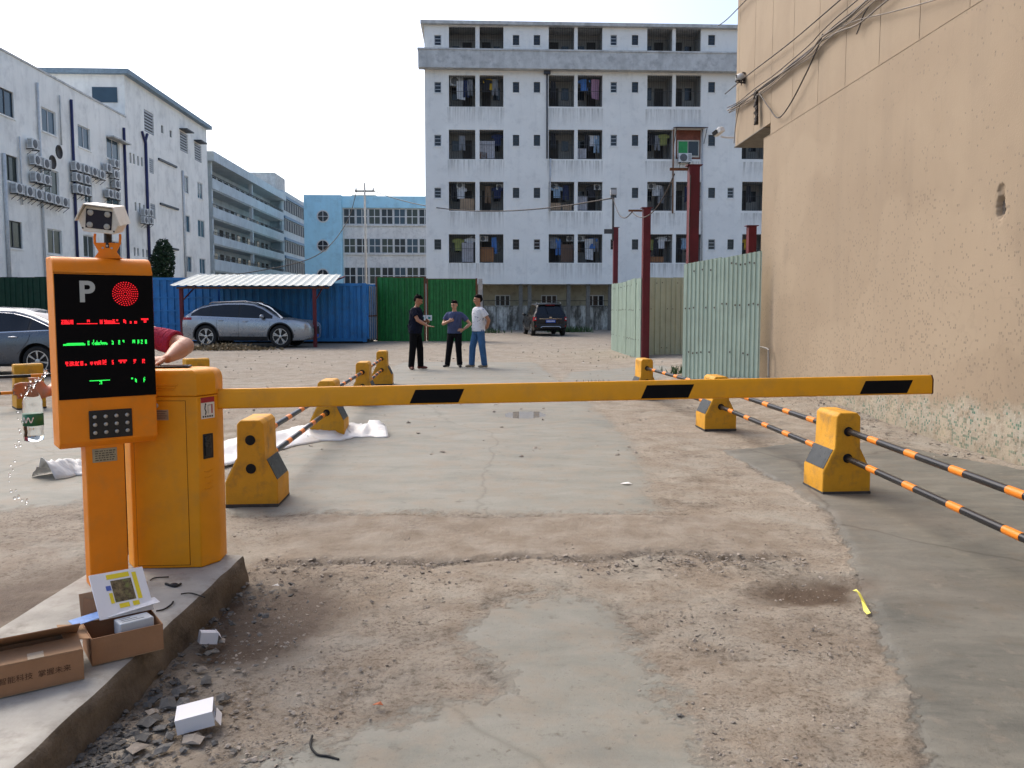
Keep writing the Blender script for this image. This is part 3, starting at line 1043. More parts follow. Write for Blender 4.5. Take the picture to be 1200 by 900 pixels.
tag(o, 'small white crumpled plastic scrap left of the terminal post', 'plastic sheet')

card = M('cardboard', (.31, .165, .085), .85, var=.12, scale=7, local=True, bmp=.15, bscale=90, dirt=(.2, .1, .05), dirt_amt=.3)
card_in = M('cardboard_inside', (.36, .22, .125), .9, var=.12, scale=9, local=True)
def carton(name, pa, pb, D, h, label):
    pa, pb = Vector(pa), Vector(pb)
    L = (pb - pa).length
    t = empty(name, pa, math.atan2(pb.y - pa.y, pb.x - pa.x), label, 'box')
    th = .004
    B().box(0, L, 0, D, .001, th).build('bottom', card_in, t)
    B().box(0, L, 0, th, .0045, h).build('front_wall', card, t, bevel=.001)
    B().box(0, L, D - th, D, .0045, h).build('back_wall', card, t, bevel=.001)
    B().box(0, th, th + .0005, D - th - .0005, .0045, h).build('side_wall', card, t, bevel=.001)
    B().box(L - th, L, th + .0005, D - th - .0005, .0045, h).build('side_wall', card, t, bevel=.001)
    return t, L
bA, LA = carton('cardboard_box', gp(108, 781, ZI + .003), gp(192, 761, ZI + .003), .2, .105, 'open cardboard box holding a manual and grey unit on the island')
lid = B()
lid.box(-.0, LA, 0, .004, 0, .11)
o = lid.build('lid_flap', card_in, bA, loc=(0, .202, .106), rot=(R(-22), 0, 0))
wing = [(0, 0), (.07, 0), (.068, .03), (.058, .055), (.04, .072), (.0, .085)]
B().prism(wing, 0, .003, 'y').build('tuck_flap', card, bA, loc=(.004, .203, .115), rot=(R(-22), 0, R(-20)))
B().prism([(-x, z) for x, z in wing][::-1], 0, .003, 'y').build('tuck_flap', card, bA, loc=(LA - .004, .203, .115), rot=(R(-22), 0, R(25)))
B().box(0, .09, 0, .17, 0, .003).build('side_flap', card_in, bA, loc=(-.088, .02, .118), rot=(0, R(12), 0))
man_m = M('manual_paper', (.72, .72, .74), .6, var=.05)
mb = empty('manual_booklet', (0, 0, 0), 0, 'white instruction manual with yellow print leaning in the open box', 'booklet')
MB_ = (Matrix.Translation(bA.location) @ Matrix.Rotation(bA.rotation_euler.z, 4, 'Z') @ Matrix.Translation((.05, .10, .135)) @ Euler((R(50), R(14), R(4))).to_matrix().to_4x4() @ Matrix.Rotation(R(13), 4, 'Z') @ Matrix.Scale(1.12, 4))
mb.matrix_world = MB_
B().box(0, .19, 0, .17, -.006, 0).build('pages', man_m, mb, bevel=.001)
yl = M('print_yellow', (.72, .58, .03), .6, var=.1)
for n_, (x0, x1, y0, y1) in enumerate(((.055, .135, .142, .16), (.145, .16, .05, .155), (.05, .062, .05, .09), (.075, .11, .028, .045), (.122, .145, .028, .045))):
    B().box(x0, x1, y0, y1, .0002, .001).build('yellow_print', yl, mb)
bl = B()
B().box(.065, .138, .052, .135, .0002, .0008).build('cover_picture', M('picture_brown', (.16, .12, .06), .6, var=.8, scale=60, dirt=(.12, .2, .03), dirt_amt=1, dscale=30, local=True), mb)
B().box(.045, .062, .1, .118, .0002, .001).build('blue_print', M('print_blue', (.08, .13, .4), .6), mb)
dv = empty('control_unit', (0, 0, 0), 0, 'pale grey boxed unit inside the open cardboard box', 'unit')
dv.matrix_world = Matrix.Translation(bA.location) @ Matrix.Rotation(bA.rotation_euler.z, 4, 'Z') @ Matrix.Translation((.105, .018, .075)) @ Euler((R(-4), 0, R(4))).to_matrix().to_4x4()
grey_u = M('unit_grey', (.42, .45, .48), .45, var=.08)
B().box(0, LA - .13, 0, .09, 0, .055).build('case', grey_u, dv, bevel=.004)
bl = B()
for k in range(3):
    bl.box(.015, LA - .16 - k * .02, .02 + k * .022, .026 + k * .022, .055, .0556)
kind(bl.build('case_lettering', M('unit_print', (.1, .11, .13), .6), dv), 'stuff')
for k, (c_, nm, lb) in enumerate((((.66, .66, .68), 'leaflet', 'folded white leaflet lying over the open box'), ((.16, .3, .62), 'leaflet', 'blue and white leaflet sticking out of the open box'))):
    o = B().box(0, .2, 0, .06, 0, .003).build(nm, M('leaflet_%d' % k, c_, .55, var=.25, scale=30, local=True), bevel=.001)
    o.matrix_world = Matrix.Translation(bA.location) @ Matrix.Rotation(bA.rotation_euler.z, 4, 'Z') @ Matrix.Translation((.08 - k * .12, .105 - k * .005, .135 - k * .004)) @ Euler((R(5), R(-3), R(8 + 4 * k))).to_matrix().to_4x4()
    tag(o, lb, 'leaflet')
pA, pB2 = gp(2, 818, ZI + .003), gp(99, 796, ZI + .003)
dirv = (pB2 - pA).normalized()
bB, LB = carton('cardboard_box', pA - dirv * .09, pB2, .2, .11, 'closed printed cardboard box at the left edge of the island')
B().box(.004, LB - .004, .002, .12, 0, .0035).build('lid_flap', card_in, bB, loc=(0, 0, .1105), rot=(R(4), 0, 0))
B().box(0, LB, 0, .15, 0, .003).build('lid_flap', card, bB, loc=(0, .198, .112), rot=(R(150), 0, 0))
B().box(LB * .5, LB * .5 + .05, .001, .05, .0, .001).build('tape_strip', M('tape', (.55, .45, .33), .3), bB, loc=(0, 0, .1145), rot=(R(4), 0, 0))
text_mesh('printed_text', '智能科技  掌握未来', .026, M('box_print', (.09, .04, .02), .8), bB, (LB * .56, -.0008, .055), (math.pi / 2, 0, 0), .0003)

wc = M('carton_white', (.72, .72, .74), .6, var=.05, local=True)
def small_carton(px, py, rz, size, label, tilt=(0, 0)):
    q = gp(px, py)
    t = empty('paper_carton', (q.x, q.y, .012), rz, label, 'carton')
    a, b_, c = size
    bd = B()
    bd.box(0, a, 0, .002, 0, c).box(0, a, b_ - .002, b_, 0, c).box(0, .002, .0021, b_ - .0021, 0, c).box(.0021, a - .0021, .0021, b_ - .0021, .0, .002)
    o = bd.build('sleeve', wc, t, rot=(tilt[0], tilt[1], 0))
    o2 = B().box(.0021, a, .0021, b_ - .0021, c - .002, c).build('top_panel', wc, t, rot=(tilt[0], tilt[1], 0))
    B().box(0, .03, 0, b_ * .9, 0, .0015).build('end_flap', wc, t, loc=(a, 0, c * .7), rot=(0, R(55), 0))
    return t
small_carton(208, 866, .3, (.125, .1, .055), 'larger white paper carton lying in the rubble near the camera', (R(4), R(-8)))
small_carton(234, 758, .5, (.075, .06, .05), 'small crushed white carton against the island kerb', (R(-8), R(12)))
# bits on the island and the ground
def cable(name, pts, r, mat, label, cat='cable', seg=6, group=None):
    # smooth through the points
    P_ = [Vector(p) for p in pts]
    out = []
    for i in range(len(P_) - 1):
        p0, p1, p2, p3 = P_[max(0, i - 1)], P_[i], P_[i + 1], P_[min(len(P_) - 1, i + 2)]
        for k in range(8):
            t = k / 8
            out.append(.5 * ((2 * p1) + (p2 - p0) * t + (2 * p0 - 5 * p1 + 4 * p2 - p3) * t * t + (3 * p1 - p0 - 3 * p2 + p3) * t ** 3))
    out.append(P_[-1])
    o = B().tube(out, r, seg).build(name, mat, smooth=True)
    return tag(o, label, cat, group)
def gpts(l, z=.006):
    return [gp(a, b, z) + Vector((0, 0, 0)) for a, b in l]
cable('wire_scrap', gpts([(366, 862), (364, 874), (372, 884), (384, 886), (397, 890)], .008), .004, rubber, 'thin dark wire bent on the ground near the bottom edge', 'wire')
cable('wire_scrap', gpts([(212, 684), (205, 687), (194, 684)], ZI + .006), .006, rubber, 'short black cable end on the island by the cabinet', 'wire')
cable('wire_scrap', gpts([(212, 696), (224, 695), (240, 700)], ZI + .005), .003, rubber, 'thin black wire on the island near the kerb edge', 'wire')
cable('wire_scrap', gpts([(176, 680), (182, 677), (198, 676)], ZI + .005), .003, rubber, 'thin black wire at the foot of the cabinet', 'wire')
cable('wire_scrap', gpts([(183, 716), (192, 714), (200, 709), (203, 705)], ZI + .005), .004, rubber, 'black wire curling out behind the open box', 'wire')
cable('wire_scrap', gpts([(-30, 738), (10, 737), (40, 736)], .01), .006, rubber, 'black wire on the ground left of the island', 'wire')
o = B().ell((0, 0, 0), (.022, .012, .009), 10, 6).build('cable_connector', blk, loc=gp(204, 685, ZI + .01))
tag(o, 'black cable connector lying on the island by the cabinet', 'connector')
o = B().tube([(0, 0, 0), (.05, 0, 0), (.09, .01, 0)], [.011, .009, .006], 8).build('screwdriver', M('tool_red', (.35, .02, .03), .4), loc=gp(42, 733, .012), rot=(0, 0, .5))
B().tube([(.09, .01, 0), (.17, .02, 0)], .003, 6).build('blade', steel, o)
tag(o, 'red handled screwdriver on the ground left of the island', 'tool')
rows = []
pts = gpts([(1001, 692), (1006, 695), (1011, 704), (1014, 714), (1018, 718)], .012)
bl = B()
for i, p in enumerate(pts):
    rows.append([(p.x - .008, p.y, .012 + .01 * math.sin(i * 1.3)), (p.x + .008, p.y - .006, .014 + .008 * math.cos(i * 2.0))])
o = B().sheet(rows).build('plastic_strip', M('strip_yellow', (.72, .66, .08), .4), solid=.0015)
tag(o, 'yellow plastic strip on the wet dirt beside the grey pad', 'strip')
for px, py, c_, lb in ((443, 831, (.4, .12, .05), 'small brown dry leaf on the concrete patch'), (323, 690, (.7, .68, .64), 'tiny white paper scrap on the dirt near the island'), (734, 569, (.7, .69, .66), 'white scrap on the slab below the boom arm'), (683, 426, (.7, .7, .7), 'white scrap on the dirt right of the men'), (660, 416, (.35, .06, .03), 'small red scrap on the dirt beyond the men')):
    q = gp(px, py)
    s_ = .02 if py > 600 else .05
    o = B().add([(-s_, 0, .004), (0, -s_ * .4, .01), (s_, 0, .003), (s_ * .4, s_ * .6, .012), (-s_ * .5, s_ * .5, .006)], [(0, 1, 3, 4), (1, 2, 3)]).build('litter_scrap', M('scrap_%d' % px, c_, .7), loc=(q.x, q.y, .012), solid=.0015)
    tag(o, lb, 'litter')

# ------------------------------------------------------------------ building kit
def facade(b, x0, x1, z0, z1, holes, depth=.25, y=0.0):
    """wall sheet facing local -y with rectangular openings and their reveals"""
    xs = sorted({x0, x1, *[h[0] for h in holes], *[h[1] for h in holes]})
    zs = sorted({z0, z1, *[h[2] for h in holes], *[h[3] for h in holes]})
    xs = [x for x in xs if x0 <= x <= x1]
    zs = [z for z in zs if z0 <= z <= z1]
    for i in range(len(xs) - 1):
        for j in range(len(zs) - 1):
            cx, cz = (xs[i] + xs[i + 1]) / 2, (zs[j] + zs[j + 1]) / 2
            if not any(h[0] < cx < h[1] and h[2] < cz < h[3] for h in holes):
                b.quad((xs[i], y, zs[j]), (xs[i + 1], y, zs[j]), (xs[i + 1], y, zs[j + 1]), (xs[i], y, zs[j + 1]))
    for h in holes:
        a, c, d, e = h[:4]
        dp = h[4] if len(h) > 4 else depth
        b.quad((a, y, d), (a, y, e), (a, y + dp, e), (a, y + dp, d))
        b.quad((c, y, d), (c, y + dp, d), (c, y + dp, e), (c, y, e))
        b.quad((a, y, d), (a, y + dp, d), (c, y + dp, d), (c, y, d))
        b.quad((a, y, e), (c, y, e), (c, y + dp, e), (a, y + dp, e))
    return b
def window(parent, x0, x1, z0, z1, y, frame_m, pane_m, nm=2, fw=.05, rows=1):
    """a recessed window: pane with frame and mullions as sub-parts"""
    p = B().box(x0 + .005, x1 - .005, y + .03, y + .05, z0 + .005, z1 - .005).build('window', pane_m, parent)
    f = B()
    f.box(x0 + .003, x0 + fw, y, y + .028, z0 + .003, z1 - .003)
    f.box(x1 - fw, x1 - .003, y, y + .028, z0 + .003, z1 - .003)
    f.box(x0 + fw, x1 - fw, y + .002, y + .028, z0 + .003, z0 + fw)
    f.box(x0 + fw, x1 - fw, y + .002, y + .028, z1 - fw, z1 - .003)
    for k in range(1, nm):
        xm = x0 + (x1 - x0) * k / nm
        f.box(xm - fw / 2, xm + fw / 2, y - .004, y + .028, z0 + fw, z1 - fw)
    for k in range(1, rows):
        zm = z0 + (z1 - z0) * k / rows
        f.box(x0 + fw, x1 - fw, y + .004, y + .028, zm - fw / 2, zm + fw / 2)
    f.build('frame', frame_m, p)
    return p
def shell(b, x0, x1, y0, y1, z0, z1, floor=True):
    """volume open to the front (-y)"""
    b.quad((x0, y0, z0), (x0, y0, z1), (x0, y1, z1), (x0, y1, z0))
    b.quad((x1, y0, z0), (x1, y1, z0), (x1, y1, z1), (x1, y0, z1))
    b.quad((x0, y1, z0), (x0, y1, z1), (x1, y1, z1), (x1, y1, z0))
    b.quad((x0, y0, z1), (x1, y0, z1), (x1, y1, z1), (x0, y1, z1))
    if floor:
        b.quad((x0, y0, z0), (x0, y1, z0), (x1, y1, z0), (x1, y0, z0))
    return b
YAW = .0452
bwhite = M('render_white', (.82, .805, .76), .9, var=.09, scale=.5, dirt=(.46, .45, .42), dirt_amt=.45, dscale=1.3, bmp=.15, bscale=12, streak=.32)
bwhite2 = M('render_white_left', (.85, .835, .775), .9, var=.1, scale=.4, dirt=(.45, .44, .41), dirt_amt=.5, dscale=.9, bmp=.15, bscale=12, streak=.38)
bgrey = M('ledge_grey', (.55, .55, .53), .9, var=.2, scale=2, dirt=(.22, .22, .22), dirt_amt=.6, dscale=2.5, streak=.6)
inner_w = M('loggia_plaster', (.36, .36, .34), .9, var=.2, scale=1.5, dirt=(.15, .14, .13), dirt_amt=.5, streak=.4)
alu = M('aluminium_frame', (.35, .36, .37), .45, .4, var=.15)
wht_frame = M('white_frame', (.6, .61, .6), .5, var=.12)
dkframe = M('dark_frame', (.05, .055, .06), .5, var=.2)
pane_d = glass('pane_dark', (.018, .024, .032), .12)
pane_b = glass('pane_blue', (.045, .085, .12), .08)
pane_m = M('pane_matte', (.05, .07, .09), .5, var=.3, spec=.15)
pane_g = glass('pane_green', (.05, .065, .055), .1)
bars_m = M('grille_bars', (.07, .07, .07), .6, .3, var=.2)
door_d = M('door_dark', (.05, .045, .04), .7, var=.3)

# ------------------------------------------------------------------ main six-storey building
MO = (pp(499.5, 330, 52).x, 52.0, 0.0)
MBld = empty('apartment_block', MO, YAW, 'six storey white dormitory block with balcony openings full of laundry', 'building')
def mx(px, py):
    return on_wall(px, py, MO, YAW)
def mrect(px0, px1, py0, py1):
    pm, ym = (px0 + px1) / 2, (py0 + py1) / 2
    return mx(px0, ym)[0], mx(px1, ym)[0], mx(pm, py1)[1], mx(pm, py0)[1]
MW, MZ0, MZ1 = 27.0, 2.98, mx(500, 29)[1]
pairs = [(526, 557, 562, 590), (643, 673, 677, 706), (758.5, 788, 792, 821.5), (869.5, 899, 903, 932)]
rows_y = [(31, 61.5), (88, 125), (152, 186.5), (213, 247), (274.5, 308)]
wcols = [(509, 517), (601, 608.5), (625.5, 633), (715.5, 723), (740.5, 748), (830, 838), (852.5, 860)]
wrows = [(41, 53), (96, 108.5), (158, 171), (220, 232), (280.5, 292.5)]
holes = []
loggias = []
for r, (ya, yb) in enumerate(rows_y):
    for c, pr in enumerate(pairs):
        for s_ in range(2):
            x0, x1, z0, z1 = mrect(pr[2 * s_], pr[2 * s_ + 1], ya, yb)
            holes.append((x0, x1, z0, z1, .2))
            loggias.append((r, c, s_, x0, x1, z0, z1))
mwins = []
for r, (ya, yb) in enumerate(wrows):
    for c, (a, b_) in enumerate(wcols):
        if c == 6 and r < 3:
            continue
        x0, x1, z0, z1 = mrect(a, b_, ya, yb)
        holes.append((x0, x1, z0, z1, .12))
        mwins.append((x0, x1, z0, z1))
bl = facade(B(), 0, MW, MZ0, MZ1, holes)
bl.quad((0, 0, MZ0), (0, 0, MZ1), (0, 13, MZ1), (0, 13, 0))
bl.quad((MW, 0, MZ0), (MW, 13, 0), (MW, 13, MZ1), (MW, 0, MZ1))
bl.quad((0, 13, 0), (0, 13, MZ1), (MW, 13, MZ1), (MW, 13, 0))
bl.quad((0, 0, MZ0), (MW, 0, MZ0), (MW, 2.2, MZ0), (0, 2.2, MZ0))
# rain marks below the balcony openings
m, nt_, b_ = newmat('render_white_block')
P_ = objco(nt_)
n1 = noise(nt_, P_, .5, 5)
cc = mixc(nt_, ramp(nt_, n1, [(.3, 0.0), (.7, 1.0)]), (.76, .745, .70), (.86, .845, .79))
cc = mixc(nt_, ramp(nt_, noise(nt_, P_, 1.4, 8, .68), [(.52, 0.0), (.74, .5)]), cc, (.50, .50, .48))
cc = mixc(nt_, ramp(nt_, noise(nt_, P_, 6, 8, .75), [(.62, 0.0), (.72, .6)]), cc, (.42, .41, .39))
sp_ = node(nt_, 'ShaderNodeSeparateXYZ')
nt_.links.new(P_, sp_.inputs[0])
zs0 = mrect(526, 557, 88, 125)[2]
fl_ = (mrect(526, 557, 88, 125)[2] - mrect(526, 557, 274.5, 308)[2]) / 3
bx0 = mrect(524, 557, 88, 125)[0]
bw_ = mrect(643, 673, 88, 125)[0] - mrect(526, 557, 88, 125)[0]
fz = mth(nt_, 'FRACT', mth(nt_, 'DIVIDE', mth(nt_, 'SUBTRACT', zs0 + fl_ * 6 - .02, sp_.outputs['Z']), fl_))
fx = mth(nt_, 'FRACT', mth(nt_, 'DIVIDE', mth(nt_, 'ADD', mth(nt_, 'SUBTRACT', sp_.outputs['X'], bx0), bw_ * 4), bw_))
bay = mth(nt_, 'MULTIPLY', mth(nt_, 'LESS_THAN', fx, .57), ramp(nt_, fz, [(.0, 1.0), (.36, 0.0)]))
drip = ramp(nt_, noise(nt_, mapping(nt_, P_, (5, 5, .22)), 1.6, 7, .7), [(.42, 0.0), (.62, 1.0)])
cc = mixc(nt_, mth(nt_, 'MULTIPLY', mth(nt_, 'MULTIPLY', bay, drip), .75), cc, (.33, .31, .27))
st_ = ramp(nt_, noise(nt_, mapping(nt_, P_, (1.6, 1.6, .12)), 1.3, 7, .65), [(.55, 0.0), (.78, .35)])
cc = mixc(nt_, st_, cc, (.44, .44, .43))
nt_.links.new(cc, b_.inputs['Base Color'])
b_.inputs['Roughness'].default_value = .9
bump(nt_, b_, noise(nt_, P_, 14, 6), .15, .01)
bl.build('wall', m, MBld)
rf = B().box(-.22, MW + .2, -.3, 13.2, MZ1 + .003, MZ1 + .2).build('roof', bgrey, MBld)
zl0, zl1 = mx(600, 83)[1], mx(600, 62.5)[1]
B().box(-.36, MW + .3, -.55, .003, zl0, zl1).build('ledge', bgrey, MBld)
B().box(-.4, MW + .3, -.6, -.002, zl1 + .002, zl1 + .1).build('ledge_coping', bgrey, MBld)
for k, (x0, x1, z0, z1) in enumerate(mwins):
    p = window(MBld, x0, x1, z0, z1, .07, dkframe if k % 3 else alu, pane_d, 1, .04, 3)
    B().box(x0 - .05, x1 + .05, -.035, -.003, z0 - .07, z0 - .005).build('sill', bwhite, p)
DK = [M('board_brown', (.30, .14, .06), .8, var=.2, scale=3), M('board_beige', (.42, .30, .2), .85, var=.2, scale=3), M('board_grey', (.45, .44, .46), .8, var=.25, scale=6), M('board_dark', (.16, .1, .07), .8, var=.2)]
boards = {(2, 0, 1): [(562, 580, 164, 186, 2), (562, 571, 177, 186, 0)], (3, 0, 0): [(539, 556, 232, 246.5, 1)], (3, 1, 0): [(644, 658, 237, 247, 1), (660, 671, 239, 247, 1)], (3, 1, 1): [(678, 689, 229, 247, 2)], (4, 0, 1): [(563, 578.5, 289.5, 307, 0)], (4, 1, 0): [(658, 672, 286, 307, 3)], (4, 2, 0): [(759, 779, 300.5, 307.5, 0)], (2, 1, 1): [(677, 688, 173, 186, 2)], (4, 0, 0): [(541, 555, 284, 307, 2)]}
rg = random.Random(21)
for r, c, s_, x0, x1, z0, z1 in loggias:
    if (r, c, s_) == (2, 2, 1):
        continue
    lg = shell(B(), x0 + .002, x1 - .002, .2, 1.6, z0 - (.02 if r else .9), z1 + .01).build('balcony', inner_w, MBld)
    w_ = x1 - x0
    dx = x0 + w_ * (.12 if (c + s_) % 2 else .5)
    zf = z0 - (.02 if r else .9)
    B().box(dx, dx + w_ * .36, 1.54, 1.595, zf + .02, zf + 2.0 if r == 0 else min(z1 - .35, zf + 1.55)).build('door', door_d, lg)
    wx = x0 + w_ * (.6 if (c + s_) % 2 else .1)
    B().box(wx, wx + w_ * .28, 1.55, 1.597, zf + .8, min(z1 - .4, zf + 1.75)).build('inner_window', pane_d, lg)
    g = B()
    n = int(w_ / .14)
    for k in range(1, n):
        xx = x0 + w_ * k / n
        g.box(xx - .008, xx + .008, .1, .116, z0 + .01, z1 - .01)
    for zz in (.03, .5, .95):
        g.box(x0 + .005, x1 - .005, .116, .13, z0 + (z1 - z0) * zz - .012, z0 + (z1 - z0) * zz + .012)
    if r > 0 or True:
        kind(g.build('grille', bars_m, lg), 'stuff')
    for a, b_, ya, yb, k in boards.get((r, c, s_), []):
        q = mrect(a, b_, ya, yb)
        bb = B()
        n = 4
        for i in range(n):
            bb.box(q[0] + (q[1] - q[0]) * i / n + .01, q[0] + (q[1] - q[0]) * (i + 1) / n - .01, .3, .34, max(q[2], z0 + .01), q[3])
        bb.box(q[0], q[1], .342, .36, max(q[2], z0 + .01), q[3])
        bb.build('partition_board', DK[k], lg)
# enclosed balcony with the green window
x0, x1, z0, z1 = mrect(792, 821.5, 152, 186.5)
eb = B().box(x0 + .003, x1 - .003, .12, .2, z0 + .003, z1 - .003).build('enclosed_balcony', M('enclosure_red', (.22, .075, .05), .85, var=.3, scale=4), MBld)
q = mrect(794, 820, 164, 184)
B().box(q[0], q[1], .08, .118, q[2], q[3]).build('frame', M('frame_cream', (.5, .48, .42), .6), eb)
q = mrect(795.5, 806, 165.5, 182)
B().box(*q[:2], .06, .079, *q[2:]).build('green_panel', M('panel_green', (.03, .28, .08), .5), eb)
q = mrect(807, 818.5, 165.5, 182)
B().box(*q[:2], .06, .079, *q[2:]).build('pane', pane_d, eb)
q = mrect(789, 826, 149.5, 151.5)
aw = B().prism([(0, 0), (-.75, -.12), (-.75, -.16), (0, -.04)], q[0], q[1], 'x').build('awning', M('awning_dark', (.10, .06, .05), .7, var=.3), MBld, loc=(0, -.004, q[3]))
for xx in (q[0] + .05, q[1] - .05):
    B().tube([(xx, -.7, -.15), (xx, -.02, -1.0)], .02, 6).build('brace', bars_m, aw)
# drain pipes and conduits on the facade
for a, ya, b_, yb, m_ in ((641, 86, 641, 186, M('pipe_dark', (.05, .055, .07), .5)), (645, 186, 644, 248, M('pipe_pale', (.5, .5, .5), .5)), (789, 152, 788, 250, M('pipe_rust', (.26, .14, .08), .8, var=.4, scale=3)), (823, 152, 822, 310, MATS['pipe_pale'])):
    p0, p1 = mx(a, ya), mx(b_, yb)
    B().tube([(p0[0], -.06, p0[1]), (p1[0], -.06, p1[1])], .05, 8).build('drain_pipe', m_, MBld, smooth=True)
q = mx(641, 84.5)
B().box(q[0] - .2, q[0] + .2, -.25, -.01, q[1] - .15, q[1] + .12).build('hopper', MATS['pipe_dark'], MBld)
# ground floor set back under the block
gf_m = M('ground_floor_render', (.42, .37, .26), .9, var=.2, scale=1.2, dirt=(.12, .1, .08), dirt_amt=.6, streak=.5)
gh = []
for a, b_ in ((580, 598), (634, 653), (688, 708)):
    p = on_wall(a, 346, (MO[0] - 2.2 * math.sin(YAW), MO[1] + 2.2 * math.cos(YAW), 0), YAW)[0], on_wall(b_, 346, (MO[0] - 2.2 * math.sin(YAW), MO[1] + 2.2 * math.cos(YAW), 0), YAW)[0]
    gh.append((p[0], p[1], 1.55, 2.32, .12))
fw_ = facade(B(), 0, MW, -.1, MZ0 - .003, gh, y=2.2).build('ground_floor_wall', gf_m, MBld)
for h in gh:
    window(fw_, h[0], h[1], h[2], h[3], 2.25, wht_frame, pane_d, 3, .07)
for a in (564, 610.5, 621, 667, 690, 716):
    xx = mx(a, 345)[0]
    B().box(xx - .12, xx + .12, .25, .5, -.1, MZ0 - .004).build('column', M('column_grey', (.16, .15, .13), .9, var=.3), MBld)
# boundary wall in front
pa, pb = gp(556, 387), gp(760, 386)
dirty, nt_, b_ = newmat('dirty_white_wall')
P_ = geo(nt_)
cc = mixc(nt_, ramp(nt_, noise(nt_, mapping(nt_, P_, (1, 1, .45)), 1.5, 8, .7), [(.42, 0.0), (.58, 1.0)]), (.66, .64, .58), (.13, .12, .10))
cc = mixc(nt_, ramp(nt_, noise(nt_, mapping(nt_, P_, (3, 3, .25)), 1.4, 7, .7), [(.48, 0.0), (.62, .8)]), cc, (.07, .065, .055))
nt_.links.new(cc, b_.inputs['Base Color'])
b_.inputs['Roughness'].default_value = .95
L = (pb - pa).length
bw = empty('boundary_wall', pa, math.atan2(pb.y - pa.y, pb.x - pa.x), 'low stained white wall behind the black car', 'wall')
B().box(0, L, 0, .24, -.1, 1.52).build('wall_body', dirty, bw, bevel=.02)
B().box(-.03, L + .03, -.03, .27, 1.523, 1.6).build('coping', dirty, bw, bevel=.02)
for xx in np.arange(.6, L, 2.4):
    B().box(xx - .02, xx + .02, .1, .14, 1.6, 1.95).build('rail_post', bars_m, bw)
B().tube([(0, .12, 1.93), (L, .12, 1.93)], .02, 6).build('rail', bars_m, bw)

# ---- laundry
def cloth(kind_, wd, h, mat, x, y, z, name):
    sil = {
        'shirt': [(-.5, -.35), (-.5, -.12), (-.16, 0), (.16, 0), (.5, -.12), (.5, -.35), (.3, -.36), (.3, -1), (-.3, -1), (-.3, -.36)],
        'trousers': [(-.3, 0), (.3, 0), (.36, -1), (.08, -1), (0, -.35), (-.08, -1), (-.36, -1)],
        'towel': [(-.45, 0), (.45, 0), (.42, -.5), (.46, -1), (-.4, -.96), (-.45, -.5)]}[kind_]
    nsub = 5
    bl = B()
    f_, bk = [], []
    for i, (a, b_) in enumerate(sil):
        yy = .05 * math.sin(a * 9 + b_ * 4 + x * 3)
        f_.append((a * wd, yy - .012, b_ * h))
        bk.append((a * wd, yy + .012, b_ * h))
    n = len(sil)
    bl.add(f_ + bk, [tuple(range(n))[::-1], tuple(range(n, 2 * n))] + [(i, (i + 1) % n, (i + 1) % n + n, i + n) for i in range(n)])
    wv = Vector(MO) + Vector((math.cos(YAW) * x - math.sin(YAW) * y, math.sin(YAW) * x + math.cos(YAW) * y, z))
    o = bl.build(name, mat, loc=wv, rot=(0, 0, YAW + rg.uniform(-.35, .35)))
    return o
LC = {'white': (.62, .63, .64), 'dark': (.03, .03, .035), 'navy': (.025, .035, .09), 'blue': (.08, .2, .5), 'grey': (.25, .26, .28), 'yellow': (.6, .38, .03), 'pink striped': (.42, .25, .36), 'pale blue': (.3, .42, .55), 'olive': (.28, .3, .1), 'brown': (.2, .13, .08)}
LM = {k: M('cloth_' + k.replace(' ', '_'), v, .9, var=.25, scale=14 if k == 'pink striped' else 5) for k, v in LC.items()}
rown = ['top', 'second', 'third', 'fourth', 'lowest']
coln = ['left', 'middle', 'right', 'far right']
items = {(1, 0, 0): [('towel', 'white', .45), ('trousers', 'grey', .8), ('trousers', 'navy', .65)], (1, 0, 1): [('shirt', 'yellow', .4), ('trousers', 'grey', .65), ('shirt', 'dark', .28)],
         (1, 1, 0): [('trousers', 'dark', .2)], (1, 1, 1): [('shirt', 'blue', .3), ('towel', 'pink striped', .75), ('trousers', 'dark', .5)],
         (2, 0, 0): [('trousers', 'grey', .5)], (2, 0, 1): [('shirt', 'navy', .75)], (2, 1, 0): [('trousers', 'dark', .2)], (2, 1, 1): [('shirt', 'white', .58), ('trousers', 'pale blue', .8), ('trousers', 'dark', .42)],
         (2, 2, 0): [('shirt', 'dark', .25), ('trousers', 'grey', .45), ('shirt', 'olive', .7)],
         (3, 0, 0): [('shirt', 'white', .45), ('trousers', 'dark', .2)], (3, 0, 1): [('trousers', 'brown', .35), ('shirt', 'navy', .75)], (3, 1, 0): [('shirt', 'pale blue', .35), ('trousers', 'navy', .7)], (3, 1, 1): [('shirt', 'dark', .6)],
         (3, 2, 0): [('shirt', 'white', .4), ('trousers', 'grey', .6)], (3, 2, 1): [('trousers', 'navy', .5)],
         (4, 0, 0): [('shirt', 'olive', .35), ('shirt', 'white', .8)], (4, 0, 1): [('trousers', 'blue', .62)], (4, 1, 0): [('trousers', 'blue', .4), ('shirt', 'grey', .2)], (4, 1, 1): [('shirt', 'blue', .6), ('trousers', 'grey', .78), ('towel', 'white', .5)],
         (4, 2, 0): [('shirt', 'olive', .15), ('shirt', 'white', .6), ('trousers', 'dark', .4)], (4, 2, 1): [('shirt', 'pale blue', .4), ('trousers', 'dark', .2)], (3, 3, 0): [('trousers', 'dark', .35)], (4, 3, 0): [('shirt', 'yellow', .3)]}
nm_ = {'shirt': 'hanging_shirt', 'trousers': 'hanging_trousers', 'towel': 'hanging_towel'}
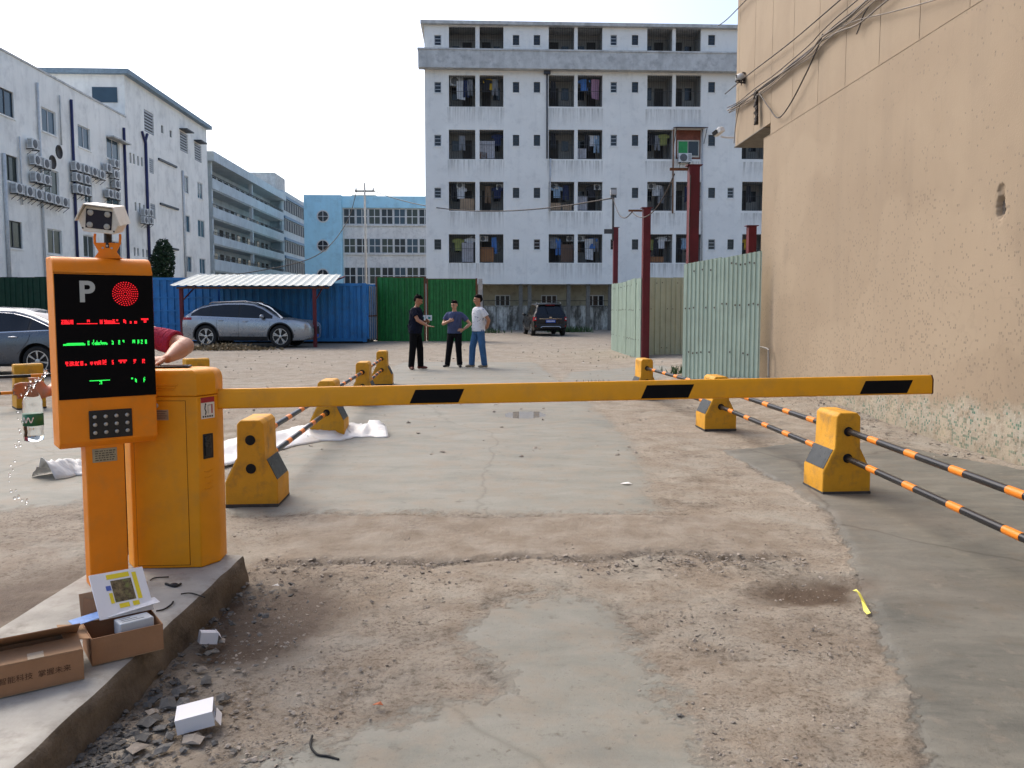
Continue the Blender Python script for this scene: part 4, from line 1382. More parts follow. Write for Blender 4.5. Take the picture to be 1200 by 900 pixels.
for r, c, s_, x0, x1, z0, z1 in loggias:
    for kd_, cl, fx in items.get((r, c, s_), []):
        hgt = {'shirt': .72, 'trousers': .98, 'towel': 1.25}[kd_]
        o = cloth(kd_, {'shirt': .75, 'trousers': .55, 'towel': .6}[kd_], hgt * rg.uniform(.9, 1.1), LM[cl], x0 + (x1 - x0) * fx, .45, z1 - rg.uniform(.12, .3), nm_[kd_])
        tag(o, '%s %s in the %s opening of the %s balcony pair, %s row' % (cl, kd_, 'right' if s_ else 'left', coln[c], rown[r]), 'laundry', 'laundry in the balconies')

# ---- air conditioner outdoor units
ac_white = M('ac_white', (.62, .63, .62), .5, var=.1, scale=4, dirt=(.3, .28, .25), dirt_amt=.4, dscale=6)
ac_dark = M('ac_grille', (.12, .125, .13), .6, var=.2)
def make_ac():
    t = empty('air_conditioner')
    B().box(-.42, .42, -.3, 0, -.28, .28).build('casing', ac_white, t, bevel=.02)
    fan = B().lathe([(.235, 0), (.235, .012), (.2, .016), (.06, .01), (.03, .02)], 20, Matrix.Translation((-.1, -.301, 0)) @ Matrix.Rotation(math.pi / 2, 4, 'X')).build('fan_grille', ac_dark, t, smooth=True)
    g = B()
    for k in range(9):
        z = -.2 + k * .05
        g.box(.2, .38, -.306, -.299, z, z + .02)
    for k in range(6):
        g.box(-.425, -.419, -.26, -.04, -.2 + k * .07, -.17 + k * .07)
    kind(g.build('side_vents', ac_dark, t), 'stuff')
    for xx in (-.3, .3):
        B().box(xx - .02, xx + .02, -.32, .1, -.33, -.285).tube([(xx, -.3, -.32), (xx, .08, -.62)], .015, 6).build('bracket', bars_m, t)
    return t
ac0 = make_ac()
ac_n = [0]
def place_ac(origin, rot, px, py, label, group, out=.12, scale=1.0):
    x, z = on_wall(px, py, origin, rot)
    t = ac0 if ac_n[0] == 0 else copy_tree(ac0)
    ac_n[0] += 1
    ex = Vector((math.cos(rot), math.sin(rot), 0))
    ey = Vector((-math.sin(rot), math.cos(rot), 0))
    p = Vector(origin) + ex * x - ey * out
    t.location = (p.x, p.y, z)
    t.rotation_euler = (0, 0, rot)
    t.scale = (scale,) * 3
    tag(t, label, 'air conditioner', group)
    return t
place_ac(MO, YAW, 801, 186, 'white air conditioner unit below the green balcony window', None)
for px, py, lb in ((535, 97, 'second row'), ):
    o = place_ac((MO[0] - math.sin(YAW) * .9, MO[1] + math.cos(YAW) * .9, 0), YAW, px, py, 'white air conditioner inside the left balcony opening, second row', None, .1)
acin = [(540, 218, 'fourth row, left opening of the left pair'), (586, 220, 'fourth row, right opening of the left pair'), (649, 219, 'fourth row, left opening of the middle pair'), (700, 220, 'fourth row, right opening of the middle pair'), (556, 280, 'lowest row, left opening of the left pair'), (567, 280, 'lowest row, right opening of the left pair'), (668, 280, 'lowest row, left opening of the middle pair'), (680, 280, 'lowest row, right opening of the middle pair'), (763, 219, 'fourth row, left opening of the right pair'), (782, 280, 'lowest row, left opening of the right pair')]
for px, py, lb in acin:
    place_ac((MO[0] - math.sin(YAW) * .75, MO[1] + math.cos(YAW) * .75, 0), YAW, px, py, 'white air conditioner high in a balcony, ' + lb, 'air conditioners inside the balconies', .1, .62)

# ------------------------------------------------------------------ left-hand street of white buildings
LR = math.pi / 2 + YAW
def lplane(d):
    """point on the common street facade at depth d"""
    return (-27.9 - .0452 * (d - 45), d, 0)
LO = lplane(44)
def lx(px, py):
    return on_wall(px, py, LO, LR)
def lrect(px0, px1, yt, yb):
    pm = (px0 + px1) / 2
    return lx(px0, (yt + yb) / 2)[0], lx(px1, (yt + yb) / 2)[0], lx(pm, yb)[1], lx(pm, yt)[1]
z1b = lx(100, 112)[1]
end1 = lx(147, 138)[0]
B1 = empty('factory_building', LO, LR, 'long white four storey building at left covered in air conditioners', 'building')
win1 = [(-3, 16, 104.5, 135), (49, 65.5, 128.6, 156), (91.5, 105.5, 148.7, 173.8), (125, 140, 163, 187.5), (3, 21, 182, 212), (52, 69, 199, 227.5), (99, 108, 213.5, 238), (125, 141, 222, 243), (7, 26, 259, 290.5), (56, 72.7, 269, 298), (98, 111, 276, 302), (132, 143, 283, 306)]
z1top = 15.5
hs = [(*lrect(*q), .18) for q in win1]
bl = facade(B(), -16, end1, 0, z1top, hs)
bl.quad((-16, 0, 0), (-16, 12, 0), (-16, 12, z1top), (-16, 0, z1top))
bl.quad((end1, 0, 0), (end1, 0, z1top), (end1, 12, z1top), (end1, 12, 0))
bl.quad((-16, 0, z1top), (end1, 0, z1top), (end1, 12, z1top), (-16, 12, z1top))
bl.build('wall', bwhite2, B1)
B().box(-16, end1, -.06, .25, z1top + .003, z1top + .12).build('parapet_coping', bgrey, B1)
for i, h in enumerate(hs):
    p = window(B1, h[0], h[1], h[2], h[3], .08, wht_frame if i % 4 else dkframe, pane_b if i < 4 else pane_g, 2, .07)
    B().box(h[0] - .08, h[1] + .08, -.06, -.003, h[2] - .1, h[2] - .01).build('sill', bwhite2, p)
x_, z_ = lx(125, 159.5)
B().box(x_, lx(146, 165)[0], -.5, -.003, z_ - .05, z_ + .05).build('window_canopy', bgrey, B1)
pipe_blue = M('pipe_blue', (.025, .03, .10), .5, var=.2)
pipe_wh = M('pipe_white', (.55, .56, .56), .5, var=.15)
def lpipe(parent, a, ya, b_, yb, m_, r=.07):
    xa, za = lx((a + b_) / 2, (ya + yb) / 2)
    zt, zb = lx(a, ya)[1], lx(b_, yb)[1]
    B().tube([(xa, -.1, zt), (xa, -.1, zb)], r, 8).build('drain_pipe', m_, parent, smooth=True)
lpipe(B1, 82, 117, 90, 330, pipe_blue, .09)
lpipe(B1, 42, 97, 52, 335, pipe_wh)
lpipe(B1, 4, 180, 8, 335, pipe_wh, .1)
lpipe(B1, 20, 160, 25, 240, pipe_wh, .05)
lpipe(B1, 68, 112, 70, 170, bgrey, .05)
lpipe(B1, 144, 150, 150, 335, pipe_blue, .1)
for px, py in ((61.5, 190), (69, 178), (137.5, 217)):
    x_, z_ = lx(px, py)
    fo = B().lathe([(.42, 0), (.42, .03), (.34, .04), (.33, -.05), (.05, -.05)], 18, Matrix.Translation((x_, -.004, z_)) @ Matrix.Rotation(math.pi / 2, 4, 'X')).build('exhaust_fan', door_d, B1, smooth=True)
ORD = ['first', 'second', 'third', 'fourth', 'fifth', 'sixth']
acs = [((33, 169),), ((36, 188), (47, 192)), ((37, 208), (47.5, 211)), ((14.5, 221), (27, 224.5), (38, 228), (49.5, 231.5), (60, 234.5), (69, 237)), ((84, 195), (94, 198), (104, 201.5), (113, 205)), ((85, 208), (95.5, 211)), ((86, 221.5), (96, 224)), ((121, 197), (123, 227), (129.5, 204.5), (130, 192), (131, 216), (131, 229))]
acl = ['single highest white air conditioner left of the white drain pipe', 'white air conditioner in the upper pair of the left cluster', 'white air conditioner in the lower pair of the left cluster', 'white air conditioner in the long bottom row on the left building', 'white air conditioner in the row of four right of the blue pipe', 'white air conditioner in the pair just under the row of four', 'white air conditioner in the lowest pair below the row of four', 'white air conditioner in the cluster under the canopied window']
for g_, lb in zip(acs, acl):
    for k_, (px, py) in enumerate(g_):
        place_ac(LO, LR, px, py, lb if len(g_) == 1 else lb.replace('white air conditioner', ORD[k_] + ' air conditioner from the left'), 'air conditioners on the left building', .15, 1.02)
# building 2
end2, z2 = lx(242, 153)[0], 18.6
B2 = empty('white_block', LO, LR, 'taller white block with barred vents and blue drain pipe behind the first', 'building')
win2 = [(214, 221, 206, 226), (231.5, 237.5, 214, 233), (215, 223, 252, 272), (232, 240, 258, 278), (217, 225, 300, 319), (234, 241, 303, 321)]
vent2 = [(169, 180, 131, 156), (211, 220, 156, 178), (228, 236, 169, 189), (175, 180, 186, 203), (176.5, 182, 239, 256)]
slot2 = [(152, 154, 179, 191), (156, 158, 180.5, 192), (161, 163, 183, 194), (165.5, 167.5, 184.5, 195), (189, 191.5, 147, 156), (199, 201.5, 153, 161), (158, 160, 237, 247), (163, 165, 238, 248), (168, 170, 240, 249), (157, 159, 290, 300), (161, 163, 291, 300), (167, 169, 292, 301), (171.5, 173.5, 293, 301)]
hs = [(*lrect(*q), .15) for q in win2 + vent2 + slot2]
s2 = end1 + .003
bl = facade(B(), s2, end2, 0, z2, hs)
bl.quad((s2, 0, 0), (s2, 13, 0), (s2, 13, z2), (s2, 0, z2))
bl.quad((end2, 0, 0), (end2, 0, z2), (end2, 13, z2), (end2, 13, 0))
bl.build('wall', bwhite2, B2)
B().box(s2 - .4, end2 + .3, -.45, 13.3, z2 + .002, z2 + .35).build('roof', M('roof_edge_blue', (.22, .29, .34), .8, var=.2), B2)
for i, h in enumerate(hs):
    if i < 6:
        p = window(B2, h[0], h[1], h[2], h[3], .06, wht_frame, pane_b, 2, .07)
        B().box(h[0] - .06, h[1] + .06, -.05, -.003, h[2] - .08, h[2] - .01).build('sill', bwhite2, p)
    elif i < 11:
        g = B()
        n = 7
        for k in range(n):
            zz = h[2] + (h[3] - h[2]) * (k + .5) / n
            g.box(h[0] + .01, h[1] - .01, .02, .06, zz - .06, zz + .06)
        p = B().box(h[0] + .005, h[1] - .005, .1, .14, h[2] + .005, h[3] - .005).build('vent', door_d, B2)
        g.build('louvre', alu, p)
        if i in (7, 8):
            B().box(h[0] - .1, h[1] - .3, -.7, -.003, h[3] + .1, h[3] + .2).build('vent_canopy', dkframe, B2)
    else:
        B().box(h[0] + .003, h[1] - .003, .1, .14, h[2] + .003, h[3] - .003).build('slot_window', pane_d, B2)
lpipe(B2, 168, 165, 176, 335, pipe_blue, .12)
x_, z_ = lx(168.5, 167)
B().tube([(x_ - .5, -.1, z_ + .75), (x_, -.1, z_), (x_ + .5, -.1, z_ + .75)], .1, 8).build('pipe_fork', pipe_blue, B2)
lpipe(B2, 213, 200, 217, 335, pipe_wh, .1)
for a, b_ in (((185, 186), (206, 196)), ((187, 238), (208, 246)), ((190, 289), (208, 293))):
    p0, p1 = lx(*a), lx(*b_)
    zc = (p0[1] + p1[1]) / 2
    B().box(p0[0], p1[0], -.14, -.003, zc - .08, zc + .08).build('ledge', dkframe, B2)
cg = on_wall(123, 112, (Vector(LO) + Vector((-math.sin(YAW), math.cos(YAW), 0)) * s2).to_tuple(), YAW)
o = B().box(cg[0] - .9, cg[0] + .9, 0, .05, cg[1] - .5, cg[1] + .6)
gw = o.build('gable_window', pane_b, B2, loc=(s2 - .07, -cg[0] + cg[0], 0), rot=(0, 0, -math.pi / 2))
gw.location = (s2 - .06, 0, 0)
for px, py, w_ in ((163, 249, 'upper left'), (169, 249.5, 'upper right'), (163, 258, 'lower left'), (169, 258.5, 'lower right')):
    place_ac(LO, LR, px, py, w_ + ' air conditioner of the four between the two blue pipes', 'air conditioners between the blue pipes', .3, .95)
# building 3: long balcony block
s3, e3 = lx(248, 179)[0], lx(332, 228)[0]
e4 = lx(360, 244)[0]
zr3 = lx(290, 203)[1]
blue_w = M('balcony_blue_white', (.50, .56, .58), .88, var=.12, scale=.6, dirt=(.25, .27, .28), dirt_amt=.4, dscale=1.5, streak=.4)
B3 = empty('balcony_block', LO, LR, 'long grey blue block with stacked open balconies at the street end', 'building')
bl = B()
bl.quad((s3, 1.8, 0), (e4, 1.8, 0), (e4, 1.8, zr3), (s3, 1.8, zr3))
bl.quad((s3, 1.8, 0), (s3, 1.8, zr3), (s3, 13, zr3), (s3, 13, 0))
bl.quad((s3, 1.8, zr3), (e4, 1.8, zr3), (e4, 13, zr3), (s3, 13, zr3))
bl.build('wall', blue_w, B3)
B().box(s3 - .5, e3, -.35, 12, zr3 - .9, zr3 + .02).build('roof_band', blue_w, B3)
zl = [lx(254, y)[1] for y in (211, 223, 244, 256, 276, 286, 304, 317)]
for k in range(4):
    zt, zb = zl[2 * k], zl[2 * k + 1]
    bf = B()
    bf.box(s3, e3, 0, .12, zb, zt)
    bf.box(s3, s3 + .12, .123, 1.8, zb, zt)
    bf.box(s3, e3, .123, 1.79, zb - .12, zb + .03)
    bp = bf.build('balcony', blue_w, B3)
    n = 13
    for i in range(n):
        xx = s3 + 1.2 + (e3 - s3 - 2) * i / n
        zf = zb + .04
        o = B().box(xx, xx + 1.1, 1.72, 1.79, zf, zf + 2.0).build('door' if i % 2 else 'window', door_d if i % 2 else pane_d, bp)
    ra = B()
    for i in range(60):
        xx = s3 + .2 + (e3 - s3 - .4) * i / 59
        ra.box(xx - .02, xx + .02, .04, .08, zt + .003, zt + .28)
    ra.box(s3 + .1, e3 - .1, .03, .09, zt + .28, zt + .33)
    kind(ra.build('railing', bars_m, bp), 'stuff')
for xx in (s3 + .25, (s3 + e3) / 2, e3 - .2):
    B().box(xx - .2, xx + .2, .13, .5, 0, zr3 - .9).build('column', blue_w, B3)
bl = facade(B(), e3 + .003, e4, 0, zr3 + .6, [], y=.05)
bl.quad((e3 + .003, .05, 0), (e3 + .003, 1.8, 0), (e3 + .003, 1.8, zr3 + .6), (e3 + .003, .05, zr3 + .6))
bl.build('end_wing_wall', blue_w, B3)
for k, (yt, yb) in enumerate(((240, 252), (262, 274), (286, 298), (306, 320))):
    zt, zb = lx(345, yt)[1], lx(345, yb)[1]
    n = 10
    for i in range(n):
        xx = e3 + .4 + (e4 - e3 - .5) * i / n
        o = B().box(xx, xx + (e4 - e3) / n * .8, -.02, .045, zb, zt).build('window', pane_m, B3)
        B().box(xx + (e4 - e3) / n * .37, xx + (e4 - e3) / n * .43, -.035, -.021, zb, zt).build('mullion', wht_frame, o)
    B().box(e3 + .1, e4, -.2, .04, zt + .1, zt + .45).build('spandrel_band', M('band_blue', (.2, .29, .38), .8, var=.15), B3)
x_, z_ = lx(336, 228)
B().box(x_ - 2.5, x_ + 3.5, 1.0, 5, zr3, lx(336, 206)[1]).build('stair_tower', bgrey, B3)
x_, z_ = lx(248, 170)
B().box(s3 - 1.2, s3 + 1.0, 1.5, 4.5, zr3 + .02, lx(250, 160)[1]).build('roof_hut', bgrey, B3)
# ------------------------------------------------------------------ blue building with round windows
BO = (pp(357, 300, 96).x, 96.0, 0.0)
def bx2(px, py):
    return on_wall(px, py, BO, YAW)
BB = empty('blue_building', BO, YAW, 'light blue building with round windows left of the white block', 'building')
sky_blue = M('paint_sky_blue', (.40, .70, .84), .85, var=.08, scale=.5, dirt=(.2, .33, .42), dirt_amt=.4, dscale=1.2, streak=.25)
wall_b = M('spandrel_white', (.72, .72, .69), .9, var=.12, scale=.6, dirt=(.3, .3, .3), dirt_amt=.5, streak=.5)
xA, xB, xC = 0, bx2(400.5, 270)[0], bx2(520, 270)[0]
zt = bx2(400, 228.5)[1]
B().box(xA, xB, 0, 14, 0, zt).build('stair_block', sky_blue, BB)
for yc in (253.5, 288, 322):
    q = bx2(378.5, yc)
    wdw = B().lathe([(.62, 0), (.62, .03), (.02, .03)], 24, Matrix.Translation((q[0], -.002, q[1])) @ Matrix.Rotation(math.pi / 2, 4, 'X')).build('round_window', pane_d, BB)
    f = B()
    for k in range(24):
        a0, a1 = 2 * math.pi * k / 24, 2 * math.pi * (k + 1) / 24
        f.prism([(q[0] + r * math.cos(a), q[1] + r * math.sin(a)) for r, a in ((.6, a0), (.74, a0), (.74, a1), (.6, a1))], -.08, -.001, 'y')
    f.box(q[0] - .6, q[0] + .6, -.055, -.035, q[1] - .03, q[1] + .03)
    f.box(q[0] - .03, q[0] + .03, -.054, -.036, q[1] - .6, q[1] + .6)
    f.build('frame', wht_frame, wdw)
fb = B().box(xB + .003, xC, .8, 14, 0, zt - .05).build('wall', wall_b, BB)
z243 = bx2(450, 243)[1]
B().box(xB + .004, xC, .5, .797, z243, zt - .04).build('fascia', sky_blue, BB)
for yt, yb in ((243, 262.5), (278, 296.5), (312, 333)):
    z0, z1 = bx2(450, yb)[1], bx2(450, yt)[1]
    n = 8
    wd = (xC - xB - .1) / n
    for i in range(n):
        xx = xB + .05 + wd * i
        p = window(BB, xx + .03, xx + wd - .03, z0, z1 - .05, .745, wht_frame, [pane_d, pane_b, pane_g][(i * 7 + int(yt)) % 3], 2, .09, 2)
    B().box(xB + .01, xC, .6, .74, z0 - .16, z0 - .02).build('sill', wall_b, BB)
q = bx2(417, 222)
B().prism([(-1.8, 0), (2.8, 0), (1.8, .6), (-1, .6)], 4, 8, 'y').build('roof_light', M('roof_green_grey', (.3, .38, .36), .7), BB, loc=(q[0], 0, zt - .04))

# ------------------------------------------------------------------ beige building on the right
WH = math.atan2(-1, .0158)
WY0 = 15.45
WO = (4.83 - .0158 * (WY0 - 7.55), WY0, 0)
def wl(px, py):
    return on_wall(px, py, WO, WH)
exW = Vector((math.cos(WH), math.sin(WH), 0))
eyW = Vector((-math.sin(WH), math.cos(WH), 0))
def wpt(px, py, off=.04):
    x, z = wl(px, py)
    return Vector(WO) + exW * x - eyW * off + Vector((0, 0, z))
BE = empty('beige_building', WO, WH, 'large beige rendered building with mosaic tile base along the right edge', 'building')
def beige_mat(name, tiles):
    m, nt, b = newmat(name)
    P = objco(nt)
    n1 = noise(nt, P, .5, 6, .6)
    n2 = noise(nt, P, 3.5, 7, .65)
    c = mixc(nt, ramp(nt, n1, [(.35, 0.0), (.7, 1.0)]), (.28, .21, .138), (.33, .255, .172))
    c = mixc(nt, ramp(nt, n2, [(.5, 0.0), (.78, .55)]), c, (.275, .21, .145))
    n5 = noise(nt, mapping(nt, P, (1.5, 1, .14)), 1.6, 6, .6)
    c = mixc(nt, ramp(nt, n5, [(.5, 0.0), (.8, .45)]), c, (.215, .165, .115))
    n6 = noise(nt, P, .33, 3, .5)
    c = mixc(nt, ramp(nt, n6, [(.52, 0.0), (.545, .35)]), c, (.36, .28, .19))
    vk = node(nt, 'ShaderNodeTexVoronoi', feature='DISTANCE_TO_EDGE')
    vk.inputs['Scale'].default_value = .42
    nt.links.new(mixc(nt, .12, P, node_color(nt, P)), vk.inputs['Vector'])
    c = mixc(nt, ramp(nt, vk.outputs['Distance'], [(.0, .16), (.003, 0.0)]), c, (.18, .14, .1))
    hgt = noise(nt, P, 45, 6, .6)
    hsock = mth(nt, 'MULTIPLY', hgt, .35)
    if tiles:
        S = .03
        sep = node(nt, 'ShaderNodeSeparateXYZ')
        nt.links.new(P, sep.inputs[0])
        X_, Z_ = sep.outputs['X'], sep.outputs['Z']
        fx, fz = mth(nt, 'DIVIDE', X_, S), mth(nt, 'DIVIDE', Z_, S)
        cmb = node(nt, 'ShaderNodeCombineXYZ')
        nt.links.new(mth(nt, 'FLOOR', fx), cmb.inputs[0])
        nt.links.new(mth(nt, 'FLOOR', fz), cmb.inputs[1])
        wn = node(nt, 'ShaderNodeTexWhiteNoise', noise_dimensions='2D')
        nt.links.new(cmb.outputs[0], wn.inputs['Vector'])
        rv = wn.outputs['Value']
        # distance inside the cell
        u = mth(nt, 'ABSOLUTE', mth(nt, 'SUBTRACT', mth(nt, 'FRACT', fx), .5))
        v = mth(nt, 'ABSOLUTE', mth(nt, 'SUBTRACT', mth(nt, 'FRACT', fz), .5))
        inside = mth(nt, 'LESS_THAN', mth(nt, 'MAXIMUM', u, v), .42)
        # the plaster has come away below this line
        line = mth(nt, 'ADD', mth(nt, 'MULTIPLY', X_, .058), mth(nt, 'MULTIPLY', noise(nt, P, 1.7, 6, .7), .75))
        line = mth(nt, 'SUBTRACT', line, .30)
        dz = mth(nt, 'SUBTRACT', line, Z_)
        bare = ramp(nt, mth(nt, 'ADD', mth(nt, 'MULTIPLY', dz, 3.2), .5), [(.2, 0.0), (.8, 1.0)])
        bare = mth(nt, 'MULTIPLY', bare, ramp(nt, noise(nt, P, 7, 6, .7), [(.36, .15), (.52, 1.0)]))
        grn = mth(nt, 'GREATER_THAN', rv, .76)
        tile = mixc(nt, grn, mixc(nt, rv, (.34, .305, .235), (.43, .40, .325)), mixc(nt, noise(nt, P, 8, 2), (.03, .12, .08), (.10, .22, .16)))
        tile = mixc(nt, inside, (.36, .32, .25), tile)
        tile = mixc(nt, ramp(nt, n2, [(.45, 0.0), (.7, .75)]), tile, (.42, .33, .22))
        # small pits where single tiles show through the thin plaster
        dens = ramp(nt, noise(nt, P, .8, 5, .65), [(.38, 0.15), (.62, 1.0)])
        low = ramp(nt, mth(nt, 'DIVIDE', Z_, 4.6), [(.02, 1.0), (.8, .12)])
        thr = mth(nt, 'SUBTRACT', 1.0, mth(nt, 'MULTIPLY', mth(nt, 'MULTIPLY', dens, low), .3))
        pit = mth(nt, 'MULTIPLY', mth(nt, 'MULTIPLY', mth(nt, 'GREATER_THAN', rv, thr), mth(nt, 'LESS_THAN', u, .34)), mth(nt, 'LESS_THAN', v, .42))
        pit = mth(nt, 'MULTIPLY', pit, ramp(nt, noise(nt, P, 60, 3), [(.35, 0.3), (.6, 1.0)]))
        c = mixc(nt, mth(nt, 'MULTIPLY', pit, .85), c, (.19, .15, .105))
        c = mixc(nt, bare, c, tile)
        grime = ramp(nt, mth(nt, 'ADD', mth(nt, 'MULTIPLY', Z_, 1.1), mth(nt, 'MULTIPLY', n2, .8)), [(.35, .75), (.75, 0.0)])
        c = mixc(nt, mth(nt, 'MULTIPLY', grime, .5), c, (.22, .18, .12))
        hsock = mth(nt, 'SUBTRACT', hsock, mth(nt, 'MULTIPLY', pit, .5))
        hsock = mth(nt, 'SUBTRACT', hsock, mth(nt, 'MULTIPLY', bare, mth(nt, 'SUBTRACT', 1.2, mth(nt, 'MULTIPLY', inside, .4))))
    nt.links.new(c, b.inputs['Base Color'])
    b.inputs['Roughness'].default_value = .85
    bump(nt, b, hsock, .6, .012)
    return m
beige = beige_mat('beige_render', True)
beige_up = beige_mat('beige_panel', False)
ZL = 4.64
hx, hz_ = wl(1173, 242)
xs = np.unique(np.concatenate([np.arange(0, 21, .1), np.arange(hx - .4, hx + .4, .012)]))
zs = np.unique(np.concatenate([np.arange(-.15, ZL, .1), np.arange(hz_ - .4, hz_ + .4, .012), [ZL]]))
X, Z = np.meshgrid(xs, zs)
Yd = (fbm(X * .8, Z * .8, 4) - .5) * .02
rr = np.hypot((X - hx) / .062, (Z - hz_) / .105) + (fbm(X * 14, Z * 14, 4) - .5) * .9
Yd += .11 * np.clip(1.15 - rr, 0, 1) ** .6 + .012 * np.clip(2.0 - rr, 0, 1) * fbm(X * 40, Z * 40, 3)
rr2 = np.hypot((X - hx) / .06, (Z - hz_ - .14) / .07) + (fbm(X * 20 + 4, Z * 20, 4) - .5) * 1.2
Yd += .03 * np.clip(1.1 - rr2, 0, 1) ** .5
Yd *= np.clip((ZL - Z) / .25, 0, 1)
bl = B().sheet([[(X[i, j], Yd[i, j], Z[i, j]) for j in range(X.shape[1])] for i in range(X.shape[0])])
n0 = len(bl.v)
bl.quad((0, 0, -.15), (0, 0, ZL), (0, 10, ZL), (0, 10, -.15))
bl.build('lower_wall', beige, BE, smooth=True)
hb = B()
hr_ = [(hx + .075 * math.cos(a) * (1 + .25 * math.sin(3 * a)), .052, hz_ + .01 + .14 * math.sin(a) * (1 + .2 * math.cos(5 * a))) for a in np.linspace(0, 6.0, 18)]
hb.add([(hx, .06, hz_)] + hr_, [(0, 1 + k, 1 + (k + 1) % 18) for k in range(18)])
hb.build('hole_back', M('hole_rubble', (.17, .145, .12), .95, var=.6, scale=30, bmp=1, bscale=60), BE)
B().ell((hx + .025, .05, hz_ - .01), (.028, .012, .04), 10, 8).build('hole_shade', M('hole_shade_dark', (.015, .013, .012), .95), BE)  # near-black lump stands for the shade deep in the broken hole
joints = [wl(p, y)[0] for p, y in ((864, 150), (882, 150), (902, 154), (927, 140), (957, 122), (989, 103), (1029, 74), (1076, 48), (1135, 14))]
dj = 1.15
jx = [-1.9] + joints
while jx[-1] < 19:
    jx.append(jx[-1] + dj)
UT = 13.0
for a, b_ in zip(jx[:-1], jx[1:]):
    lo = ZL + .004 if a >= -.2 else 4.86
    B().box(a + .006, b_ - .006, .012, .1, lo, UT).build('wall_panel', beige_up, BE)
B().box(-1.9, 20, .101, 10, ZL + .003 + .3, UT).build('upper_volume', beige_up, BE)
B().box(.0, 20, -.005, .1, ZL - .006, ZL + .002).build('ledge_line', beige_up, BE)
B().box(-1.9, 0, -.01, 3, 4.84, 4.858).build('soffit', M('soffit_grey', (.2, .18, .15), .9, var=.2), BE)
# cables on the wall
wire_m = M('wire_dark', (.045, .035, .03), .6, var=.3, scale=3)
wire_g = M('wire_grey', (.2, .17, .14), .6, var=.3, scale=3)
base_pts = [(857, 129), (870, 121), (890, 107), (910, 92), (930, 76), (955, 57), (968, 42), (985, 28), (1003, 14), (1022, -2), (1045, -22)]
for k in range(6):
    off = [(0, 0), (1.5, 3), (-1, -3), (2, 5), (0, 1.5), (-2, 2)][k]
    sp = [0, .6, -.6, 1.2, .3, -.3][k]
    pts = [wpt(a + off[0] * .3 + rnd.uniform(-.6, .6), b_ + off[1] * (.7 + i * .16) + rnd.uniform(-1.5, 1.5), .05 + .012 * (k % 3)) for i, (a, b_) in enumerate(base_pts)]
    cable('wall_cable', pts, .009 if k < 4 else .014, wire_m if k % 2 == 0 else wire_g, 'dark cable in the bundle climbing across the beige wall', 'cable', 6, 'cables bundled on the beige wall')
cable('wall_cable', [wpt(a, b_, .06) for a, b_ in ((845, 30), (856, 22), (880, -2), (900, -20))], .011, wire_m, 'single thin cable at the top left corner of the beige wall')
cable('wall_cable', [wpt(a, b_, .06) for a, b_ in ((853, 110), (880, 88), (930, 50), (987, 2), (1010, -18))], .011, wire_m, 'thin straight cable above the bundle on the beige wall')
cable('wall_cable', [wpt(a, b_, .06) for a, b_ in ((894, 110), (905, 126), (916, 138), (930, 122), (948, 88), (960, 62), (969, 40))], .012, wire_m, 'loose cable hanging in a loop below the bundle')
cable('wall_cable', [wpt(a, b_, .05) for a, b_ in ((960, 52), (985, 38), (1010, 28), (1035, 8), (1060, -12))], .012, wire_g, 'grey cable branching under the bundle towards the right')
cable('wall_cable', [wpt(a, b_, .05) for a, b_ in ((990, 31), (1015, 22), (1050, 14), (1100, 0), (1130, -10))], .008, wire_g, 'faint grey cable running right along the beige wall')
cable('wall_cable', [wpt(a, b_, .05) for a, b_ in ((1022, 8), (1016, 18), (1012, 30), (1008, 40))], .009, wire_m, 'short loose wire dangling from the bundle')
cable('wall_cable', [wpt(a, b_, .05) for a, b_ in ((870, 122), (866, 140), (864, 155), (863, 168))], .009, wire_g, 'thin wire dropping from the bundle to the soffit')
bl = B()
rg = random.Random(4)
for k in range(16):
    c = wpt(890 + rg.uniform(-1.2, 1.2), 108 + k * 2.3, .07)
    a = rg.uniform(-.5, .5)
    bl.tube([c + exW * -.06 + Vector((0, 0, -.02 + a * .05)), c + exW * .06 + Vector((0, 0, .02))], .02, 6)
bl.tube([wpt(890, 106, .05), wpt(890, 146, .05)], .03, 6)
tag(bl.build('cable_coil', wire_m, smooth=True), 'dark twisted coil of cable hanging at the wall corner', 'cable')
ib = empty('cable_junction', wpt(872, 92, .0), 0, 'grey cable junction box with tangled wires near the wall corner', 'junction box')
B().ell((0, 0, 0), (.1, .12, .08), 12, 8).build('housing', M('junction_grey', (.45, .45, .44), .5), ib, loc=(-.08, 0, .02), smooth=True)
bl = B()
for k in range(8):
    bl.tube([Vector((rg.uniform(-.2, .2), -.05, rg.uniform(-.15, .12))) for _ in range(4)], .014, 6)
kind(bl.build('tangled_wires', wire_m, ib), 'stuff')
# surveillance camera on the corner
cc = wpt(851, 158, .0)
sv = empty('security_camera', cc, 0, 'small white security camera on the corner of the beige building', 'camera')
B().tube([(.18, 0, -.06), (.0, -.02, -.06), (-.12, -.02, -.04)], .02, 8).build('arm', white_p, sv)
B().box(-.12, .12, -.07, .07, -.05, .07).build('body', white_p, sv, loc=(-.17, -.05, .05), rot=(R(10), R(-20), R(-60)), bevel=.02)
B().box(-.135, .0, -.055, .055, -.03, .055).build('lens', blk, sv, loc=(-.19, -.09, .05), rot=(R(10), R(-20), R(-60)))
# conduit at the foot of the wall
p0, p1 = wpt(886, 402, .02), wpt(907, 409, .02)
cable('wall_pipe', [wpt(884, 403, .10), wpt(895, 406, .1), wpt(906, 409, .1), wpt(907, 415, .1), wpt(907, 442, .1)], .018, M('pipe_metal', (.35, .32, .28), .5, .4), 'thin bent metal pipe at the far corner of the beige wall', 'pipe')

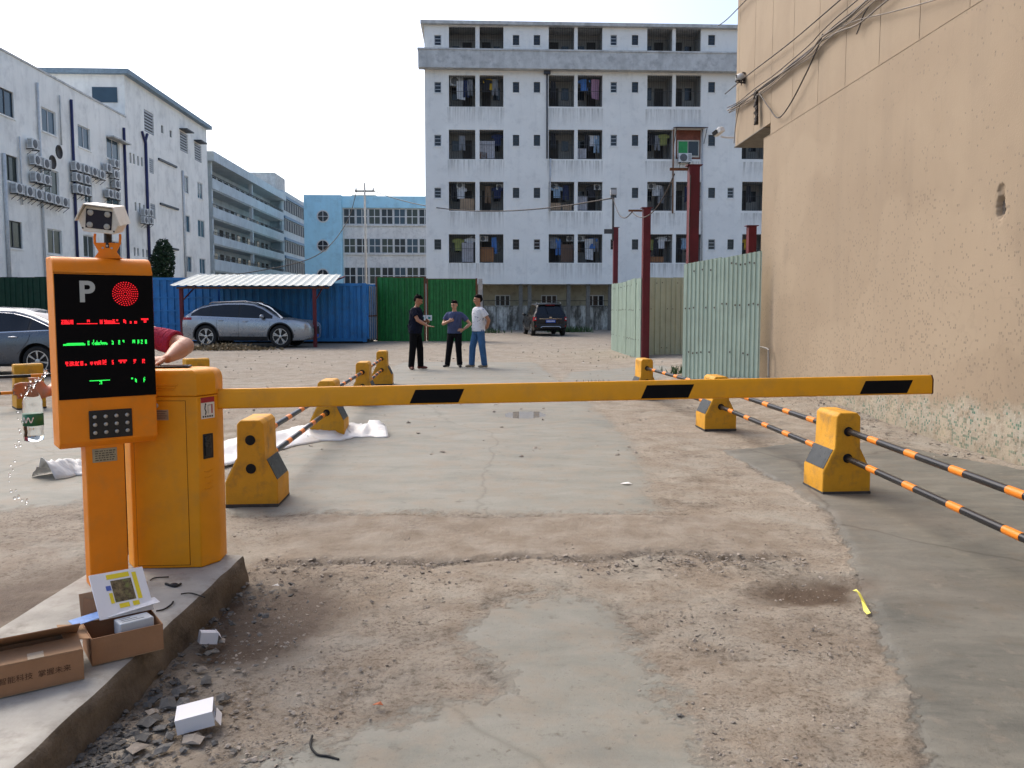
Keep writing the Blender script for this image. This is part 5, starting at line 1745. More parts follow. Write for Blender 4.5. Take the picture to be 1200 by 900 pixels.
# ------------------------------------------------------------------ corrugated fences
def corrugated(L, z0a, z0b, z1a, z1b, pitch=.2, depth=.03):
    """profiled sheet in the local xz plane"""
    prof = []
    x = 0
    while x < L:
        for dx, dy in ((0, 0), (.42, 0), (.5, -1), (.92, -1)):
            if x + dx * pitch <= L:
                prof.append((x + dx * pitch, dy * depth))
        x += pitch
    prof.append((L, prof[-1][1]))
    rows = []
    for t in (0, .33, .66, 1):
        rows.append([(px_, py_, (z0a + (z0b - z0a) * px_ / L) * (1 - t) + (z1a + (z1b - z1a) * px_ / L) * t) for px_, py_ in prof])
    return B().sheet(rows)
def fence(name, pa, pb, za, zb, mat, label, pitch=.2, depth=.03, n=None, bolts=None, g0=0.0, bolt_rows=(.25, .62, .93)):
    pa, pb = Vector(pa), Vector(pb)
    L = (pb - pa).length
    t = empty(name, (pa.x, pa.y, 0), math.atan2(pb.y - pa.y, pb.x - pa.x), label, 'fence')
    n = n or max(1, round(L / .85))
    wdt = L / n
    ga, gb = gz(pa.x, pa.y) - .02, gz(pb.x, pb.y) - .02
    for i in range(n):
        a, b_ = i / n, (i + 1) / n
        j0, j1 = rnd.uniform(-.015, .02), rnd.uniform(-.015, .02)
        o = corrugated(wdt + .03, ga + (gb - ga) * a, ga + (gb - ga) * b_, za + (zb - za) * a + j0, za + (zb - za) * b_ + j0, pitch, depth).build('corrugated_sheet', mat, t, loc=(i * wdt, -.004 * (i % 2) + rnd.uniform(-.004, .004), 0))
        if bolts:
            bb = B()
            for f_ in bolt_rows:
                k = 0
                x = pitch * .7
                while x < wdt:
                    if rnd.random() < .55:
                        zz = ga + (za + (zb - za) * (a + b_) / 2 - ga) * f_ + rnd.uniform(-.02, .02)
                        bb.box(x - .012, x + .012, -depth - .008, -depth + .001, zz - .018, zz + .012)
                    x += pitch
            if bb.v:
                kind(bb.build('bolts', bolts, o), 'stuff')
    return t
mint = M('sheet_mint', (.40, .49, .40), .5, var=.1, scale=2, dirt=(.3, .33, .25), dirt_amt=.35, dscale=3, streak=.35)
pale_y = M('sheet_cream', (.46, .46, .30), .55, var=.1, scale=2, dirt=(.3, .28, .18), dirt_amt=.35, dscale=3, streak=.3)
green_s = M('sheet_green', (.016, .17, .036), .45, var=.25, scale=3, dirt=(.006, .04, .012), dirt_amt=.5, dscale=9, streak=.3)
dkgreen = M('sheet_dark_green', (.008, .045, .022), .5, var=.25, scale=3)
rust = M('rust', (.16, .07, .035), .9, var=.4, scale=12)
bolt_m = M('bolt_rust', (.08, .055, .045), .8, var=.3)
fence('corrugated_fence', (3.39, 16.1), (4.52, 14.85), 2.33, 2.53, mint, 'pale mint corrugated fence meeting the beige wall', .095, .02, 2, bolt_m)
pf2a, pf2b = gp(757, 419), gp(806, 417)
fence('corrugated_fence', (pf2a.x, pf2a.y), (pf2b.x + .3, pf2b.y), 2.38, 2.38, pale_y, 'cream corrugated fence between the two red posts', .2, .025, None, bolt_m, bolt_rows=(.1, .6, .93))
pf3a, pf3b = gp(716.5, 409.5), gp(751, 423)
fence('corrugated_fence', (pf3a.x, pf3a.y), (pf3b.x, pf3b.y), 2.3, 2.32, mint, 'pale mint corrugated fence receding left of the tall red post', .2, .025, None, bolt_m)
pg0, pg1, pg2 = pp(441, 400, 36.2), pp(500, 400, 36.0), pp(560, 398, 36.0)
gates = []
for a, b_, zt_, lb in ((pg0, pg1, 2.80, 'left green corrugated gate leaf behind the man in navy'), (pg1, pg2, 2.72, 'right green corrugated gate leaf behind the man in blue')):
    t = fence('corrugated_gate', (a.x + .05, a.y), (b_.x - .05, b_.y), zt_, zt_, green_s, lb, .27, .05, 3)
    t['category'] = 'gate'
    L = (b_ - a).length
    for xx in (0, L - .1):
        B().box(xx - .04, xx + .04, -.09, -.055, .02, zt_ + .05).build('rusty_edge', rust, t)
    B().box(.04, L - .14, .02, .06, zt_ - .01, zt_ + .04).build('top_rail', rust, t)
gp_ = empty('gate_post', (pg2.x + .12, pg2.y, 0), 0, 'pale gate post at the right end of the green gate', 'post')
B().box(-.09, .09, -.09, .09, -.05, 2.75).build('shaft', M('post_pale', (.42, .38, .34), .8, var=.3), gp_, bevel=.01)
for px_, lb in ((495.5, 'left'), (503, 'right')):
    q = pp(px_, 372.5, 35.85)
    o = B().box(-.12, .12, -.02, .02, -.12, .12).build('gate_notice', white_p, loc=q)
    B().box(-.05, .06, -.0215, -.0202, -.06, .05).build('faint_print', M('print_teal', (.05, .25, .22), .6), o)
    tag(o, 'small white notice on the %s gate leaf by the rusty edge' % lb, 'notice')
fa, fb_ = pp(-60, 360, 37.5), pp(187, 360, 37.0)
fence('corrugated_fence', (fa.x, fa.y), (fb_.x, fb_.y), 2.85, 2.9, dkgreen, 'dark green corrugated fence behind the grey sedan', .25, .04)
# red steel posts
red_m = M('post_red', (.12, .012, .018), .55, var=.2, scale=3, dirt=(.07, .02, .02), dirt_amt=.5, dscale=5)
def red_post(x, y, h, wd, label):
    t = empty('red_post', (x, y, gz(x, y) - .03), .03, label, 'post', 'red steel posts')
    b = B()
    for s_ in (-1, 1):
        b.box(-wd / 2, wd / 2, s_ * wd / 2 - .006, s_ * wd / 2 + .006, 0, h)
    b.box(-.005, .005, -wd / 2 + .006, wd / 2 - .006, 0, h)
    b.box(-wd / 2 + .003, -wd / 2 + .012, -wd / 2 + .007, wd / 2 - .007, 0, h)
    b.build('shaft', red_m, t)
    B().box(-wd * .75, wd * .75, -wd * .6, wd * .6, h + .001, h + .02).build('cap_plate', red_m, t)
    return t
PA = pp(755.5, 421, 22.6)
zA = pp(754, 246, 22.6).z
rpA = red_post(PA.x, 22.6, zA, .2, 'tall red steel post at the corner of the cream fence')
PB = pp(811, 310, 17.2)
zB = pp(811, 201, 17.2).z
rpB = red_post(PB.x, 17.2, zB, .21, 'tallest red steel post behind the mint fence')
PC = pp(721, 330, 36)
zC = pp(721, 266, 36).z
rpC = red_post(PC.x, 36, zC, .2, 'distant slim red post carrying a lamp pole')
PD = pp(880, 300, 21)
zD = pp(880, 271, 21).z
rpD = red_post(PD.x, 21, zD, .2, 'short red post peeking over the fence beside the beige wall')
for nm, P_, z_, y_ in (('arm', PA, zA, 22.6), ('arm', PB, zB, 17.2)):
    t = rpA if y_ > 20 else rpB
    B().box(-.5, -.12, -.03, .03, z_ - .09, z_ - .04).build('side_bracket', rust, t)
lp = empty('lamp_pole', (PC.x - .12, 36, zC - .6), 0, 'thin lamp pole fixed to the distant red post', 'lamp pole')
zt = pp(717, 228, 36).z - (zC - .6)
B().tube([(0, 0, 0), (0, 0, zt)], .05, 8).build('pole', bars_m, lp)
B().box(-.14, .12, -.2, .05, zt - .02, zt + .2).build('lamp_head', M('lamp_grey', (.4, .4, .4), .5), lp)
B().box(-.4, 0.05, -.08, -.05, .3, .5).build('small_sign', bars_m, lp)
# utility pole and overhead cables
up = empty('utility_pole', pp(429, 340, 62) - Vector((0, 0, pp(429, 340, 62).z)), 0, 'pale concrete utility pole with cross arm before the blue building', 'utility pole')
zt = pp(429, 217, 62).z
B().tube([(0, 0, -.1), (0, 0, zt)], [.12, .07], 10).build('shaft', M('pole_concrete', (.48, .47, .44), .9, var=.2), up, smooth=True)
B().box(-.75, .75, -.05, .05, zt - .5, zt - .38).build('cross_arm', bars_m, up)
for xx in (-.65, 0, .65):
    B().lathe([(.05, 0), (.08, .08), (.03, .2)], 8, Matrix.Translation((xx, 0, zt - .38 if xx else zt))).build('insulator', wht_frame, up)
def sag(a, b_, s_, n=9):
    a, b_ = Vector(a), Vector(b_)
    return [a.lerp(b_, i / (n - 1)) - Vector((0, 0, s_ * 4 * (i / (n - 1)) * (1 - i / (n - 1)))) for i in range(n)]
lampt = Vector((PC.x - .12, 36, pp(717, 232, 36).z))
pt = Vector((up.location.x, 62, zt - .4))
cable('overhead_cable', sag(pt + Vector((.6, 0, 0)), lampt, 1.0), .03, wire_m, 'dark overhead cable sagging across the white block to the lamp pole')
cable('overhead_cable', sag(lampt, (PA.x - .4, 22.6, zA - .05), .45), .018, wire_m, 'short sagging cable between lamp pole and tall red post')
cable('overhead_cable', sag((PA.x - .4, 22.6, zA - .05), (PB.x - .4, 17.2, zB - .05), .45), .014, wire_m, 'sagging cable between the two tall red posts')
cable('overhead_cable', [pp(631, 217, 60) if False else pt + Vector((-.6, 0, 0)), pp(405, 263, 60), pp(370, 300, 57), pp(300, 318, 54), pp(250, 323, 52)], .03, wire_m, 'slack dark cable crossing the blue building down to the left')
cable('overhead_cable', [Vector((PB.x - .09, 17.06, zB - .1)), Vector((PB.x - .1, 17.06, zB - 1.0)), Vector((PB.x - .09, 17.06, 2.0))], .01, wire_m, 'thin cable running down the tallest red post')

# ------------------------------------------------------------------ blue containers and carport
blue_c = M('container_blue', (.035, .21, .50), .5, var=.2, scale=1.5, dirt=(.05, .10, .18), dirt_amt=.5, dscale=4, streak=.35)
def container(px0, px1, Y, h, label, doors):
    a = pp(px0, 360, Y).x
    b_ = pp(px1, 360, Y).x
    L = b_ - a
    t = empty('shipping_container', (a, Y, 0), 0, label, 'container')
    D = 2.4
    o = corrugated(L - .3, .18, .18, h - .12, h - .12, .3, .05).build('long_side', blue_c, t, loc=(.15, .06, 0))
    B().box(.02, L - .02, .075, D, .15, h - .03).build('box', blue_c, t)
    for x in (0, L - .16):
        for y in (0, D - .16):
            B().box(x, x + .16, y, y + .16, .05, h).build('corner_post', blue_c, t, bevel=.01)
    B().box(.165, L - .165, 0, .07, h - .13, h - .01).build('side_rail', blue_c, t)
    B().box(.165, L - .165, 0, .07, .08, .2).build('side_rail', blue_c, t)
    B().box(.1, L - .1, .2, D - .1, -.02, .15).build('underframe', door_d, t)
    if doors:
        for k in range(2):
            y0 = .17 + k * 1.03
            d = B().box(L - .02, L + .05, y0, y0 + 1.0, .2, h - .14).build('door_leaf', blue_c, t)
            for yy in (y0 + .25, y0 + .75):
                B().tube([(L + .08, yy, .12), (L + .08, yy, h - .1)], .03, 8).build('lock_rod', M('rod_grey', (.3, .3, .3), .5, .5), d)
                B().box(L + .05, L + .11, yy - .15, yy + .15, 1.1, 1.16).build('door_handle', rust, d)
    else:
        for z in (.8, 1.35, 1.9):
            B().box(.17, L - .17, -.012, .0, z - .03, z + .03).build('side_batten', blue_c, t)
    return t
container(75, 256, 34.2, 2.75, 'blue container with battens at left behind the silver car', False)
container(258, 429, 33.8, 2.5, 'blue corrugated container with end doors right of the carport', True)
roof_w = M('roof_white', (.34, .37, .335), .5, var=.1, scale=2, dirt=(.35, .36, .32), dirt_amt=.4, dscale=2)
cpb0, cpb1 = pp(232, 322, 34.3), pp(400, 322, 34.3)
cpf0, cpf1 = pp(199, 335, 30.3), pp(388, 335, 30.3)
cpt = empty('carport', (cpf0.x, cpf0.y, 0), 0, 'carport with white corrugated roof over the silver car', 'carport')
L = cpf1.x - cpf0.x
rows_f, rows_b = [], []
x, k = 0.0, 0
n = int(L / .1)
o0 = Vector((cpf0.x, cpf0.y, 0))
fr, bk, fr2 = [], [], []
for i in range(n + 1):
    t_ = i / n
    up_ = .035 if i % 3 == 0 else 0
    a = cpf0.lerp(cpf1, t_) - o0
    b_ = cpb0.lerp(cpb1, t_) - o0
    fr.append((a.x, a.y, a.z + up_))
    bk.append((b_.x, b_.y, b_.z + up_))
B().sheet([fr, bk]).build('roof_sheet', roof_w, cpt, solid=.01)
q0, q1 = cpf0 - o0, cpf1 - o0
B().tube([q0 + Vector((.2, .12, -.07)), q1 + Vector((-.1, .12, -.07))], .035, 8).build('front_beam', rust, cpt)
for px_ in (213.5, 369):
    x = pp(px_, 360, 30.6).x - cpf0.x
    zt_ = cpf0.z - .08
    B().box(x - .06, x + .06, .2, .32, -.05, zt_).build('post', red_m, cpt)
    B().tube([(x, .26, zt_ - .5), (x + .05, 1.6, zt_ + .12)], .03, 6).build('strut', red_m, cpt)
    B().tube([(x, .26, zt_ - .02), (x + .4, 3.9, (cpb0 - o0).z - .08)], .04, 6).build('rafter', red_m, cpt)

# ------------------------------------------------------------------ plants
def leaf_mat(name, c):
    m = M(name, c, .6, var=.5, scale=4)
    return m
leaf_d = leaf_mat('leaf_dark', (.02, .045, .015))
leaf_m = leaf_mat('leaf_mid', (.045, .09, .025))
straw = leaf_mat('straw', (.22, .16, .08))
def leaves(b, n, fn, s0, s1, rg):
    for _ in range(n):
        c = Vector(fn(rg))
        E3 = Euler((rg.uniform(0, 6), rg.uniform(0, 6), rg.uniform(0, 6))).to_matrix()
        s_ = rg.uniform(s0, s1)
        b.add([c + E3 @ Vector(v) * s_ for v in ((0, -1, 0), (.45, 0, .1), (0, 1, 0), (-.45, 0, .1))], [(0, 1, 2, 3)])
rg = random.Random(9)
tp = pp(190, 300, 52)
tr = empty('ivy_tree', (tp.x, tp.y, 0), 0, 'dark leafy shrub tree against the white block at left', 'tree')
B().tube([(0, 0, 0), (.1, 0, 2.2), (-.05, .1, 4.2)], [.16, .12, .04], 8).build('trunk', M('bark', (.09, .07, .05), .9), tr)
def crown(rg):
    while True:
        v = Vector((rg.uniform(-1, 1), rg.uniform(-1, 1), rg.uniform(-1, 1)))
        if v.length < 1 and (v.length > .55 or rg.random() < .3) and math.sin(v.x * 7 + v.z * 5) + math.sin(v.y * 6 - v.z * 8) > -1.2:
            return (v.x * .75 + .1 * v.z, v.y * .7, 4.1 + v.z * 1.75)
b = B()
leaves(b, 2600, crown, .07, .16, rg)
b.build('crown', leaf_d, tr)
# weeds: small tufts where the photo has green at the foot of things
def tuft(px, py, n, h, label, mat, Y=None, spread=.2):
    q = gp(px, py)
    b = B()
    for _ in range(n):
        x, y = rg.gauss(0, spread), rg.gauss(0, spread * .6)
        l = h * rg.uniform(.4, 1)
        dx, dy = rg.gauss(0, .3) * l, rg.gauss(0, .3) * l
        wd = l * .09
        a = rg.uniform(0, 3.1)
        ca, sa = math.cos(a) * wd, math.sin(a) * wd
        b.add([(x - ca, y - sa, 0), (x + ca, y + sa, 0), (x + dx * .5 + ca * .7, y + dy * .5 + sa * .7, l * .6), (x + dx * .5 - ca * .7, y + dy * .5 - sa * .7, l * .6), (x + dx, y + dy, l)], [(0, 1, 2, 3), (3, 2, 4)])
    o = b.build('weed_tuft', mat, loc=(q.x, q.y, gz(q.x, q.y) - .01))
    kind(o, 'stuff', label)
tuft(806, 444, 120, .22, 'green weeds at the foot of the mint fence', leaf_m, spread=.22)
tuft(666, 389, 260, .45, 'dark green weeds by the wall right of the black car', leaf_m, spread=.7)
tuft(570, 390, 140, .35, 'green weeds at the left end of the stained wall', leaf_m, spread=.5)
tuft(694, 449, 70, .1, 'low weeds on the slab edge right of the men', leaf_m, spread=.25)
tuft(735, 420, 40, .09, 'weeds at the foot of the receding mint fence', leaf_m, spread=.3)
b = B()
def heap(rg):
    x, y = rg.gauss(0, .75), rg.gauss(0, .3)
    return (x, y, abs(rg.gauss(0, .08)) * math.exp(-x * x * .5) + .02)
leaves(b, 1500, heap, .03, .09, rg)
q = gp(262, 410)
kind(b.build('leaf_litter', straw, loc=(q.x, q.y, 0)), 'stuff', 'heap of dry leaves and straw behind the silver car')

# ------------------------------------------------------------------ cars
def car_paint(name, c, metal=.5, rough=.28):
    m = M(name, c, rough, metal, var=.03, scale=2, coat=.6 if metal else .15)
    return m
car_glass = glass('car_glass', (.01, .012, .016), .04)
chrome = M('chrome', (.6, .6, .6), .15, 1.0, var=.05)
tyre_m = M('tyre', (.018, .018, .018), .85, var=.3, scale=8)
trim_m = M('car_trim', (.016, .016, .018), .55, var=.2)
tail_red = M('tail_red', (.32, .008, .012), .2, var=.1)
head_m = M('headlight', (.42, .44, .46), .12, .3, var=.1)
rim_m = M('rim_alloy', (.5, .5, .5), .3, .8, var=.1)
rim_dk = M('rim_dark', (.03, .03, .032), .4, .5, var=.2)
class Car:
    def __init__(s, spec):
        s.sp = spec
    def f(s, k, x):
        p = s.sp[k]
        return float(np.interp(x, [q[0] for q in p], [q[1] for q in p]))
    def ring(s, x):
        hw, zb, zt = s.f('plan', x), s.f('zb', x), s.f('zt', x)
        zr = max(s.f('zr', x), zt)
        g = min(1, max(0, (zr - zt) / .4))
        rw = hw - .05 - s.sp.get('tumble', .19) * g
        r = [(0, zb), (hw * .78, zb), (hw * .93, zb + .03), (hw * .975, zb + .13), (hw * .998, zb + (zt - zb) * .45), (hw, zb + (zt - zb) * .62), (hw * .988, zb + (zt - zb) * .82), (hw * .968, zt - .035), (hw * .945, zt)]
        a, b_ = (hw * .935, zt + .004), (rw, zr - .075 * g)
        for k in (0, .33, .66, 1):
            r.append((a[0] + (b_[0] - a[0]) * k, a[1] + (b_[1] - a[1]) * k))
        r += [(rw - .035, zr - .035 * g), (rw * .86, zr - .008 * g + .003), (rw * .5, zr + .02), (0, zr + .028)]
        return r
    def ys(s, x, z):
        r = s.ring(x)[2:14]
        return float(np.interp(z, [q[1] for q in r], [q[0] for q in r]))
    def top_patch(s, x0, x1, wfrac, off=.006, n=10):
        rows = []
        for i in range(n + 1):
            x = x0 + (x1 - x0) * i / n
            r = s.ring(x)[-3:]
            rw = s.ring(x)[13][0]
            row = []
            for j in range(-6, 7):
                y = rw * wfrac * j / 6
                z = float(np.interp(abs(y), [0, r[1][0], r[0][0], rw + .035], [r[2][1], r[1][1], r[0][1], r[0][1] - .02]))
                row.append((x, y, z + off))
            rows.append(row)
        return B().sheet(rows)
    def side_patch(s, x0, x1, zlo, zhi, side, off=.006, n=14, m=4):
        rows = []
        for i in range(n + 1):
            x = x0 + (x1 - x0) * i / n
            a = zlo(x) if callable(zlo) else zlo
            b_ = zhi(x) if callable(zhi) else zhi
            b_ = max(b_, a + .002)
            rows.append([(x, side * (s.ys(x, a + (b_ - a) * j / m) + off), a + (b_ - a) * j / m) for j in range(m + 1)])
        if side > 0:
            rows = rows[::-1]
        return B().sheet(rows)
def build_car(spec, loc, rz, label, name='parked_car'):
    C = Car(spec)
    t = empty(name, loc, rz, label, 'car')
    hl = spec['L'] / 2
    xs = np.unique(np.round(np.concatenate([np.linspace(-hl, hl, 70), [q[0] for k in ('zt', 'zr', 'plan', 'zb') for q in spec[k]]]), 3))
    rows = []
    for x in xs:
        r = C.ring(x)
        rows.append([(x, -y, z) for y, z in r] + [(x, y, z) for y, z in r[-2:0:-1]])
    m = len(rows[0])
    b = B()
    b.v = [p for r in rows for p in r]
    n = len(rows)
    b.f = [(i * m + j, (i + 1) * m + j, (i + 1) * m + (j + 1) % m, i * m + (j + 1) % m) for i in range(n - 1) for j in range(m)]
    b.f += [tuple(range(m)), tuple(range((n - 1) * m + m - 1, (n - 1) * m - 1, -1))]
    body = b.build('body', spec['paint'], t)
    R_, wx = spec['R'], spec['wx']
    cuts = []
    for x in wx:
        for s_ in (-1, 1):
            y0 = s_ * (spec['W'] / 2 + .1)
            y1 = s_ * (spec['W'] / 2 - .32)
            co = B().lathe([(R_ + .065, 0), (R_ + .065, abs(y0 - y1))], 32, Matrix.Translation((x, max(y0, y1), R_)) @ Matrix.Rotation(math.pi / 2, 4, 'X')).build('cut', None, t)
            cuts.append(co)
            mo = body.modifiers.new('c', 'BOOLEAN')
            mo.object = co
            mo.operation = 'DIFFERENCE'
            mo.solver = 'EXACT'
    baked(body)
    for c in cuts:
        bpy.data.objects.remove(c)
    body.data.materials.clear()
    body.data.materials.append(spec['paint'])
    body.data.polygons.foreach_set('use_smooth', [True] * len(body.data.polygons))
    body.data.set_sharp_from_angle(angle=R(32))
    # wheels
    for x in wx:
        for s_ in (-1, 1):
            ln = B()
            pts = []
            for k in range(25):
                a = math.pi * k / 24 * 1.16 - .25
                pts.append((x + (R_ + .06) * math.cos(a), R_ + (R_ + .06) * math.sin(a)))
            ln.sheet([[(p[0], s_ * (spec['W'] / 2 - .30), p[1]) for p in pts], [(p[0], s_ * (spec['W'] / 2 - .06), p[1]) for p in pts]])
            ln.add([(p[0], s_ * (spec['W'] / 2 - .30), p[1]) for p in pts], [tuple(range(len(pts)))])
            ln.build('wheel_well', trim_m, t)
            yo = s_ * (spec['W'] / 2 - .03)
            wm = Matrix.Translation((x, yo, R_)) @ Matrix.Rotation(-s_ * math.pi / 2, 4, 'X')
            w_ = .215
            rr = R_ * .70
            ty = B(); ty.lathe([(rr, 0), (rr + .02, .008), (R_ - .025, .002), (R_, -.03), (R_, -w_ + .03), (R_ - .03, -w_), (rr, -w_)], 36, wm); ty.f = ty.f[:-2]; ty = ty.build('wheel', tyre_m, t, auto=40)
            rim = B()
            bb_ = B().lathe([(rr - .002, -.004), (rr - .02, -.05), (.02, -.07)], 28, wm)
            bb_.f.pop(-2)
            bb_.build('rim_barrel', rim_dk, ty)
            ns = spec.get('spokes', 5)
            for k in range(ns):
                a = 2 * math.pi * k / ns + .3
                d = .16
                for da in ((-.13, .13) if spec.get('twin') else (0,)):
                    p = [(math.cos(a + da * .4 - .16) * .05, math.sin(a + da * .4 - .16) * .05), (math.cos(a + da * .4 + .16) * .05, math.sin(a + da * .4 + .16) * .05), (math.cos(a + da + d * .6) * rr * .96, math.sin(a + da + d * .6) * rr * .96), (math.cos(a + da - d * .6) * rr * .96, math.sin(a + da - d * .6) * rr * .96)]
                    q = B().prism(p, -.03, -.008, 'z')
                    rim.add([wm @ Vector(v) for v in q.v], q.f)
            q = B().lathe([(rr, -.012), (rr, .004), (rr - .018, .004), (rr - .018, -.012)], 32)
            rim.add([wm @ Vector(v) for v in q.v], q.f[:-2])
            q = B().lathe([(.06, -.03), (.055, .002), (.02, .006)], 16)
            rim.add([wm @ Vector(v) for v in q.v], q.f)
            rim.build('rim', rim_m, ty)
    zb = lambda x: C.f('zb', x)
    belt = lambda x: C.f('zt', x) + .035
    roofe = lambda x: C.f('zr', x) - .095
    gx0, gx1 = spec['glass']
    for s_ in (-1, 1):
        C.side_patch(gx0, gx1, lambda x: belt(x) - .012, lambda x: roofe(x) + .012, s_, .003, 40).build('pillar_trim', trim_m, t)
        for (a, b_) in spec['wins']:
            C.side_patch(a, b_, belt, roofe, s_, .007, 18).build('side_window', car_glass, t, smooth=True)
        C.side_patch(gx0, gx1, lambda x: belt(x) - .03, lambda x: belt(x) - .012, s_, .006, 30, 1).build('belt_trim', chrome, t)
        for x in spec['doors']:
            C.side_patch(x - .005, x + .005, lambda q: zb(q) + .12, lambda q: C.f('zt', q) - .0, s_, .0015, 1, 8).build('door_seam', trim_m, t)
        for x in spec['handles']:
            z = C.f('zt', x) - .1
            y = C.ys(x, z)
            o = B().ell((x, s_ * (y + .012), z), (.11, .02, .02), 12, 6).build('door_handle', spec.get('handle_m', spec['paint']), t, smooth=True)
        C.side_patch(wx[0] + R_ + .07, wx[1] - R_ - .07, lambda x: zb(x) + .02, lambda x: zb(x) + spec.get('clad', .1), s_, .006, 12, 2).build('sill_cladding', trim_m, t)
        if spec.get('arches'):
            for x in wx:
                rows = []
                for k in range(21):
                    a = math.pi * (k / 20) * 1.06 - .1
                    row = []
                    for r in (R_ + .062, R_ + .105):
                        px_, pz_ = x + r * math.cos(a), R_ + r * math.sin(a)
                        row.append((px_, s_ * (C.ys(px_, max(pz_, zb(px_) + .04)) + .008), pz_))
                    rows.append(row)
                B().sheet(rows).build('arch_trim', spec['arches'], t, smooth=True)
        for nm, a, b_, z0, z1, mt in spec['lamps']:
            C.side_patch(a, b_, z0, z1, s_, .008, 8, 3).build(nm, mt, t, smooth=True)
        mxp = spec['mirror']
        y = C.ys(mxp, C.f('zt', mxp) + .06)
        mo = B().ell((mxp - .02, s_ * (y + .13), C.f('zt', mxp) + .1), (.085, .11, .075), 14, 10).build('wing_mirror', spec['paint'], t, smooth=True)
    C.top_patch(*spec['windscreen'], .9).build('windscreen', car_glass, t, smooth=True)
    C.top_patch(*spec['rear_glass'], .86).build('rear_window', car_glass, t, smooth=True)
    return t, C
silver = dict(L=4.89, W=1.90, R=.40, wx=(-1.44, 1.36), paint=car_paint('paint_silver', (.33, .35, .375), .55, .3),
    zt=[(-2.445, .93), (-2.38, 1.0), (-2.25, 1.08), (-1.8, 1.10), (0, 1.03), (.9, 1.0), (1.3, 1.0), (1.9, .97), (2.2, .92), (2.38, .84), (2.445, .70)],
    zr=[(-2.445, .93), (-2.38, 1.0), (-2.28, 1.11), (-2.0, 1.30), (-1.7, 1.47), (-1.3, 1.555), (-.8, 1.60), (-.1, 1.605), (.3, 1.57), (.65, 1.44), (1.0, 1.24), (1.38, 1.02), (1.9, .97), (2.445, .6)],
    zb=[(-2.445, .52), (-2.36, .36), (-2.1, .27), (-1.7, .25), (1.7, .23), (2.2, .25), (2.4, .33), (2.445, .44)],
    plan=[(-2.445, .66), (-2.36, .82), (-2.15, .90), (-1.7, .945), (0, .95), (1.5, .94), (1.95, .91), (2.25, .83), (2.4, .72), (2.445, .62)],
    glass=(-2.02, 1.06), wins=[(-1.98, -1.28), (-1.25, -.22), (-.17, 1.02)], doors=[-1.02, -.2, .98], handles=[-.86, .06], spokes=5, twin=True, clad=.16,
    arches=M('arch_grey', (.03, .031, .034), .5), mirror=.72, windscreen=(1.36, .42), rear_glass=(-2.02, -2.3),
    lamps=[('tail_light', -2.36, -1.98, lambda x: .985, lambda x: 1.07, tail_red), ('headlight', 1.78, 2.26, lambda x: C_zt(x) - .13, lambda x: C_zt(x) - .045, head_m)])
def C_zt(x):
    return float(np.interp(x, [q[0] for q in silver['zt']], [q[1] for q in silver['zt']]))
pa = gp(247, 405.5)
pb = gp(338, 408)
xc = pp(294, 400, 30.6).x
t, C = build_car(silver, (xc, 30.9, 0), R(-3), 'silver grey crossover parked under the carport by blue containers')
t.scale = (1.0, 1.0, 1.05)
# front grille and badge plate of the silver car
B().box(2.40, 2.452, -.36, .36, .42, .74).build('grille', trim_m, t, bevel=.01)
B().box(2.45, 2.46, -.25, .25, .36, .46).build('number_plate', M('plate_blue', (.02, .08, .4), .4), t)
B().box(-2.452, -2.44, -.25, .25, .72, .84).build('number_plate', MATS['plate_blue'], t)
bl = B()
for s_ in (-1, 1):
    B().tube([(-1.4, s_ * .62, 1.56), (-1.3, s_ * .63, 1.60), (0, s_ * .64, 1.645), (.2, s_ * .63, 1.60)], .016, 6).build('roof_rail', chrome, t)

sedan = dict(L=4.85, W=1.83, R=.335, wx=(-1.42, 1.38), paint=car_paint('paint_grey', (.10, .115, .135), .5, .3),
    zt=[(-2.42, .78), (-2.36, .92), (-2.2, .98), (-1.6, .99), (0, .92), (.9, .90), (1.2, .89), (1.9, .80), (2.25, .70), (2.42, .55)],
    zr=[(-2.42, .78), (-2.36, .92), (-2.2, .985), (-2.02, 1.0), (-1.6, 1.19), (-1.2, 1.35), (-.8, 1.45), (-.2, 1.48), (.3, 1.44), (.65, 1.30), (1.0, 1.08), (1.3, .88), (2.42, .5)],
    zb=[(-2.42, .45), (-2.3, .28), (-2.0, .22), (2.0, .2), (2.42, .34)],
    plan=[(-2.42, .64), (-2.3, .80), (-2.0, .885), (-1.5, .91), (0, .915), (1.5, .91), (2.0, .86), (2.3, .72), (2.42, .5)],
    glass=(-1.72, 1.0), wins=[(-1.7, -1.26), (-1.2, -.16), (-.1, .96)], doors=[-.12, .95], handles=[-.92, .16], handle_m=chrome, spokes=7, clad=.07,
    mirror=.66, windscreen=(1.26, .38), rear_glass=(-1.98, -1.02),
    lamps=[('tail_light', -2.38, -2.02, .78, .93, tail_red), ('headlight', 1.9, 2.28, .6, .7, head_m)])
rw = gp(49, 441)
t, C = build_car(sedan, (rw.x - 1.42 + .02, rw.y + .9, 0), math.pi, 'dark grey sedan cut off by the left edge behind the terminal')
t.location = (rw.x - 1.40, 18.3, 0)
for s_ in (-1, 1):
    Cx = [(x, s_ * (C.ys(x, C.f('zr', x) - .095) + .012), C.f('zr', x) - .083) for x in np.linspace(-1.72, .9, 16)]
    B().tube(Cx, .009, 6).build('window_trim', chrome, t)
q = []
for s_ in (-1, 1):
    bl = B().tube([(x, s_ * (C.ys(x, z) + .002), z) for x, z in ((-1.26, .98), (-1.28, .9), (-1.24, .78), (-1.12, .62), (-1.0, .5))], .005, 5)
    bl.build('door_seam', trim_m, t)

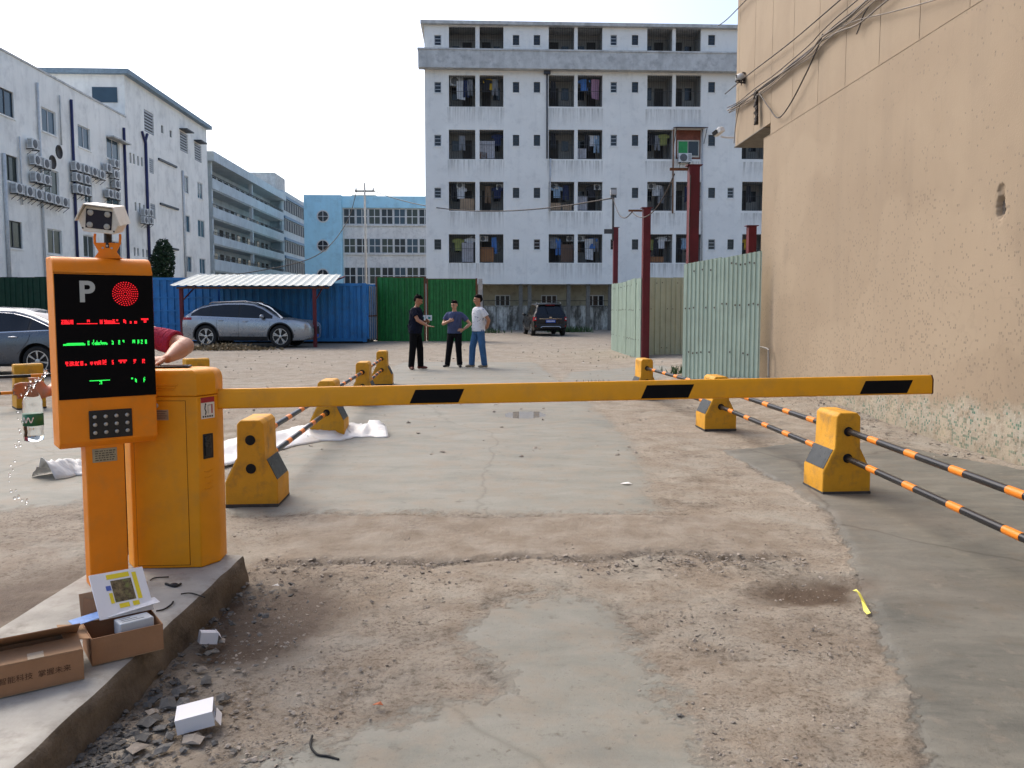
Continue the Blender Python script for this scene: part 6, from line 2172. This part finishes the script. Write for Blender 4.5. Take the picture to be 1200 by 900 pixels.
black = dict(L=4.55, W=1.86, R=.36, wx=(-1.35, 1.36), paint=car_paint('paint_black', (.004, .004, .005), .0, .3), tumble=.2,
    zt=[(-2.275, .62), (-2.25, .98), (-2.15, 1.05), (-1.5, 1.05), (0, 1.0), (1.0, 1.0), (1.9, .95), (2.2, .84), (2.275, .6)],
    zr=[(-2.275, .62), (-2.25, .98), (-2.17, 1.09), (-1.98, 1.52), (-1.88, 1.62), (-1.5, 1.69), (-.8, 1.72), (0, 1.71), (.4, 1.66), (.75, 1.45), (1.1, 1.2), (1.4, 1.0), (2.275, .5)],
    zb=[(-2.275, .40), (-2.2, .32), (-1.9, .26), (2.0, .24), (2.275, .38)],
    plan=[(-2.275, .76), (-2.2, .87), (-1.9, .92), (0, .93), (1.7, .92), (2.1, .84), (2.275, .6)],
    glass=(-1.92, 1.04), wins=[(-1.88, -1.25), (-1.2, -.2), (-.14, 1.0)], doors=[-1.05, -.17, .98], handles=[-.9, .1], spokes=6, clad=.12, arches=M('arch_black', (.012, .012, .013), .5),
    mirror=.74, windscreen=(1.36, .42), rear_glass=(-2.17, -1.98), lamps=[('tail_light', -2.24, -2.02, .80, 1.0, tail_red), ('headlight', 1.85, 2.2, .74, .84, head_m)])
kb = gp(650, 394)
t, C = build_car(black, (pp(637, 394, 44.3).x, 44.4, 0), R(90 + 7), 'black off road car seen from behind near the stained wall')
for s_ in (-1, 1):
    B().box(-2.31, -2.24, s_ * .84 - .1 * (s_ > 0) - .0 * s_, s_ * .84 + .1 * (s_ < 0), .78, 1.0).build('tail_light', tail_red, t, bevel=.02)
    B().box(-2.315, -2.3, s_ * .80 - .03, s_ * .80 + .03, .86, .92).build('reversing_lamp', white_p, t)
    B().box(-2.31, -2.26, s_ * .68 - .12, s_ * .68 + .12, .50, .55).build('reflector', tail_red, t)
npb = B().box(-2.32, -2.27, -.25, .25, .70, .85).build('number_plate', MATS['plate_blue'], t)
bl = B()
for k in range(6):
    y = -.2 + k * .07 + (.02 if k > 1 else 0)
    bl.box(-2.324, -2.319, y, y + .04, .735, .815)
kind(bl.build('plate_characters', white_p, npb), 'stuff')
B().box(-2.33, -2.25, -.75, .75, .42, .64).build('bumper', trim_m, t, bevel=.03)
bl = B()
bl.tube([(-2.34, -.52, .44), (-2.345, -.45, .50), (-2.345, .45, .50), (-2.34, .52, .44)], .025, 8)
bl.build('skid_plate', chrome, t)
B().box(-2.29, -2.26, -.6, .6, .885, .91).build('tailgate_trim', chrome, t)
B().box(-2.3, -2.27, -.07, .07, .95, 1.0).build('badge', chrome, t)
B().box(-2.05, -1.9, -.62, .62, 1.60, 1.655).build('spoiler', black['paint'], t, bevel=.02)
B().box(-2.07, -2.045, -.25, .25, 1.60, 1.62).build('brake_light', tail_red, t)
bl = B()
for s_ in (-1, 1):
    B().tube([(-1.7, s_ * .62, 1.68), (-1.55, s_ * .63, 1.76), (.0, s_ * .64, 1.78), (.25, s_ * .63, 1.71)], .02, 6).build('roof_rail', chrome, t)

# ------------------------------------------------------------------ people
def skin_mat(name, c):
    m, nt, b = newmat(name)
    P = objco(nt)
    nt.links.new(mixc(nt, noise(nt, P, 8, 5), tuple(x * .82 for x in c), tuple(min(1, x * 1.1) for x in c)), b.inputs['Base Color'])
    b.inputs['Roughness'].default_value = .5
    b.inputs['Subsurface Weight'].default_value = .08
    b.inputs['Subsurface Radius'].default_value = (.02, .008, .004)
    return m
def fabric(name, c, var=.12, scale=6):
    m, nt, b = newmat(name)
    P = objco(nt)
    nt.links.new(mixc(nt, noise(nt, P, scale, 5), tuple(x * (1 - var) for x in c), tuple(min(1, x * (1 + var)) for x in c)), b.inputs['Base Color'])
    b.inputs['Roughness'].default_value = .9
    b.inputs['Specular IOR Level'].default_value = .1
    f_ = mth(nt, 'ADD', noise(nt, mapping(nt, P, (1, 1, .45)), 11, 4, .55, 1.2), mth(nt, 'MULTIPLY', noise(nt, P, 220, 2), .06))
    bump(nt, b, f_, .9, .06)
    return m
skin = skin_mat('skin', (.46, .24, .15))
skin2 = skin_mat('skin_tan', (.38, .175, .095))
hair_m = M('hair_black', (.006, .005, .005), .85, var=.3, scale=40, bmp=.8, bscale=120, local=True, spec=.1)
def hand(b, w, d, up, side, curl=.3, splay=.12, s=1.0):
    """palm plus five jointed fingers; d = finger direction, up = back of the hand, side = thumb side"""
    w, d, up = Vector(w), Vector(d).normalized(), Vector(up)
    up = (up - d * up.dot(d)).normalized()
    sd_ = Vector(side)
    sd_ = (sd_ - d * sd_.dot(d) - up * sd_.dot(up)).normalized()
    M3 = Matrix((sd_, up, d)).transposed()
    b.ell(w + d * .045 * s, (.042 * s, .016 * s, .055 * s), 12, 8, M3)
    for i, l in enumerate((.07, .078, .072, .056)):
        o = (1.5 - i) * .021 * s
        base = w + d * .082 * s + sd_ * o
        f1 = (d * math.cos(curl) - up * math.sin(curl) + sd_ * (1.5 - i) * splay * .3).normalized()
        f2 = (d * math.cos(curl * 2.4) - up * math.sin(curl * 2.4)).normalized()
        b.cap_seg(base - d * .02, base + f1 * l * .5 * s, .0105 * s, .0095 * s, 8)
        b.cap_seg(base + f1 * l * .5 * s, base + f1 * l * .5 * s + f2 * l * .55 * s, .0095 * s, .008 * s, 8)
    tb = w + d * .025 * s + sd_ * .034 * s
    t1 = (sd_ * .7 + d * .75 - up * .25).normalized()
    t2 = (d * .95 + sd_ * .15 - up * .3).normalized()
    b.cap_seg(tb, tb + t1 * .036 * s, .013 * s, .0115 * s, 8)
    b.cap_seg(tb + t1 * .036 * s, tb + t1 * .036 * s + t2 * .03 * s, .0115 * s, .009 * s, 8)
def loft_ell(b, rings, seg=20):
    """stack of ellipses (x, y, z, rx, ry)"""
    vs, fs = [], []
    for cx, cy, z, rx, ry in rings:
        for k in range(seg):
            a = 2 * math.pi * k / seg
            vs.append((cx + rx * math.cos(a), cy + ry * math.sin(a), z))
    n = len(rings)
    for i in range(n - 1):
        for k in range(seg):
            a, c = i * seg + k, i * seg + (k + 1) % seg
            fs.append((a, c, c + seg, a + seg))
    fs.append(tuple(range(seg - 1, -1, -1)))
    fs.append(tuple(range((n - 1) * seg, n * seg)))
    b.add(vs, fs)
def person(loc, rz, label, J, shirt_m, trouser_m, shoe_m, skin_m=skin, scale=1.0, belly=0.0, sleeve=.62, hair_v=0, shoe_long=.125, voxel=.0085):
    t = empty('person', loc, rz, label, 'person')
    t.scale = (scale,) * 3
    sh = {1: Vector((.182, 0, 1.375)) + Vector(J.get('sh_l', (0, 0, 0))), -1: Vector((-.182, 0, 1.375)) + Vector(J.get('sh_r', (0, 0, 0)))}
    el = {1: Vector(J['el_l']), -1: Vector(J['el_r'])}
    wr = {1: Vector(J['wr_l']), -1: Vector(J['wr_r'])}
    hip = {1: Vector((.092, 0, .90)), -1: Vector((-.092, 0, .90))}
    kn = {1: Vector(J.get('kn_l', (.11, -.03, .49))), -1: Vector(J.get('kn_r', (-.11, -.03, .49)))}
    an = {1: Vector(J.get('an_l', (.125, .01, .085))), -1: Vector(J.get('an_r', (-.125, .01, .085)))}
    lean = Vector(J.get('lean', (0, 0, 0)))      # offset of the shoulders from the hips
    def tl(z):
        return lean * min(1, max(0, (z - .9) / .5))
    tors = [(.80, .13, .095), (.88, .158, .112), (.98, .148, .108 + belly * .6), (1.08, .142, .106 + belly), (1.2, .156, .112 + belly * .5), (1.3, .17, .112), (1.38, .165, .095), (1.43, .115, .075), (1.46, .06, .055)]
    b = B()
    loft_ell(b, [(tl(z).x, tl(z).y - (belly * .5 if 1 < z < 1.2 else 0), z, rx - .012, ry - .012) for z, rx, ry in tors])
    for s_ in (-1, 1):
        ar = J.get('armr', 1.0)
        b.cap_seg(sh[s_] + lean, el[s_], .052 * ar, .041 * ar)
        m1 = el[s_].lerp(wr[s_], .35)
        b.cap_seg(el[s_], m1, .042 * ar, .042 * ar)
        b.cap_seg(m1, wr[s_], .042 * ar, .026)
        h = J['hand_l' if s_ > 0 else 'hand_r']
        hand(b, wr[s_], h[0], h[1], h[2], *(h[3:] if len(h) > 3 else ()))
        b.cap_seg(hip[s_], kn[s_], .072, .05)
        b.cap_seg(kn[s_], an[s_], .05, .036)
    # neck and head
    nb = Vector((0, .0, 1.44)) + lean
    hc = nb + Vector((0, -.02, .175)) + Vector(J.get('head_off', (0, 0, 0)))
    HM = Euler((J.get('head_pitch', 0), J.get('head_roll', 0), J.get('head_yaw', 0))).to_matrix()
    b.cap_seg(nb - Vector((0, 0, .03)), hc - Vector((0, -.01, .06)), .056, .052)
    H = lambda v: hc + HM @ Vector(v)
    b.ell(H((0, .012, .03)), (.077, .094, .092), 20, 14, HM)
    b.ell(H((0, -.012, -.03)), (.062, .078, .085), 18, 12, HM)
    b.ell(H((0, -.045, -.085)), (.034, .032, .028), 12, 8, HM)
    b.cap_seg(H((0, -.088, .012)), H((0, -.108, -.022)), .010, .015, 8)
    b.ell(H((0, -.086, -.058)), (.024, .012, .011), 10, 6, HM)
    b.ell(H((0, -.078, .035)), (.055, .018, .012), 12, 6, HM)
    for s_ in (-1, 1):
        b.ell(H((s_ * .079, .012, -.005)), (.010, .02, .032), 10, 8, HM)
        b.ell(H((s_ * .035, -.07, -.02)), (.022, .015, .02), 8, 6, HM)
    remeshed(b, 'body', skin_m, t, voxel, 4)
    # face
    for s_ in (-1, 1):
        B().ell(H((s_ * .030, -.086, .012)), (.012, .006, .006), 8, 6, HM).build('eye', M('eye_dark', (.02, .015, .012), .2), t, smooth=True)
        B().ell(H((s_ * .031, -.092, .033)), (.018, .006, .004), 8, 6, HM).build('eyebrow', hair_m, t, smooth=True)
    B().ell(H((0, -.098, -.058)), (.02, .005, .004), 8, 6, HM).build('lips', M('lips', (.22, .08, .06), .5), t, smooth=True)
    hb_ = B()
    hb_.ell(H((0, .02, .06)), (.08, .094, .074), 18, 12, HM)
    hb_.ell(H((0, .062, .02)), (.076, .058, .078), 16, 10, HM)
    hb_.ell(H((0, -.04, .085)), (.06, .042, .03), 14, 8, HM)
    for k in range(26):
        a = rnd.uniform(-3.1, 3.1)
        hb_.ell(H((.066 * math.sin(a), .02 + .07 * math.cos(a), .09 + rnd.uniform(-.03, .04))), (.013, .013, .014), 8, 6, HM)
    remeshed(hb_, 'hair', hair_m, t, .009, 3)
    # shirt
    b = B()
    hem = J.get('hem', .86)
    loft_ell(b, [(tl(z).x, tl(z).y - (belly * .5 if 1 < z < 1.2 else 0), z, rx + ex_ + .012, ry + ex_ + .014) for z, rx, ry, ex_ in [(hem, .16, .115, .022), (.95, .156, .112 + belly * .5, .022), (1.06, .15, .108 + belly, .022), (1.18, .158, .112 + belly * .6, .020), (1.3, .172, .112, .018), (1.385, .165, .094, .018), (1.425, .115, .075, .016), (1.45, .062, .058, .012)]])
    for s_ in (-1, 1):
        e = sh[s_] + lean
        p = e.lerp(el[s_], sleeve)
        b.cap_seg(e - Vector((s_ * .05, 0, -.02)), e, .055, .058)
        b.tube([e, e.lerp(p, .5), p], [.058, .07, .074], 14)
    # loose folds
    for k in range(22):
        a = rnd.uniform(0, 6.28)
        z = rnd.uniform(hem + .04, 1.3)
        rx, ry = .172, .125 + belly
        d = tl(z)
        p0 = Vector((d.x + rx * math.cos(a), d.y + ry * math.sin(a), z))
        p1 = p0 + Vector((rnd.uniform(-.05, .05), rnd.uniform(-.05, .05), rnd.uniform(.05, .14)))
        b.tube([p0, p1], .012, 6)
    remeshed(b, 'shirt', shirt_m, t, voxel, 4)
    # trousers
    b = B()
    loft_ell(b, [(0, 0, .79, .12, .1), (0, 0, .84, .165, .122), (0, 0, .92, .168, .122), (0, 0, .965, .158, .115)])
    for s_ in (-1, 1):
        b.cap_seg(hip[s_], kn[s_], .102, .082)
        end = an[s_] + Vector((0, .0, .0))
        b.tube([kn[s_], kn[s_].lerp(end, .5), end + Vector((0, 0, -.03))], [.082, .076, .072], 14)
        b.ell(kn[s_], (.082, .082, .082), 12, 8)
        for k in range(9):
            f_ = rnd.uniform(.05, 1)
            c = kn[s_].lerp(end, f_) if k % 2 else hip[s_].lerp(kn[s_], f_)
            a = rnd.uniform(0, 6.28)
            r = .062 if k % 2 else .078
            q = c + Vector((math.cos(a) * r, math.sin(a) * r, 0))
            b.tube([q, q + Vector((math.sin(a) * .05, -math.cos(a) * .05, rnd.uniform(-.03, .05)))], .011, 6)
    remeshed(b, 'trousers', trouser_m, t, voxel, 4)
    for s_ in (-1, 1):
        fy = J.get('foot_l' if s_ > 0 else 'foot_r', 0.0)
        E3 = Euler((0, 0, fy)).to_matrix()
        a = an[s_]
        b = B()
        F = lambda v: Vector((a.x, a.y, 0)) + E3 @ Vector(v)
        b.ell(F((0, .035, .045)), (.042, .05, .045), 14, 8, E3)
        b.ell(F((0, -.06, .04)), (.044, .085, .038), 14, 8, E3)
        b.ell(F((0, -.115, .033)), (.046, .055, .031), 14, 8, E3)
        b.cap_seg(F((0, .02, .06)), F((0, .02, .1)), .045, .042)
        remeshed(b, 'shoe', shoe_m, t, .009, 4)
    return t
navy = fabric('shirt_navy', (.010, .012, .024))
blk_tr = fabric('trousers_black', (.006, .006, .007))
tblue = fabric('shirt_blue', (.07, .088, .17))
jeans_blk = fabric('jeans_black', (.009, .009, .011))
jeans = fabric('jeans_blue', (.055, .13, .26), .35, 9)
# white shirt with small dark print
m, nt_, b_ = newmat('shirt_print_white')
P_ = objco(nt_)
spots = ramp(nt_, noise(nt_, P_, 22, 4, .6), [(.60, 0.0), (.64, 1.0)])
zone = ramp(nt_, noise(nt_, P_, 5, 2), [(.42, 0.0), (.5, 1.0)])
nt_.links.new(mixc(nt_, mth(nt_, 'MULTIPLY', spots, zone), (.66, .66, .68), (.06, .07, .14)), b_.inputs['Base Color'])
b_.inputs['Roughness'].default_value = .9
bump(nt_, b_, noise(nt_, mapping(nt_, P_, (1, 1, .45)), 11, 4, .55, 1.2), .6, .05)
white_print = m
shoe_br = M('shoe_red_brown', (.12, .03, .02), .5, var=.2, local=True)
shoe_bk = M('shoe_black', (.02, .02, .022), .5, var=.2, local=True)
shoe_be = M('shoe_beige', (.30, .25, .18), .7, var=.2, local=True)

qa, qb, qc = gp(487, 433), gp(533, 430.5), gp(561, 431)
person((qa.x, qa.y, .008), R(74), 'man in navy polo and black trousers pointing with flat hand', dict(
    el_r=(-.25, -.17, 1.15), wr_r=(-.21, -.40, 1.02), hand_r=((.05, -1, -.08), (0, -.1, 1), (.9, -.2, 0), .08),
    el_l=(.24, .02, 1.11), wr_l=(.17, -.20, 1.12), hand_l=((-.3, -1, .1), (.9, 0, .3), (0, 0, 1), .5),
    head_pitch=R(24), head_off=(0, -.035, -.01), head_yaw=R(10), lean=(0, -.03, 0), foot_r=R(-50), foot_l=R(6),
    an_r=(-.12, .06, .085), kn_r=(-.11, .02, .49), an_l=(.12, -.08, .085), kn_l=(.11, -.07, .49), hem=.84),
    navy, blk_tr, shoe_br, skin2, 1.03, .03)
person((qb.x, qb.y, .008), R(-8), 'man in blue V neck shirt with one hand on his hip', dict(
    el_r=(-.29, -.06, 1.13), wr_r=(-.11, -.22, 1.20), hand_r=((.9, -.15, .35), (-.1, -1, .2), (0, .1, 1), .55),
    el_l=(.40, .06, 1.13), wr_l=(.245, -.08, .975), hand_l=((-.75, -.55, .05), (.5, -.8, .2), (0, .3, -1), .35),
    head_pitch=R(10), head_yaw=R(-18), foot_r=R(-28), foot_l=R(18), an_r=(-.20, .0, .085), kn_r=(-.14, -.03, .49), an_l=(.13, .0, .085), hem=.88),
    tblue, jeans_blk, shoe_bk, skin, .955, .035)
person((qc.x, qc.y, .008), R(-58), 'man in white printed T shirt and blue jeans, hands behind his back', dict(
    el_r=(-.26, .13, 1.14), wr_r=(-.07, .20, .98), hand_r=((.9, .1, -.2), (0, 1, 0), (0, 0, 1), .5),
    el_l=(.27, .12, 1.14), wr_l=(.09, .19, .96), hand_l=((-.9, .12, -.15), (0, 1, 0), (0, 0, 1), .5),
    head_yaw=R(-18), head_pitch=R(2), foot_r=R(-10), foot_l=R(-12), an_r=(-.13, -.12, .085), kn_r=(-.12, -.1, .49), an_l=(.11, .1, .085), kn_l=(.12, .03, .49), hem=.87),
    white_print, jeans, shoe_be, skin2, 1.035, 0.0)
# person behind the terminal
red_shirt = fabric('shirt_red', (.30, .03, .065))
PD_ = pp(136, 400, 4.78)
D_ = Vector((PD_.x, 4.78, 0))
toL = lambda v: tuple(Vector(v) - D_)
bt = pp(37, 452, 4.12)          # neck of the bottle
wrl = pp(57, 461, 4.20)
elw = pp(217, 407, 4.66)
hnd = pp(196, 421, 4.36)
person((D_.x, D_.y, .008), 0, 'person in red shirt behind the terminal, pouring from a bottle', dict(
    el_l=toL(elw), wr_l=(hnd.x - D_.x, hnd.y - D_.y, 1.215), hand_l=((-.8, -.45, -.06), (0, -.25, 1), (0, -1, 0), .45),
    sh_l=(.03, .0, -.02), el_r=toL(pp(92, 440, 4.60)), wr_r=toL(wrl), hand_r=((-1, -.12, .12), (.1, 1, .15), (0, -.1, 1), .5, .12, 1.1),
    armr=1.22, head_yaw=R(-20), head_pitch=R(12), lean=(0, -.03, -.03), foot_l=R(5), foot_r=R(-5), an_l=(.075, .01, .085), an_r=(-.075, .01, .085), kn_l=(.08, -.02, .49), kn_r=(-.08, -.02, .49)),
    red_shirt, blk_tr, shoe_bk, skin2, 1.0, .02, sleeve=.74, voxel=.008)
# phone lying on the cabinet
ph = empty('phone', (0, 0, 0), 0, 'black phone lying on top of the orange cabinet', 'phone')
pw = pp(206, 428, 4.30)
ph.location = (pw.x, 4.27, ZI + 1.0325)
ph.rotation_euler = (0, 0, .15)
B().box(-.085, .085, -.04, .04, 0, .011).build('case', blk, ph, bevel=.004)
B().box(-.075, .075, -.034, .034, .0115, .0122).build('screen', glass('phone_glass', (.01, .01, .012), .05), ph)
# bottle
m, nt_, b_ = newmat('bottle_clear')
b_.inputs['Base Color'].default_value = (.93, .96, .97, 1)
b_.inputs['Roughness'].default_value = .04
b_.inputs['Transmission Weight'].default_value = 1.0
b_.inputs['IOR'].default_value = 1.12
clear_m = m
m, nt_, b_ = newmat('bottle_water')
b_.inputs['Base Color'].default_value = (.96, .98, .99, 1)
b_.inputs['Roughness'].default_value = .0
b_.inputs['Transmission Weight'].default_value = 1.0
b_.inputs['IOR'].default_value = 1.33
water_m = m
bo = empty('water_bottle', (bt.x, bt.y, bt.z - .285), 0, 'clear plastic water bottle with green label held in the hand', 'bottle')
S_ = 1.0
B().lathe([(.03, 0), (.044, .006), (.047, .03), (.044, .05), (.047, .07), (.047, .165), (.044, .18), (.046, .2), (.036, .235), (.02, .262), (.017, .27), (.017, .295)], 24).build('shell', clear_m, bo, smooth=True)
B().lathe([(.028, .004), (.043, .009), (.0455, .03), (.043, .05), (.0455, .07), (.0455, .10)], 24).build('water', water_m, bo, smooth=True)
lb = M('label_green', (.012, .13, .06), .45, var=.15, scale=30, local=True)
B().lathe([(.0478, .082), (.0478, .142)], 28).build('label_band', lb, bo, smooth=True)
bl = B()
for k in range(26):
    a = -math.pi / 2 + (k / 25 - .5) * 1.1
    z = .113 + .012 * math.sin(k * .55)
    bl.ell((.0485 * math.cos(a), .0485 * math.sin(a), z), (.0035, .0035, .003), 6, 5)
kind(bl.build('label_mark', white_p, bo), 'stuff')
B().lathe([(.0185, .278), (.0185, .284)], 16).build('neck_ring', clear_m, bo)
# water thrown out in drops
wd = B()
rg = random.Random(31)
path = [(56, 433), (51, 441), (45, 446), (37, 452), (30, 462), (26, 478), (23, 500), (20, 520), (17, 540), (12, 556), (14, 570), (20, 580), (28, 586), (36, 592)]
pw_ = [pp(a, b_, 4.05) for a, b_ in path]
for i in range(len(pw_) - 1):
    if i < 4:
        wd.tube([pw_[i] + Vector((rg.uniform(-.005, .005), 0, 0)), pw_[i].lerp(pw_[i + 1], .5) + Vector((0, 0, rg.uniform(-.006, .006))), pw_[i + 1]], [.007, .004, .006], 8)
    for k in range(3):
        c = pw_[i].lerp(pw_[i + 1], rg.random()) + Vector((rg.gauss(0, .006), rg.gauss(0, .02), rg.gauss(0, .006)))
        r = rg.uniform(.003, .0075)
        wd.ell(c, (r * rg.uniform(.7, 1.2), r, r * rg.uniform(.8, 1.5)), 10, 7)
o = wd.build('poured_water', water_m, smooth=True)
tag(o, 'thin stream and drops of water falling beside the bottle', 'water')
